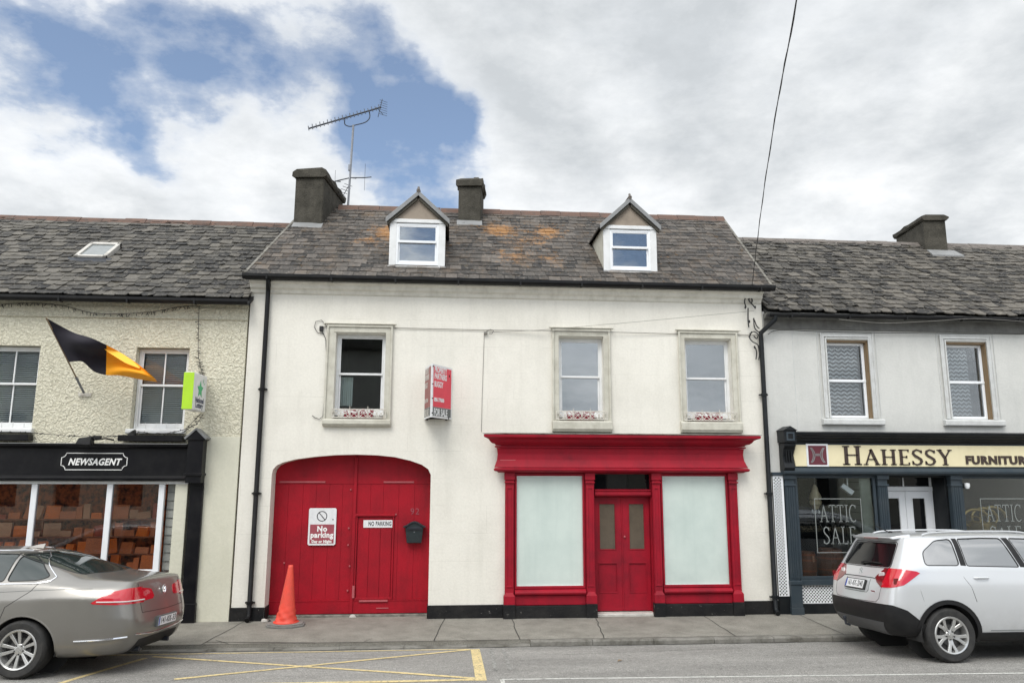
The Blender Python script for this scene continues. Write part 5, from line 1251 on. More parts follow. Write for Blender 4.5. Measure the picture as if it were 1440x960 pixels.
def car_body(st, cr, cf, creases=(), sub=3):
    """st: stations of ten (x,y,z) from the floor centre round to the roof centre; cr, cf: centre columns of rear and front for levels 3..6"""
    v = []; idx = {}
    def V(p): v.append(tuple(p)); return len(v)-1
    n = len(st)
    for i, s in enumerate(st):
        for l, p in enumerate(s):
            if l in (0, 9): k = V((p[0], 0, p[2])); idx[i, l, 1] = idx[i, l, -1] = k
            else:
                for sg in (1, -1): idx[i, l, sg] = V((p[0], sg*p[1], p[2]))
    f = []
    for i in range(n-1):
        for l in range(9):
            for sg in (1, -1): f.append([idx[i, l, sg], idx[i+1, l, sg], idx[i+1, l+1, sg], idx[i, l+1, sg]])
    for i, cc in ((0, cr), (n-1, cf)):
        c = {l: V((p[0], 0, p[1])) for l, p in zip((3, 4, 5, 6), cc)}
        for sg in (1, -1):
            f.append([idx[i, 0, sg], idx[i, 1, sg], idx[i, 2, sg], idx[i, 3, sg], c[3]])
            for l in (3, 4, 5): f.append([c[l], idx[i, l, sg], idx[i, l+1, sg], c[l+1]])
            f.append([c[6], idx[i, 6, sg], idx[i, 7, sg], idx[i, 8, sg], idx[i, 9, sg]])
    me = bpy.data.meshes.new('b'); me.from_pydata(v, [], f)
    bm = bmesh.new(); bm.from_mesh(me); bmesh.ops.recalc_face_normals(bm, faces=bm.faces)
    cl = bm.edges.layers.float.new('crease_edge'); bm.verts.ensure_lookup_table()
    for (i0, i1, l, val) in creases:
        for i in range(i0, i1):
            for sg in (1, -1):
                e = bm.edges.get((bm.verts[idx[i, l, sg]], bm.verts[idx[i+1, l, sg]]))
                if e: e[cl] = val
    bm.to_mesh(me); bm.free()
    o = bpy.data.objects.new('b', me); COL.objects.link(o); m = o.modifiers.new('s', 'SUBSURF'); m.levels = sub; m.render_levels = sub
    dg = bpy.context.evaluated_depsgraph_get(); me2 = bpy.data.meshes.new_from_object(o.evaluated_get(dg))
    bm = bmesh.new(); bm.from_mesh(me2); bpy.data.objects.remove(o); bpy.data.meshes.remove(me); bpy.data.meshes.remove(me2)
    return bm
def cut_poly(bm, poly, view, cond=None):
    """cut the surface along a convex outline drawn in a view ('side': x,z; 'rear': y,z; or a 3D frame) and return the faces inside"""
    if view == 'side': P = [Vector((p[0], 0, p[1])) for p in poly]; d = Vector((0, 1, 0))
    elif view == 'rear': P = [Vector((0, p[0], p[1])) for p in poly]; d = Vector((1, 0, 0))
    elif view == 'top': P = [Vector((p[0], p[1], 0)) for p in poly]; d = Vector((0, 0, 1))
    c = sum(P, Vector())/len(P); planes = []
    for a, b in zip(P, P[1:]+P[:1]):
        nrm = (b-a).cross(d).normalized()
        if nrm.dot(c-a) > 0: nrm = -nrm       # points outwards
        planes.append((a, nrm))
    R = max((p-c).length for p in P)
    for a, nrm in planes:
        fs = [f for f in bm.faces if (cond is None or cond(f.calc_center_median())) and (lambda q: (q-d*q.dot(d)-c).length < R+.25)(f.calc_center_median())]
        es = {e for f in fs for e in f.edges}; vs = {v_ for f in fs for v_ in f.verts}
        bmesh.ops.bisect_plane(bm, geom=list(fs)+list(es)+list(vs), plane_co=a, plane_no=nrm, dist=1e-6)
    out = []
    for f in bm.faces:
        q = f.calc_center_median()
        if (cond is None or cond(q)) and all((q-a).dot(nrm) < 1e-5 for a, nrm in planes): out.append(f)
    return out
def take(bm, faces, push=0.0, delete=True, thick=0):
    """the faces as a mesh of their own, moved outwards a little"""
    mb = MB(); mp = {}
    for f in faces:
        for v in f.verts:
            if v.index not in mp or True:
                if v not in mp: mp[v] = len(mb.v); mb.v.append(tuple(v.co+v.normal*push))
        mb.f.append(tuple(mp[v] for v in f.verts)); mb.t.append(None)
    if thick:
        cnt = {}
        for f in faces:
            for e in f.edges: cnt[e] = cnt.get(e, 0)+1
        off = len(mb.v); inv = {k: v for v, k in mp.items()}
        for k in range(off): v = inv[k]; mb.v.append(tuple(v.co+v.normal*(push-thick)))
        for f in faces:
            for e in f.edges:
                if cnt[e] == 1: a, b = mp[e.verts[0]], mp[e.verts[1]]; mb.f.append((a, b, b+off, a+off)); mb.t.append(None)
    if delete: bmesh.ops.delete(bm, geom=faces, context='FACES')
    return mb
def rounded(poly, r=.04, n=4):
    out = []; m = len(poly)
    for i in range(m):
        p, a, b = Vector(poly[i]), Vector(poly[i-1]), Vector(poly[(i+1) % m])
        da, db = (a-p), (b-p); rr = min(r, da.length*.45, db.length*.45); pa, pb = p+da.normalized()*rr, p+db.normalized()*rr
        for k in range(n+1): t = k/n; out.append(tuple((pa*(1-t)**2+p*2*t*(1-t)+pb*t*t)))
    return out
class Car:
    def __init__(s, bm, thing, paint):
        s.bm, s.T, s.paint = bm, thing, paint
        s.tree = BVHTree.FromBMesh(bm)
    def hit(s, p, view, sg=-1, push=.0):
        if view == 'side': o, d = Vector((p[0], sg*2, p[1])), Vector((0, -sg, 0))
        elif view == 'rear': o, d = Vector((-1, p[0], p[1])), Vector((1, 0, 0))
        elif view == 'top': o, d = Vector((p[0], p[1], 3)), Vector((0, 0, -1))
        h, n, i, di = s.tree.ray_cast(o, d)
        return (h+n*push) if h else None
    def line(s, pts, view, r, mat, name, sg=-1, push=0, closed=False, parent=None, k=6, rn=6):
        P = []
        m = len(pts)
        for i in range(m if closed else m-1):
            a, b = pts[i], pts[(i+1) % m]
            for q in range(k): t = q/k; P.append((a[0]+(b[0]-a[0])*t, a[1]+(b[1]-a[1])*t))
        if not closed: P.append(pts[-1])
        H_ = [s.hit(p, view, sg, push) for p in P]; H_ = [h for h in H_ if h]
        if len(H_) > 1: return s.T.part(name, MB().tube(H_, r, rn, closed), mat, parent, smooth=True)
def wheel(T, x, y, r, rim, wdt, sg, style, mat='alloy'):
    """wheel with its axle along y; sg = the side its face looks to"""
    c = Vector((x, y, r)); s = sg
    ty = MB().lathe([(rim+.004, -wdt/2*.92), (rim+.03, -wdt/2), (r-.03, -wdt/2), (r-.008, -wdt/2+.02), (r, -wdt/2+.05), (r, wdt/2-.05), (r-.008, wdt/2-.02), (r-.03, wdt/2), (rim+.03, wdt/2), (rim+.004, wdt/2*.92), (rim+.0, 0)], c, 40, 'y', cap=False)
    ty.f += []; WH = T.part('wheel', ty, 'rubber', smooth=True)
    gr = MB()
    f = wdt/2*s
    rm = MB().lathe([(rim+.006, f*.93), (rim-.002, f*1.02), (rim-.018, f*.96), (rim-.03, f*.5), (rim-.04, 0), (rim-.04, -f*.8)], c, 40, 'y', cap=False)
    T.part('rim', rm, mat, WH, smooth=True)
    T.part('wheel_back', MB().lathe([(0, f*.20), (rim-.035, f*.20), (rim-.035, f*.1), (0, f*.1)], c, 28, 'y', cap=False).lathe([(.13, f*.3), (.13, f*.45), (0, f*.45)], c, 24, 'y', cap=False), 'alloy_dark', WH)
    sp = MB()
    def spoke(a, r0, r1, w0, w1, h0, h1, skew=0):
        ca, sa = cos(a), sin(a); cb, sb = cos(a+skew), sin(a+skew)
        P = []
        for (hh0, hh1) in ((h0-.03, h1-.03), (h0, h1)):
            for (rr, ww, hh, c_, s_) in ((r0, w0, hh0, ca, sa), (r0, -w0, hh0, ca, sa), (r1, -w1, hh1, cb, sb), (r1, w1, hh1, cb, sb)):
                P.append((x+rr*c_-ww*s_, y+hh*s, r+rr*s_+ww*c_))
        sp.hexa(P)
    hw = wdt/2
    if style == 'ten':
        for k in range(10):
            a = 2*pi*k/10+.31+(.045 if k % 2 else -.045)*1.2; spoke(a, .045, rim-.012, .013, .021, hw*.62, hw*.86)
        sp.lathe([(0, s*hw*.70), (.032, s*hw*.70), (.06, s*hw*.66), (.07, s*hw*.5)], c, 20, 'y', cap=False)
    else:
        for k in range(5):
            a = 2*pi*k/5+pi/2+pi
            for q in (-1, 1):
                spoke(a+q*.20, .05, rim*.55, .017, .019, hw*.55, hw*.72, skew=-q*.06); spoke(a+q*.14, rim*.5, rim-.01, .019, .022, hw*.70, hw*.88, skew=q*.11)
            spoke(a, rim*.25, rim*.60, .02, .008, hw*.52, hw*.62)
        sp.lathe([(0, s*hw*.66), (.03, s*hw*.66), (.055, s*hw*.62), (.062, s*hw*.45)], c, 20, 'y', cap=False)
    T.part('spokes', sp, mat, WH, bevel=.004)
    lg = MB()
    for k in range(5):
        a = 2*pi*k/5+.9; lg.lathe([(.0, s*hw*.72), (.009, s*hw*.72), (.009, s*hw*.5)], (x+.085*.62*cos(a)*1.0, y, r+.085*.62*sin(a)), 8, 'y', cap=False)
    T.part('wheel_bolt', lg, 'alloy_dark', WH)
    T.part('hub_cap', MB().lathe([(0, s*hw*.75), (.022, s*hw*.745), (.026, s*hw*.7)], c, 18, 'y', cap=False), 'alloy', WH)
    return WH
def finish_body(C, axles, R, hw, arch_trim=None):
    """cut the wheel arches, add their liners and the painted shell"""
    bm, T = C.bm, C.T
    for ax in axles:
        circ = [(ax[0]+R*cos(2*pi*k/28), ax[1]+R*sin(2*pi*k/28)) for k in range(28)]
        for sg in (-1, 1):
            pts = [C.hit((ax[0]+R*cos(a), ax[1]+R*sin(a)), 'side', sg, .0) for a in [radians(-38+256*q/30) for q in range(31)]]
            pts = [p for p in pts if p and abs(p.y) > hw*.8]
            if arch_trim and len(pts) > 4:
                m = MB(); w = arch_trim[1]; rows = []
                for p in pts:
                    d = Vector((p.x-ax[0], 0, p.z-ax[1])).normalized(); q = C.hit((p.x+d.x*w, p.z+d.z*w), 'side', sg, 0) or p+d*w
                    rows.append([p+Vector((0, -sg*.05, 0)), p+Vector((0, sg*.014, 0))-d*.004, q+Vector((0, sg*.014, 0)), q+Vector((0, -sg*.012, 0))])
                for r_ in rows: m.v += [tuple(v) for v in r_]
                for i in range(len(rows)-1):
                    for k in range(3): m.f.append((i*4+k, i*4+k+1, (i+1)*4+k+1, (i+1)*4+k)); m.t.append(None)
                T.part('arch_trim', m, arch_trim[0], smooth=True)
            elif len(pts) > 4: T.part('arch_lip', MB().tube([p+Vector((0, -sg*.006, 0)) for p in pts], .011, 6), C.paint, smooth=True)
            fs = cut_poly(bm, circ, 'side', lambda q, sg=sg: q.y*sg > .50)
            bmesh.ops.delete(bm, geom=fs, context='FACES')
            m = MB(); n = 28; a0, a1 = hw-.03, .48
            vs = [(ax[0]+(R+.002)*cos(2*pi*k/n), sg*yy, ax[1]+(R+.002)*sin(2*pi*k/n)) for yy in (a0, a1) for k in range(n)]
            # keep only the upper part of the liner
            m.add(vs, [(k, (k+1) % n, (k+1) % n+n, k+n) for k in range(n) if sin(2*pi*(k+.5)/n) > -.25]+[tuple(n+k for k in range(n))]); T.part('wheel_arch', m, 'inside')
    b = take(bm, list(bm.faces), 0, False)
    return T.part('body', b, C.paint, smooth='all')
def plate_text(T, txt, c, w, h, nrm_yaw, tilt=0, frame='sign_white'):
    pass

# ------------------------------------------------------------------ beige saloon, left
def road_z(y):
    tab = [(-12, .10), (-8, .13), (-6, .12), (-4.2, .075), (-3.5, .045), (-2.6, -.015), (-1.72, -.075), (0, -.09)]
    return ip(tab, y)
def place(T, x, y, yaw, zz): T.o.location = (x, y, zz); T.o.rotation_euler = (0, 0, yaw)
def mk_station(x, lv): return [(x+(p[0] if len(p) == 3 else 0), p[-2], p[-1]) for p in lv]
# ---- saloon stations
S = []
def sal(x, w, zb, ztop, ytop, belt, yb, d7=0, nose=0):
    """generic middle station: w half width, belt height, roof edge"""
    return [(x, 0, zb), (x, .60, zb), (x, w*.955, zb+.02), (x, w*.99, .47), (x, w, .66), (x, w*.985, .86), (x, yb, belt), (x, ytop, ztop-.035-d7), (x, ytop*.55, ztop-.006), (x, 0, ztop)]
S = [
 [(.20, 0, .25), (.17, .50, .25), (.11, .60, .29), (.035, .645, .47), (.045, .65, .64), (.095, .64, .86), (.12, .62, .98), (.135, .58, 1.065), (.14, .32, 1.085), (.14, 0, 1.09)],
 [(.24, 0, .22), (.22, .62, .22), (.18, .755, .26), (.11, .80, .46), (.115, .81, .645), (.15, .80, .87), (.165, .765, .99), (.185, .68, 1.07), (.20, .36, 1.10), (.20, 0, 1.105)],
 [(.42, 0, .20), (.40, .62, .20), (.38, .83, .24), (.33, .875, .46), (.33, .885, .65), (.35, .875, .88), (.36, .83, 1.00), (.38, .70, 1.09), (.40, .38, 1.12), (.40, 0, 1.125)],
 [(.66, 0, .19), (.66, .6, .19), (.66, .86, .22), (.64, .898, .46), (.64, .905, .66), (.64, .895, .89), (.64, .845, 1.015), (.66, .68, 1.115), (.66, .38, 1.14), (.66, 0, 1.145)],
 [(.95, 0, .19), (.95, .6, .19), (.95, .87, .21), (.95, .905, .46), (.95, .91, .66), (.95, .90, .90), (.95, .845, 1.035), (.95, .645, 1.235), (.95, .38, 1.255), (.95, 0, 1.26)],
 sal(1.30, .91, .19, 1.385, .605, 1.045, .845), sal(1.62, .91, .19, 1.45, .60, 1.04, .845, -.005), sal(2.05, .91, .19, 1.475, .60, 1.025, .845, -.005), sal(2.50, .91, .19, 1.465, .60, 1.01, .845), sal(2.85, .91, .19, 1.43, .605, .995, .84),
 sal(3.15, .908, .19, 1.32, .63, .98, .835), sal(3.50, .905, .19, 1.15, .67, .965, .83),
 [(3.85, 0, .19), (3.85, .6, .19), (3.85, .86, .21), (3.85, .895, .46), (3.85, .90, .64), (3.85, .88, .84), (3.85, .80, .95), (3.85, .70, .985), (3.85, .4, 1.01), (3.85, 0, 1.02)],
 [(4.30, 0, .19), (4.30, .6, .19), (4.30, .80, .22), (4.30, .85, .46), (4.28, .86, .62), (4.25, .83, .76), (4.25, .75, .86), (4.25, .62, .905), (4.25, .34, .93), (4.25, 0, .94)],
 [(4.62, 0, .21), (4.60, .5, .21), (4.58, .66, .24), (4.58, .74, .44), (4.56, .75, .58), (4.50, .74, .69), (4.47, .68, .77), (4.46, .55, .81), (4.46, .30, .835), (4.46, 0, .845)],
 [(4.72, 0, .23), (4.71, .4, .23), (4.70, .52, .26), (4.73, .58, .42), (4.71, .58, .56), (4.66, .56, .66), (4.62, .52, .72), (4.60, .44, .76), (4.60, .24, .78), (4.60, 0, .785)]]
K = [(i, [tuple(q) for q in s]) for i, s in enumerate(S)]
bm = car_body(S, [(-.005, .47), (.005, .64), (.05, .86), (.085, .98)], [(4.80, .42), (4.78, .56), (4.73, .66), (4.67, .72)], creases=[(0, 13, 5, .75), (0, 3, 4, .75), (0, 3, 7, .5), (5, 12, 7, .3), (3, 12, 6, .5)], sub=3)
yawP = radians(-4.5)
P_ = Thing('saloon_car', 'beige grey saloon parked at the kerb in front of the newsagent shopfront', 'car', (0, 0, 0), local=True)
# heading -x: rotate by 180 degrees plus yaw
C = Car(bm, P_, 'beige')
def side_windows(C, quads, mat, name='side_window', trim=None, gr=.0):
    for (poly, lab) in quads:
        for sg in (-1, 1):
            fs = cut_poly(C.bm, poly, 'side', lambda q, sg=sg: q.y*sg > .3)
            if fs: C.bm.normal_update(); o = C.T.part(name, take(C.bm, fs, -.004), mat, smooth='all')
            C.line(poly, 'side', .006, 'cable', 'window_seal', sg, .001, closed=True, k=3)
PW = [(rounded([(.99, 1.135), (1.20, 1.30), (1.36, 1.375), (1.46, 1.385), (1.46, 1.085), (1.10, 1.095)], .05, 3), 'q'),
      (rounded([(1.50, 1.085), (1.50, 1.39), (1.95, 1.41), (2.26, 1.405), (2.30, 1.075)], .03, 3), 'r'),
      (rounded([(2.38, 1.07), (2.35, 1.40), (2.72, 1.375), (3.02, 1.26), (3.38, 1.055)], .04, 3), 'f')]
side_windows(C, PW, 'car_glass_green')
outl = [(.93, 1.13), (1.16, 1.305), (1.34, 1.40), (1.60, 1.43), (2.0, 1.435), (2.4, 1.425), (2.75, 1.395), (3.05, 1.27), (3.42, 1.05), (2.3, 1.045), (1.10, 1.062), (.97, 1.085)]
for sg in (-1, 1): C.line(outl, 'side', .009, 'chrome', 'chrome_window_trim', sg, .002, closed=True, k=4)
# rear and front screens
fs = cut_poly(C.bm, rounded([(-.60, 1.155), (.60, 1.155), (.545, 1.395), (-.545, 1.395)], .05, 4), 'rear', lambda q: q.x < 1.7); C.bm.normal_update(); P_.part('rear_window', take(C.bm, fs, -.006), 'car_glass_green', smooth='all')
fs = cut_poly(C.bm, rounded([(-.66, 1.055), (.66, 1.055), (.57, 1.38), (-.57, 1.38)], .05, 4), 'rear', lambda q: q.x > 2.6); P_.part('windscreen', take(C.bm, fs, -.004), 'car_glass_green', smooth='all')
C.line(rounded([(-.61, 1.15), (.61, 1.15), (.555, 1.40), (-.555, 1.40)], .05, 4), 'rear', .007, 'cable', 'screen_seal', push=.0, closed=True, k=3)
# tail lamps: outer piece round the corner, inner piece on the lid
for sg in (-1, 1):
    fs = cut_poly(C.bm, [(.02, .815), (.02, 1.0), (.16, 1.0), (.30, .965), (.44, .855), (.40, .825), (.2, .815)][0:1]+[(.0, 1.0), (.17, .995), (.32, .955), (.475, .842), (.45, .828), (.25, .815)], 'side', lambda q, sg=sg: q.y*sg > .50)
    C.bm.normal_update(); TL = P_.part('tail_lamp', take(C.bm, fs, .004, thick=.012), 'lamp_red', smooth=True)
    fs2 = cut_poly(C.bm, [(sg*.50, .83), (sg*.50, .985), (sg*.30, .955), (sg*.265, .87), (sg*.30, .84)], 'rear', lambda q: q.x < .3)
    C.bm.normal_update(); P_.part('inner_tail_lamp', take(C.bm, fs2, .004, thick=.012), 'lamp_red', smooth=True)
    C.line([(.03, .845), (.2, .847), (.42, .852)], 'side', .008, 'lamp_clear', 'reversing_strip', sg, .006, parent=TL)
# seams, crease, handle, chrome strip
for sg in (-1, 1):
    C.line([(.50, 1.0), (.70, 1.0), (1.1, .985), (1.55, .965)], 'side', .0035, 'board_grey', 'shoulder_crease_shade', sg, -.001)  # grey line painted in for the shade along the shoulder crease
    C.line([(1.05, 1.09), (1.12, .98), (1.38, .80), (1.45, .55), (1.46, .32)], 'side', .004, 'cable', 'door_seam', sg, -.001)
    C.line([(2.34, 1.40), (2.36, .9), (2.34, .3)], 'side', .004, 'cable', 'door_seam', sg, -.001)
    C.line([(3.42, 1.04), (3.48, .8), (3.40, .3)], 'side', .004, 'cable', 'door_seam', sg, -.001)
    C.line([(1.46, .30), (3.40, .29)], 'side', .004, 'cable', 'sill_seam', sg, -.001)
    for x in (1.62, 2.66):
        h = C.hit((x, .93), 'side', sg, .02); P_.part('door_handle', MB().tube([h+Vector((-.09, -sg*.02, -.005)), h+Vector((-.06, sg*.012, 0)), h+Vector((.06, sg*.012, 0)), h+Vector((.09, -sg*.02, -.005))], .013, 8), 'chrome', smooth=True)
C.line([(.60, .415), (.35, .425), (.12, .445)], 'side', .012, 'chrome', 'bumper_strip', -1, .004); C.line([(.60, .415), (.35, .425), (.12, .445)], 'side', .012, 'chrome', 'bumper_strip', 1, .004)
C.line([(-.66, .46), (-.3, .43), (.3, .43), (.66, .46)], 'rear', .010, 'chrome', 'bumper_strip', push=.003)
C.line([(-.56, 1.04), (-.58, .86), (-.56, .70), (0, .69), (.56, .70), (.58, .86), (.56, 1.04)], 'rear', .004, 'cable', 'boot_seam', push=-.001)
# valance (dark lower bumper)
fs = cut_poly(C.bm, [(-.58, .22), (-.52, .385), (.52, .385), (.58, .22)], 'rear', lambda q: q.x < .3); C.bm.normal_update(); P_.part('valance', take(C.bm, fs, .003, thick=.01), 'black_plastic', smooth=True)
def number_plate(T, C, txt, zc, w, h, push=.012, euro=True, surround=None, view='rear'):
    c = C.hit((0, zc), view, -1, 0); a = C.hit((0, zc+h/2), view, -1, 0); b = C.hit((0, zc-h/2), view, -1, 0)
    up = (a-b).normalized(); right = Vector((0, -1, 0)); nrm = right.cross(up)
    x = min(a.x, b.x, c.x)-push
    o = Vector((x, 0, zc))
    # seen from behind, right hand is -y in car space
    def loc(m): return put(m, o, (0, -1, 0), up)
    pl = T.part('number_plate', loc(MB().box(-w/2-.012, w/2+.012, -.006, .03, -h/2-.012, h/2+.012)), surround or 'board_grey', bevel=.003)
    T.part('plate_face', loc(MB().box(-w/2, w/2, -.009, -.0065, -h/2, h/2)), 'sign_white', pl)
    T.part('plate_band', loc(MB().box(-w/2+.003, -w/2+.030, -.0105, -.0092, -h/2+.003, h/2-.003)), 'eu_blue', pl)
    t = text_mb(txt, h*1.0, .001, .0012, spacing=1.08); ww = max(v[0] for v in t.v)*2; t.xform(Matrix.Diagonal(((w-.075)/ww, 1, 1, 1)))
    t.xform(Matrix.Translation((.018, -.0095, 0))); T.part('plate_lettering', loc(t), 'black_letter', pl)
MT['eu_blue'] = M('plate_blue', (.02, .06, .35), .5, 0)
number_plate(P_, C, '141-KK-33', .555, .50, .105)
# emblem
h = C.hit((0, .925), 'rear', -1, .0)
e = MB(); R_ = .052; up = Vector((.12, 0, 1)).normalized()
e.tube([Vector((h.x-.012+.0, R_*cos(a), h.z+R_*sin(a))) for a in [2*pi*q/24 for q in range(24)]], .006, 6, closed=True)
for pts in (((-.03, .032), (-.012, -.002), (0, .02), (.012, -.002), (.03, .032)), ((-.042, .01), (-.02, -.04), (0, -.005), (.02, -.04), (.042, .01))):
    e.tube([Vector((h.x-.012, p[0], h.z+p[1])) for p in pts], .0045, 5)
P_.part('emblem', e, 'chrome', smooth=True)
P_.part('model_badge', MB().box(h.x-.0, h.x+.02, -.44, -.34, .745, .757).box(h.x+.005, h.x+.02, .36, .44, .745, .757), 'chrome')
for y in (-.40, .40): P_.part('exhaust_pipe', MB().tube([(.12, y*1.0, .255), (.35, y, .26)], .028, 12), 'alu_dark', smooth=True)
# interior objects seen on the shelf are left to the glass; aerial fin
P_.part('roof_aerial', MB().hexa([(1.55, -.02, 1.44), (1.75, -.03, 1.455), (1.75, .03, 1.455), (1.55, .02, 1.44), (1.54, -.004, 1.50), (1.62, -.006, 1.49), (1.62, .006, 1.49), (1.54, .004, 1.50)]), 'beige', smooth=True)
for sg in (-1, 1):
    mr = Vector((3.25, sg*.98, 1.06)); P_.part('door_mirror', MB().hexa([mr+Vector(q) for q in ((-.06, -.09, -.06), (.08, -.07, -.05), (.08, .07, -.05), (-.06, .09, -.06), (-.06, -.09, .07), (.05, -.07, .06), (.05, .07, .06), (-.06, .09, .07))]).box(3.2, 3.26, min(sg*.84, sg*.93), max(sg*.84, sg*.93), 1.0, 1.04), 'beige', bevel=.02)
    fs = cut_poly(C.bm, [(4.20, .66), (4.28, .80), (4.62, .74), (4.75, .60), (4.5, .58)], 'side', lambda q, sg=sg: q.y*sg > .42); C.bm.normal_update(); P_.part('headlight', take(C.bm, fs, .002), 'lamp_clear', smooth='all')
finish_body(C, [(1.16, .326), (3.87, .326)], .375, .90)
for x in (1.16, 3.87):
    for sg in (-1, 1): wheel(P_, x, sg*.795, .326, .222, .235, sg, 'ten')
# near rear wheel sits at world (-5.00, -3.45): the car points to -x, its left side (+y in car space) faces the camera
def set_car(T, x_ax, y_side, wx, wy, yaw, z):
    m = Matrix.Rotation(yaw, 4, 'Z'); p = m @ Vector((x_ax, y_side, 0)); T.o.location = (wx-p.x, wy-p.y, z); T.o.rotation_euler = (0, 0, yaw)
def settle(T, axles, track, yaw):
    """lean the car with the camber of the road so that all four tyres stand on it"""
    T.o.rotation_euler = (0, 0, yaw); bpy.context.view_layer.update()
for ch in P_.o.children:
    if ch.name.startswith('wheel') and not ch.name.startswith('wheel_arch'): continue
    for q in [ch]+list(ch.children):
        for v_ in q.data.vertices:
            if v_.co.x < 1.1: v_.co.x -= .17*(1-v_.co.x/1.1)
set_car(P_, 1.16, .90, -5.02, -3.42, pi+yawP, 0)

# ------------------------------------------------------------------ silver small suv, right
def suv(x, w, zb, ztop, ytop, belt, yb, sh=.0):
    return [(x, 0, zb), (x, .60, zb), (x, w*.95, zb+.03), (x, w*.985, .55), (x, w, .74), (x, w*.985, .96), (x, yb, belt), (x, ytop, ztop-.04), (x, ytop*.55, ztop-.006), (x, 0, ztop)]
S = [
 [(.22, 0, .30), (.18, .42, .30), (.09, .60, .35), (.02, .66, .52), (.035, .66, .69), (.095, .67, .95), (.235, .655, 1.14), (.46, .57, 1.52), (.45, .28, 1.545), (.44, 0, 1.55)],
 [(.30, 0, .28), (.27, .50, .28), (.20, .77, .33), (.11, .825, .52), (.115, .83, .70), (.15, .825, .97), (.28, .795, 1.15), (.50, .63, 1.55), (.48, .32, 1.575), (.47, 0, 1.58)],
 [(.46, 0, .26), (.45, .60, .26), (.42, .81, .32), (.36, .855, .53), (.36, .86, .72), (.38, .855, .96), (.44, .825, 1.15), (.62, .64, 1.555), (.61, .34, 1.59), (.60, 0, 1.595)],
 [(.70, 0, .24), (.70, .6, .24), (.70, .84, .28), (.68, .875, .54), (.68, .885, .74), (.68, .872, .96), (.70, .835, 1.155), (.78, .645, 1.56), (.78, .35, 1.60), (.78, 0, 1.605)],
 suv(1.05, .887, .22, 1.612, .648, 1.155, .838), suv(1.45, .887, .22, 1.615, .648, 1.15, .84), suv(1.95, .887, .22, 1.612, .648, 1.14, .84), suv(2.35, .887, .22, 1.60, .645, 1.13, .84), suv(2.62, .885, .22, 1.57, .64, 1.12, .835),
 suv(2.90, .883, .22, 1.44, .65, 1.11, .83), suv(3.15, .88, .22, 1.27, .67, 1.10, .82),
 [(3.42, 0, .22), (3.42, .6, .22), (3.42, .84, .26), (3.42, .875, .54), (3.42, .88, .72), (3.42, .865, .94), (3.42, .80, 1.08), (3.42, .70, 1.11), (3.42, .4, 1.13), (3.42, 0, 1.135)],
 [(3.78, 0, .22), (3.78, .6, .22), (3.78, .80, .27), (3.78, .85, .54), (3.78, .855, .70), (3.76, .83, .88), (3.74, .76, 1.0), (3.74, .64, 1.035), (3.74, .36, 1.055), (3.74, 0, 1.06)],
 [(4.04, 0, .25), (4.02, .5, .25), (3.99, .66, .32), (4.0, .74, .52), (3.99, .75, .66), (3.97, .72, .82), (3.94, .67, .93), (3.92, .56, .97), (3.92, .3, .99), (3.92, 0, 1.0)],
 [(4.12, 0, .28), (4.10, .42, .28), (4.08, .54, .34), (4.11, .60, .50), (4.10, .60, .64), (4.07, .57, .78), (4.03, .53, .87), (4.01, .46, .91), (4.01, .25, .93), (4.01, 0, .935)]]
bm = car_body(S, [(-.02, .52), (-.005, .68), (.065, .95), (.21, 1.14)], [(4.17, .50), (4.16, .64), (4.13, .78), (4.08, .87)], creases=[(0, 14, 5, .3), (0, 3, 4, .5), (0, 4, 7, .4), (4, 11, 7, .25), (2, 11, 6, .6), (0, 2, 6, .4)], sub=3)
V_ = Thing('suv_car', 'silver small suv with black lower bumper parked in front of the furniture shop', 'car', (0, 0, 0), local=True)
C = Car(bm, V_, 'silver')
VW_ = [(rounded([(.60, 1.195), (.63, 1.36), (.86, 1.505), (1.10, 1.525), (1.07, 1.19)], .05, 3), 'q'),
       (rounded([(1.17, 1.185), (1.20, 1.525), (1.55, 1.535), (1.82, 1.53), (1.90, 1.165)], .03, 3), 'r'),
       (rounded([(2.02, 1.16), (1.94, 1.53), (2.30, 1.52), (2.62, 1.40), (2.98, 1.15)], .04, 3), 'f')]
side_windows(C, VW_, 'car_side_glass')
for sg in (-1, 1):
    for poly in ([(1.085, 1.19), (1.12, 1.53), (1.19, 1.53), (1.16, 1.185)], [(1.915, 1.165), (1.84, 1.535), (1.93, 1.535), (2.005, 1.16)]):
        fs = cut_poly(C.bm, poly, 'side', lambda q, sg=sg: q.y*sg > .3); C.bm.normal_update()
        if fs: V_.part('pillar_cover', take(C.bm, fs, .001), 'black_plastic', smooth='all')
fs = cut_poly(C.bm, rounded([(-.585, 1.155), (.585, 1.155), (.515, 1.47), (-.515, 1.47)], .05, 4), 'rear', lambda q: q.x < .9); C.bm.normal_update(); RW_ = V_.part('rear_window', take(C.bm, fs, -.005), 'car_glass', smooth='all')
C.line(rounded([(-.60, 1.145), (.60, 1.145), (.53, 1.48), (-.53, 1.48)], .05, 4), 'rear', .007, 'cable', 'screen_seal', push=.0, closed=True, k=3)
wp = C.hit((.05, 1.19), 'rear', -1, .02)
V_.part('rear_wiper', MB().tube([wp, Vector((wp.x, -.05, 1.215)), Vector((wp.x+.02, -.38, 1.20))], .009, 6).tube([Vector((wp.x, .05, 1.20)), Vector((wp.x-.01, .05, 1.17))], .018, 8), 'black_plastic', RW_)
fs = cut_poly(C.bm, rounded([(-.67, 1.15), (.67, 1.15), (.58, 1.52), (-.58, 1.52)], .05, 4), 'rear', lambda q: q.x > 2.5); V_.part('windscreen', take(C.bm, fs, -.004), 'car_glass', smooth='all')
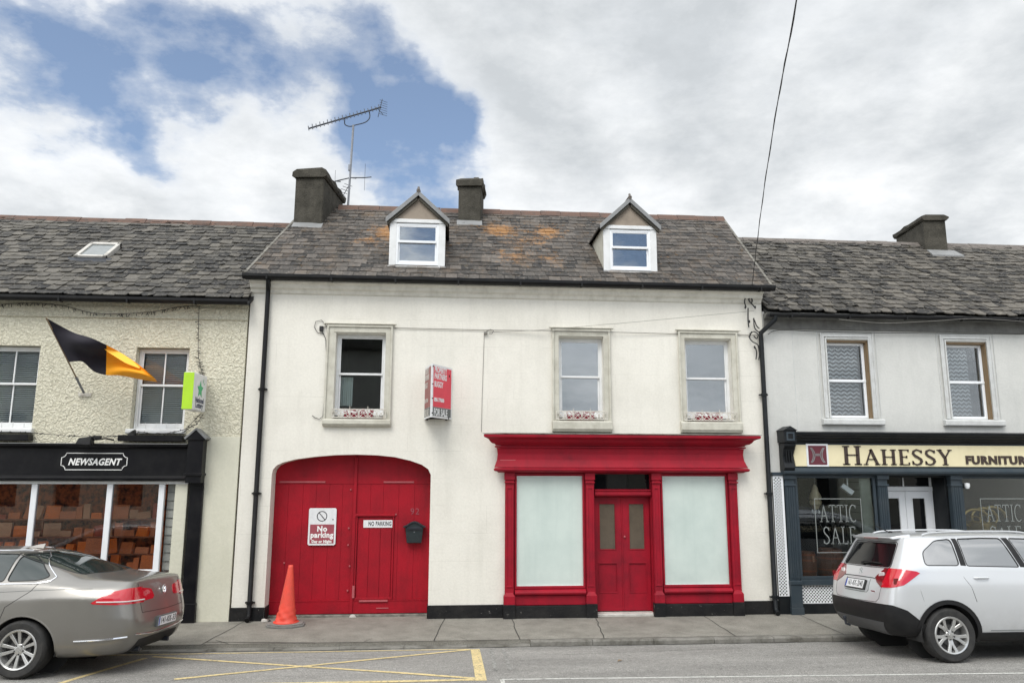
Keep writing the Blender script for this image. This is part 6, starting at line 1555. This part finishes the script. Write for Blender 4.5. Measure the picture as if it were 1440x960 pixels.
# spoiler lip and high brake light
V_.part('spoiler', MB().hexa([(.38, -.50, 1.51), (.38, .50, 1.51), (.60, .58, 1.55), (.60, -.58, 1.55), (.345, -.48, 1.545), (.345, .48, 1.545), (.60, .57, 1.592), (.60, -.57, 1.592)]), 'silver', bevel=.012, smooth=True)
V_.part('brake_light', MB().box(.352, .39, -.17, .17, 1.518, 1.538), 'lamp_dark')
# tail lamps
for sg in (-1, 1):
    fs = cut_poly(C.bm, [(.0, 1.155), (.30, 1.145), (.46, 1.12), (.56, 1.065), (.48, 1.01), (.26, .95), (.14, .875), (.0, .88)], 'side', lambda q, sg=sg: q.y*sg > .585)
    C.bm.normal_update(); TL = V_.part('tail_lamp', take(C.bm, fs, .006, thick=.015), 'lamp_red', smooth=True)
    fs = cut_poly(C.bm, [(sg*.585, 1.15), (sg*.50, 1.14), (sg*.385, 1.02), (sg*.46, .96), (sg*.585, .90)], 'rear', lambda q: q.x < .3)
    C.bm.normal_update(); V_.part('inner_tail_lamp', take(C.bm, fs, .006, thick=.015), 'lamp_dark', smooth=True)
    h = C.tree.ray_cast(Vector((-1, sg*.49, 1.04)), Vector((1, 0, 0)))[0]
    if h: V_.part('reversing_light', MB().hexa([(h.x-.012, sg*.435, 1.02), (h.x+.0, sg*.55, .97), (h.x+.02, sg*.55, .97), (h.x+.02, sg*.435, 1.02), (h.x-.005, sg*.46, 1.095), (h.x+.008, sg*.56, 1.095), (h.x+.02, sg*.56, 1.095), (h.x+.02, sg*.46, 1.095)]), 'lamp_clear', bevel=.006)
    h = C.hit((.20, 1.01), 'side', sg, .008)
    if h: V_.part('indicator_lens', MB().hexa([h+Vector(q) for q in ((-.05, -.012, -.05), (.06, -.004, -.05), (.06, .004, -.05), (-.05, -.004, -.05), (-.05, -.012, .02), (.06, -.004, .02), (.06, .004, .02), (-.05, -.004, .02))]), 'lamp_dark')
C.tree = BVHTree.FromBMesh(car_body(S, [(-.02, .52), (-.005, .68), (.065, .95), (.21, 1.14)], [(4.17, .50), (4.16, .64), (4.13, .78), (4.08, .87)], sub=3))
# black bumper and sills
fs = cut_poly(C.bm, [(-.60, .47), (.60, .47), (.50, .30), (-.50, .30)], 'rear', lambda q: q.x < .3); C.bm.normal_update(); V_.part('skid_plate', take(C.bm, fs, .012, thick=.02), 'grey_plastic', smooth=True)
for sg in (-1, 1):
    fs = cut_poly(C.bm, [(-.2, .10), (-.2, .705), (.10, .70), (.26, .64), (.52, .43), (.60, .36), (.60, .10)], 'side', lambda q, sg=sg: q.y*sg > 0)
    C.bm.normal_update(); V_.part('lower_bumper', take(C.bm, fs, .006, thick=.014), 'black_plastic', smooth=True)
    fs = cut_poly(C.bm, [(1.2, .10), (1.2, .36), (3.2, .36), (3.2, .10)], 'side', lambda q, sg=sg: q.y*sg > 0)
    C.bm.normal_update(); V_.part('sill_cladding', take(C.bm, fs, .012, thick=.02), 'black_plastic', smooth=True)
    fs = cut_poly(C.bm, [(3.75, .10), (3.75, .42), (3.95, .60), (4.3, .62), (4.3, .10)], 'side', lambda q, sg=sg: q.y*sg > 0)
    C.bm.normal_update(); V_.part('front_bumper', take(C.bm, fs, .006, thick=.014), 'black_plastic', smooth=True)
    fs = cut_poly(C.bm, [(3.62, .86), (3.70, 1.0), (3.98, .95), (4.12, .84), (3.95, .80)], 'side', lambda q, sg=sg: q.y*sg > .42); C.bm.normal_update(); V_.part('headlight', take(C.bm, fs, .002), 'lamp_clear', smooth='all')
V_.part('tow_bracket', MB().tube([(.0, .15, .34), (-.06, .15, .36), (-.07, .15, .43)], .016, 8).lathe([(0, .03), (.022, .02), (.026, 0), (.018, -.022)], (-.07, .15, .44), 10, cap=False), 'alu_dark', smooth=True)
number_plate(V_, C, '161-KK-2040', .915, .46, .115, push=.004, surround='cable')
# tailgate seams
C.line([(-.60, 1.14), (-.585, .96), (-.555, .76), (-.50, .715), (0, .705), (.50, .715), (.555, .76), (.585, .96), (.60, 1.14)], 'rear', .004, 'cable', 'tailgate_seam', push=-.001)
C.line([(-.40, 1.005), (-.32, 1.01), (0, 1.012), (.32, 1.01), (.40, 1.005)], 'rear', .007, 'board_grey', 'tailgate_crease_shade', push=.001)  # grey line painted in for the shade under the tailgate crease
C.line([(-.30, .99), (-.31, .85), (-.28, .82), (.28, .82), (.31, .85), (.30, .99)], 'rear', .004, 'board_grey', 'plate_recess_shade', push=.0)  # grey outline painted in for the shade at the recess edge
h = C.hit((.22, 1.065), 'rear', -1, .004); e = MB()
for pts in (((.035, .03), (.0, .052), (-.03, .022), (.02, .0)), ((-.035, -.03), (.0, -.052), (.03, -.022), (-.02, .0)), ((-.022, .012), (.022, -.012))):
    pass
h = C.hit((0, 1.075), 'rear', -1, .006)
ribbon(e, [(.036, .022), (.0, .046), (-.034, .022), (.034, -.022), (.0, -.046), (-.036, -.022)], [.010, .016, .014, .014, .016, .010], .006)
V_.part('emblem', put(e, h, (0, -1, 0), (.25, 0, 1)), 'chrome', bevel=.001)
V_.part('model_badge', put(text_mb('SERIES', .028, .002, .001), C.hit((-.42, .845), 'rear', -1, .004), (0, -1, 0)), 'chrome') if False else V_.part('model_badge', MB().box(C.hit((-.42, .845), 'rear').x-.004, C.hit((-.42, .845), 'rear').x+.01, -.47, -.37, .838, .852), 'chrome')
for sg in (-1, 1):
    C.line([(1.08, 1.17), (1.06, 1.08), (1.16, .92), (1.20, .74)], 'side', .004, 'cable', 'door_seam', sg, -.001)
    C.line([(2.0, 1.16), (2.0, .8), (1.97, .38)], 'side', .004, 'cable', 'door_seam', sg, -.001)
    C.line([(3.05, 1.13), (3.08, .8), (3.02, .38)], 'side', .004, 'cable', 'door_seam', sg, -.001)
    C.line([(.44, 1.03), (.47, .85), (.50, .70)], 'side', .003, 'board_grey', 'bumper_seam', sg, -.001)
    C.line([(1.36, .385), (3.0, .385)], 'side', .004, 'board_grey', 'sill_crease_shade', sg, .002)  # grey line painted in for the shade along the sill crease
    for x in (1.32, 2.22):
        h = C.hit((x, 1.035), 'side', sg, .018); V_.part('door_handle', MB().tube([h+Vector((-.10, -sg*.02, -.005)), h+Vector((-.07, sg*.014, 0)), h+Vector((.07, sg*.014, 0)), h+Vector((.10, -sg*.02, -.005))], .014, 8), 'silver', smooth=True)
    rr = [Vector((x_, sg*.60, z_)) for x_, z_ in ((.74, 1.575), (.84, 1.603), (1.1, 1.618), (1.6, 1.624), (2.1, 1.615), (2.35, 1.575))]
    V_.part('roof_rail', MB().tube(smooth_pts(rr, 4), .012, 8), 'silver', smooth=True)
    V_.part('door_mirror', MB().hexa([Vector((2.85, sg*.97, 1.13))+Vector(q) for q in ((-.06, -.09, -.07), (.08, -.07, -.06), (.08, .07, -.06), (-.06, .09, -.07), (-.06, -.09, .09), (.05, -.07, .08), (.05, .07, .08), (-.06, .09, .09))]).box(2.82, 2.88, min(sg*.82, sg*.92), max(sg*.82, sg*.92), 1.08, 1.12), 'silver', bevel=.02)
V_.part('roof_aerial', MB().tube([(.66, 0, 1.60), (.56, 0, 1.64), (.44, 0, 1.70)], .007, 6).lathe([(.03, 0), (.02, .025), (0, .03)], (.66, 0, 1.595), 10, cap=False), 'black_plastic', smooth=True)
finish_body(C, [(.80, .334), (3.30, .334)], .385, .885, arch_trim=('black_plastic', .05))
for x in (.80, 3.30):
    for sg in (-1, 1): wheel(V_, x, sg*.775, .334, .225, .215, sg, 'five')
set_car(V_, .80, -.885, 6.47, -3.53, 0.0, 0)
# stand both cars on the cambered road
for T, hw in ((P_, .80), (V_, .78)):
    o = T.o; yaw = o.rotation_euler.z; m = Matrix.Rotation(yaw, 4, 'Z')
    base = Vector(o.location); mid = base+m @ Vector((2.2, 0, 0))
    yn, yf = mid.y-hw, mid.y+hw
    zn, zf = road_z(yn), road_z(yf); slope = (zf-zn)/(yf-yn); ang = math.atan(slope)
    rollm = Matrix.Rotation(ang, 4, 'X')
    mw = Matrix.Translation(base) @ rollm @ m
    z_mid = (zn+zf)/2 - (mid.y-base.y)*slope
    mw.translation = Vector((base.x, base.y, z_mid+.002)); o.matrix_world = mw
# =================================================================== GROUND
def asphalt():
    m, nt, b = new_mat('asphalt'); v = coords(nt); b.inputs['Roughness'].default_value = .9
    n1 = ramp(nt, noise(nt, v, 75, 4, .8), [(.30, (.085, .083, .078)), (.50, (.27, .262, .245)), (.70, (.60, .585, .54))])
    big = ramp(nt, noise(nt, coords(nt, (.35, 1.6, 1)), 1.1, 5, .6), [(.3, g3(.72)), (.7, g3(1.12))])
    out = mixc(nt, 1.0, n1, big, 'MULTIPLY')
    mid = ramp(nt, noise(nt, v, 13, 6, .75), [(.35, g3(.8)), (.7, g3(1.1))]); out = mixc(nt, 1.0, out, mid, 'MULTIPLY')
    nt.links.new(out, b.inputs['Base Color']); bump(nt, b, noise(nt, v, 90, 4, .7), .8, .01); return m
def concrete():
    m, nt, b = new_mat('pavement_concrete'); v = coords(nt); b.inputs['Roughness'].default_value = .9
    base = ramp(nt, noise(nt, v, 2.4, 7, .7), [(.25, (.165, .155, .132)), (.75, (.32, .305, .265))])
    fine = ramp(nt, noise(nt, v, 60, 4, .8), [(.32, g3(.5)), (.62, g3(1.15))]); out = mixc(nt, 1.0, base, fine, 'MULTIPLY')
    st = ramp(nt, noise(nt, v, 7, 8, .78), [(.56, g3(0)), (.68, g3(1))]); out = mixc(nt, mth(nt, 'MULTIPLY', st, .38), out, (.085, .08, .068))
    sp = nd(nt, 'ShaderNodeTexVoronoi', feature='F1'); sp.inputs['Scale'].default_value = 5; nt.links.new(v, sp.inputs['Vector'])
    gum = ramp(nt, sp.outputs['Distance'], [(.05, g3(1)), (.075, g3(0))]); out = mixc(nt, mth(nt, 'MULTIPLY', gum, .35), out, (.09, .085, .075))
    nt.links.new(out, b.inputs['Base Color']); bump(nt, b, noise(nt, v, 60, 5, .7), .6, .008); return m
def worn_paint(name, col, thr=.58):
    m, nt, b = new_mat(name); v = coords(nt); b.inputs['Roughness'].default_value = .8
    f = ramp(nt, noise(nt, v, 26, 8, .8), [(thr-.04, g3(0)), (thr+.05, g3(1))])
    d = ramp(nt, noise(nt, v, 3, 5, .6), [(.35, g3(.78)), (.7, g3(1))])
    out = mixc(nt, f, mixc(nt, 1.0, col, d, 'MULTIPLY'), (.13, .125, .115)); nt.links.new(out, b.inputs['Base Color']); bump(nt, b, noise(nt, v, 90, 4, .7), .5, .006); return m
MT['asphalt'] = asphalt(); MT['concrete'] = concrete(); MT['yellow_line'] = worn_paint('worn_yellow_line', (.72, .58, .29), .56); MT['white_line'] = worn_paint('worn_white_line', (.62, .62, .58), .56); MT['faint_line'] = worn_paint('faint_white_line', (.34, .34, .32), .50)
MT['kerb'] = M('kerb_concrete', (.24, .23, .205), .9, .6, 5, (.07, .065, .05), .6, 40, .01, grain=.35)
MT['dark_joint'] = M('dark_joint', (.03, .03, .026), .95, .2)
g = MB()
g.add([(-700, -700, -.35), (700, -700, -.35), (700, 700, -.35), (-700, 700, -.35)], [(0, 1, 2, 3)]); structure('ground', g, 'concrete')
ys = [-16.0, -14.4, -12, -10, -8, -7, -6, -5.1, -4.2, -3.5, -2.6, -1.72]
def rz(y): return road_z(y) if y > -12 else .10+(-12-y)*-.04
rd = MB(); xs = [-200, -30, -14, -7, 0, 7, 14, 30, 200]
for x in xs:
    for y in ys: rd.v.append((x, y, rz(y)))
ny_ = len(ys)
for i in range(len(xs)-1):
    for j in range(ny_-1): rd.f.append((i*ny_+j, (i+1)*ny_+j, (i+1)*ny_+j+1, i*ny_+j+1)); rd.t.append(None)
structure('road', rd, 'asphalt')
pv = MB()
pv.add([(-200, -1.60, -.002), (200, -1.60, -.002), (200, .35, .002), (-200, .35, .002), (-200, -1.60, -.34), (200, -1.60, -.34), (200, .35, -.34), (-200, .35, -.34)], [(0, 1, 2, 3), (4, 5, 1, 0), (7, 6, 5, 4), (3, 2, 6, 7)])
structure('pavement', pv, 'concrete')
structure('far_pavement', MB().box(-200, 200, -18.2, -15.9, -.3, .04), 'concrete')
kb = MB(); x = -18.0; rnd = random.Random(8)
while x < 22:
    # dropped and broken kerb in front of the gate, a real step elsewhere
    drop = 0.0 if x > .3 else (-.052 if x > -4.4 else -.03)
    l = .915; kz = -.001+drop*(1 if x <= .3 else 0)+rnd.uniform(-.003, .003); yy = rnd.uniform(-.006, .006)
    kb.add([(x+.004, -1.72+yy, -.2), (x+l-.004, -1.72+yy, -.2), (x+l-.004, -1.603, -.2), (x+.004, -1.603, -.2), (x+.004, -1.715+yy, kz-.018), (x+l-.004, -1.715+yy, kz-.018), (x+l-.004, -1.70+yy, kz), (x+.004, -1.70+yy, kz), (x+l-.004, -1.603, kz+.001), (x+.004, -1.603, kz+.001)],
           [(0, 1, 5, 4), (4, 5, 6, 7), (7, 6, 8, 9), (9, 8, 2, 3), (0, 4, 7, 9, 3), (1, 2, 8, 6, 5)])
    x += l
structure('kerb', kb, 'kerb')
# pavement joints and cracks: thin dark grooves filled with dirt
jn = MB()
def crack(P, w, z=.0035):
    n = len(P)
    for (a, b), (c, d) in zip(P, P[1:]):
        L = sqrt((c-a)**2+(d-b)**2); nx, ny = -(d-b)/L*w/2, (c-a)/L*w/2
        jn.add([(a-nx, b-ny, z+.002*0), (c-nx, d-ny, z), (c+nx, d+ny, z), (a+nx, b+ny, z)], [(0, 1, 2, 3)])
def wob(x0, y0, x1, y1, k=7, amp=.012):
    return [(x0+(x1-x0)*q/k+rnd.uniform(-amp, amp)*(0 < q < k), y0+(y1-y0)*q/k) for q in range(k+1)]
for (x0, x1) in ((-.04, -.19), (1.07, 1.07), (2.50, 2.32), (4.36, 4.33), (6.05, 6.03), (7.75, 7.75), (-3.30, -3.47), (-5.2, -5.2), (-6.9, -6.95)):
    crack(wob(x0, -.02, x1, -1.60), .013)
crack([(x, -1.601+rnd.uniform(-.004, .004)) for x in [q*.3-9 for q in range(70)]], .012)
crack([(x, -.012) for x in (-9, -3.5)], .01); crack(wob(-3.47, -1.45, -1.9, -1.60, 9, .01), .018); crack(wob(-3.1, -1.60, -3.35, -1.35, 4), .012); crack(wob(-1.2, -1.6, -1.1, -1.38, 3), .008); crack(wob(.3, -1.6, .2, -1.4, 3), .006)
structure('pavement_joints', jn, 'dark_joint')
rc_ = MB()
for P in (wob(1.6, -2.4, 4.2, -2.15, 16, .03), wob(2.6, -3.0, 2.2, -1.9, 9, .03), wob(-1.9, -2.3, -.6, -2.55, 9, .02)):
    n0 = len(rc_.v)
    for (a, b), (c, d) in zip(P, P[1:]): rc_.add([(a, b-.003, road_z(b)+.003), (c, d-.003, road_z(d)+.003), (c, d+.003, road_z(d)+.0032), (a, b+.003, road_z(b)+.0032)], [(0, 1, 2, 3)])
structure('road_cracks', rc_, 'dark_joint')
# gutter dirt line
gt = MB(); P = [(q*.25-9.5, -1.745+rnd.uniform(-.02, .02)) for q in range(90)]
for (a, b), (c, d) in zip(P, P[1:]): gt.add([(a, b-.0, rz(b)+.003), (c, d, rz(d)+.003), (c, -1.722, rz(-1.722)+.003), (a, -1.722, rz(-1.722)+.003)], [(0, 1, 2, 3)])
structure('gutter_dirt', gt, 'dark_joint')
# markings
def strip(mb, a, b, w, lift=.004, seg=.35, along='auto'):
    ax_, ay_ = a; bx, by = b; L = sqrt((bx-ax_)**2+(by-ay_)**2); n = max(1, int(L/seg)); nx, ny = -(by-ay_)/L*w/2, (bx-ax_)/L*w/2
    rows = []
    for k in range(n+1):
        t = k/n; cx, cy = ax_+(bx-ax_)*t, ay_+(by-ay_)*t; j1, j2 = rnd.uniform(-.004, .004), rnd.uniform(-.004, .004)
        rows.append(((cx+nx, cy+ny+j1), (cx-nx, cy-ny+j2)))
    for (p, q), (r, s) in zip(rows, rows[1:]): mb.add([(*c, rz(c[1])+lift) for c in (q, s, r, p)], [(0, 1, 2, 3)])
def gp(px, py):
    """point of the road under a photograph point"""
    y = -3
    for _ in range(25):
        z = rz(y); d = _F*F_PX+_R*(px-720)-_U*(py-480); q = CAM+d*((z-CAM.z)/d.z); y = max(-12, min(-1.0, q.y))
    return (q.x, q.y)
ym = MB()
BR, TR = gp(668, 958), gp(676, 915)
X1 = (BR[0]+TR[0])/2
yt = -1.86; yb = gp(640, 956)[1]
strip(ym, (X1, yt), (X1, yb-.05), .13)
XL = -7.2
strip(ym, (XL, yb), (X1+.06, yb), .085, .0045); strip(ym, (-6.5, yt-.0), (X1-.07, yt), .05, .0045)
A, B = gp(215, 923), gp(640, 952); Cc, D = gp(85, 958), gp(655, 916)
strip(ym, A, (X1-.06, yb+.06), .075, .005); 
strip(ym, gp(245, 955), (X1-.06, yt-.03), .075, .0055)
strip(ym, gp(205, 925), gp(80, 962), .075, .005); strip(ym, gp(60, 925), gp(-20, 945), .075, .005)
structure('yellow_box_marking', ym, 'yellow_line')
wm = MB()
for x in (X1+.22, X1+.40): strip(wm, (x, -1.86), (x-.02, -3.4), .05, .004)
structure('faint_road_lines', wm, 'faint_line')
wl = MB(); a, b = gp(706, 955), gp(1440, 946); strip(wl, a, (b[0]+6, b[1]+(b[1]-a[1])/(b[0]-a[0])*6), .05, .004); strip(wl, (a[0], a[1]), (a[0], a[1]-.6), .05, .004)
structure('white_parking_line', wl, 'white_line')
single('leaf', MB().add([(0, 0, 0), (.05, .01, .012), (.08, .04, .006), (.03, .045, .015)], [(0, 1, 2, 3)]).xform(Matrix.Translation((gp(868, 930)[0], gp(868, 930)[1], rz(gp(868, 930)[1])+.006))), 'brown_wood', 'small dark dead leaf lying on the road below the shop door', 'leaf', (gp(868, 930)[0], gp(868, 930)[1], rz(gp(868, 930)[1])))

# unseen houses added opposite for reflections, heights set by what the panes mirror
def opposite(x0, x1, h, mat, label, rz_=2.2):
    O = Thing('terraced_house', label, 'house', ((x0+x1)/2, -18.2, 0))
    holes = []; x = x0+1.0
    while x < x1-1.3:
        holes += ([[(x, 3.3), (x+.9, 3.3), (x+.9, 4.6), (x, 4.6)]] if h > 5 else [])+[[(x, .9), (x+1.0, .9), (x+1.0, 2.2), (x, 2.2)]]; x += 2.4
    O.part('wall', MB().plate([(x0, -.1), (x1, -.1), (x1, h), (x0, h)], holes, -18.2, -18.5), mat)
    O.part('roof', MB().hexa([(x0, -17.95, h-.1), (x1, -17.95, h-.1), (x1, -21, h+rz_), (x0, -21, h+rz_), (x0, -17.95, h+.0), (x1, -17.95, h+.0), (x1, -21, h+rz_+.1), (x0, -21, h+rz_+.1)]), 'slate_left')
    O.part('pane', MB().box(x0+.2, x1-.2, -18.42, -18.40, .3, h-.3), 'car_glass')
opposite(-19, -8.4, 6.6, 'cream_smooth', 'cream terraced house across the street, mirrored in the newsagent panes')
opposite(-8.35, -2.6, 7.4, 'grey_wall', 'unseen tall grey house added across the street to darken the pane over the gate', 4.2)
opposite(-2.55, 7.5, 3.2, 'white_wall', 'unseen white house added across the street, kept low so panes mirror sky', 1.0)
opposite(7.55, 20, 3.4, 'cream_smooth', 'unseen cream house added across the street, kept low so panes mirror sky', 1.0)

# =================================================================== SKY AND LIGHT
SUN_EL, SUN_AZ = radians(52), radians(205)          # compass style azimuth from +y through +x
w = bpy.data.worlds.new('World'); scene.world = w; w.use_nodes = True; nt = w.node_tree
bg = nt.nodes['Background']; out = nt.nodes['World Output']
sky = nd(nt, 'ShaderNodeTexSky', sky_type='NISHITA'); sky.sun_disc = False; sky.sun_elevation = SUN_EL; sky.sun_rotation = SUN_AZ; sky.altitude = 50; sky.air_density = 1.0; sky.dust_density = .8; sky.ozone_density = 1.5
tc = nd(nt, 'ShaderNodeTexCoord'); dirv = tc.outputs['Generated']
sx = nd(nt, 'ShaderNodeSeparateXYZ'); nt.links.new(dirv, sx.inputs[0])
zc = mth(nt, 'MAXIMUM', sx.outputs[2], .0)
den = mth(nt, 'ADD', zc, .22)
cmb = nd(nt, 'ShaderNodeCombineXYZ'); nt.links.new(mth(nt, 'DIVIDE', sx.outputs[0], den), cmb.inputs[0]); nt.links.new(mth(nt, 'DIVIDE', sx.outputs[1], den), cmb.inputs[1]); nt.links.new(zc, cmb.inputs[2])
cv = cmb.outputs[0]
def pix_dir(px, py):
    d = (_F*F_PX+_R*(px-720)-_U*(py-480)).normalized(); return d
n1 = noise(nt, cv, 2.4, 10, .60, .1); n2 = noise(nt, cv, 7.5, 9, .64, .05); n3 = noise(nt, cv, 1.1, 4, .5)
dens = mth(nt, 'ADD', mth(nt, 'MULTIPLY', n1, .80), mth(nt, 'MULTIPLY', n2, .38))
# where the cloud sheet is torn open (places in the sky, by direction)
wdv = nd(nt, 'ShaderNodeVectorMath', operation='ADD'); nsv = nd(nt, 'ShaderNodeTexNoise'); nsv.inputs['Scale'].default_value = 5.5; nsv.inputs['Detail'].default_value = 5
nt.links.new(dirv, nsv.inputs['Vector']); sb = nd(nt, 'ShaderNodeVectorMath', operation='SUBTRACT'); sb.inputs[1].default_value = (.5, .5, .5); nt.links.new(nsv.outputs['Color'], sb.inputs[0])
scn = nd(nt, 'ShaderNodeVectorMath', operation='SCALE'); scn.inputs['Scale'].default_value = .26; nt.links.new(sb.outputs[0], scn.inputs[0]); nt.links.new(dirv, wdv.inputs[0]); nt.links.new(scn.outputs[0], wdv.inputs[1])
hole = None
for (px, py, rad, k) in ((590, 215, .085, 1.0), (640, 150, .05, .55), (560, 120, .07, .9), (510, 60, .09, .75), (400, 30, .09, .7), (330, 75, .06, .65), (190, 60, .08, .5), (40, 60, .09, .85), (-60, 20, .12, .8), (110, 180, .05, .45), (165, 215, .05, .5), (300, 265, .045, .5), (180, 215, .04, .5), (545, 250, .07, .5), (610, 250, .06, .4), (680, 250, .04, .4), (500, 180, .06, .6), (260, 20, .07, .6), (130, 110, .05, .5), (5, 250, .05, .3), (250, 230, .04, .3), (380, 300, .04, .35)):
    c = pix_dir(px, py); ds = nd(nt, 'ShaderNodeVectorMath', operation='DISTANCE'); ds.inputs[1].default_value = c; nt.links.new(wdv.outputs[0], ds.inputs[0])
    e = mth(nt, 'MULTIPLY', mth(nt, 'EXPONENT', mth(nt, 'MULTIPLY', mth(nt, 'POWER', mth(nt, 'DIVIDE', ds.outputs['Value'], rad), 2.0), -1.0)), k)
    hole = e if hole is None else mth(nt, 'ADD', hole, e)
for (c, rad, k) in ((Vector((0, -.92, .38)), .2, 1.8), (Vector((.32, -.86, .38)), .2, 1.6)):
    ds = nd(nt, 'ShaderNodeVectorMath', operation='DISTANCE'); ds.inputs[1].default_value = c; nt.links.new(wdv.outputs[0], ds.inputs[0])
    hole = mth(nt, 'ADD', hole, mth(nt, 'MULTIPLY', mth(nt, 'EXPONENT', mth(nt, 'MULTIPLY', mth(nt, 'POWER', mth(nt, 'DIVIDE', ds.outputs['Value'], rad), 2.0), -1.0)), k))
cover = mth(nt, 'SUBTRACT', mth(nt, 'ADD', dens, .14), mth(nt, 'MULTIPLY', hole, .30))
cov = ramp(nt, cover, [(.33, g3(0)), (.56, g3(1))])
cov = ramp(nt, cover, [(.30, g3(.03)), (.405, g3(.36)), (.48, g3(.85)), (.55, g3(1))])
# thicker grey bellies away from the torn part
sunv = Vector((sin(SUN_AZ)*cos(SUN_EL), cos(SUN_AZ)*cos(SUN_EL), sin(SUN_EL)))
shade = ramp(nt, mth(nt, 'ADD', mth(nt, 'MULTIPLY', n3, .55), mth(nt, 'MULTIPLY', noise(nt, cv, 4.6, 9, .62, .08), .55)), [(.40, (.92, .93, .94)), (.50, (.78, .80, .815)), (.58, (.66, .685, .705)), (.68, (.53, .56, .585))])
thin = ramp(nt, cover, [(.45, g3(1)), (.75, g3(0))])
ccol = mixc(nt, mth(nt, 'MULTIPLY', thin, .55), shade, (.80, .83, .87))
dt = nd(nt, 'ShaderNodeVectorMath', operation='DOT_PRODUCT'); dt.inputs[1].default_value = sunv; nt.links.new(dirv, dt.inputs[0])
boost = ramp(nt, mth(nt, 'MAXIMUM', dt.outputs['Value'], 0.0), [(.15, g3(.0)), (1.0, g3(1))])
SKYK = .13
cl = nd(nt, 'ShaderNodeVectorMath', operation='SCALE'); nt.links.new(ccol, cl.inputs[0])
nt.links.new(mth(nt, 'MULTIPLY', mth(nt, 'ADD', mth(nt, 'MULTIPLY', boost, 1.3), 1.0), 1.0/SKYK), cl.inputs['Scale'])
haze = nd(nt, 'ShaderNodeVectorMath', operation='SCALE'); haze.inputs[0].default_value = (.62, .74, .92); haze.inputs['Scale'].default_value = 1/SKYK
blue = mixc(nt, .08, sky.outputs[0], haze.outputs[0])
fin = mixc(nt, cov, blue, cl.outputs[0])
nt.links.new(fin, bg.inputs['Color']); bg.inputs['Strength'].default_value = SKYK
sl = bpy.data.lights.new('sun', 'SUN'); sl.energy = 1.5; sl.angle = radians(26); sl.color = (1, .96, .90)
so = bpy.data.objects.new('sun', sl); COL.objects.link(so); so.rotation_euler = (-sunv).to_track_quat('-Z', 'Y').to_euler()
vs = scene.view_settings; vs.view_transform = 'Standard'; vs.look = 'None'; vs.exposure = .25; vs.gamma = 1
scene.render.engine = 'CYCLES'; scene.cycles.max_bounces = 8; scene.cycles.transparent_max_bounces = 12
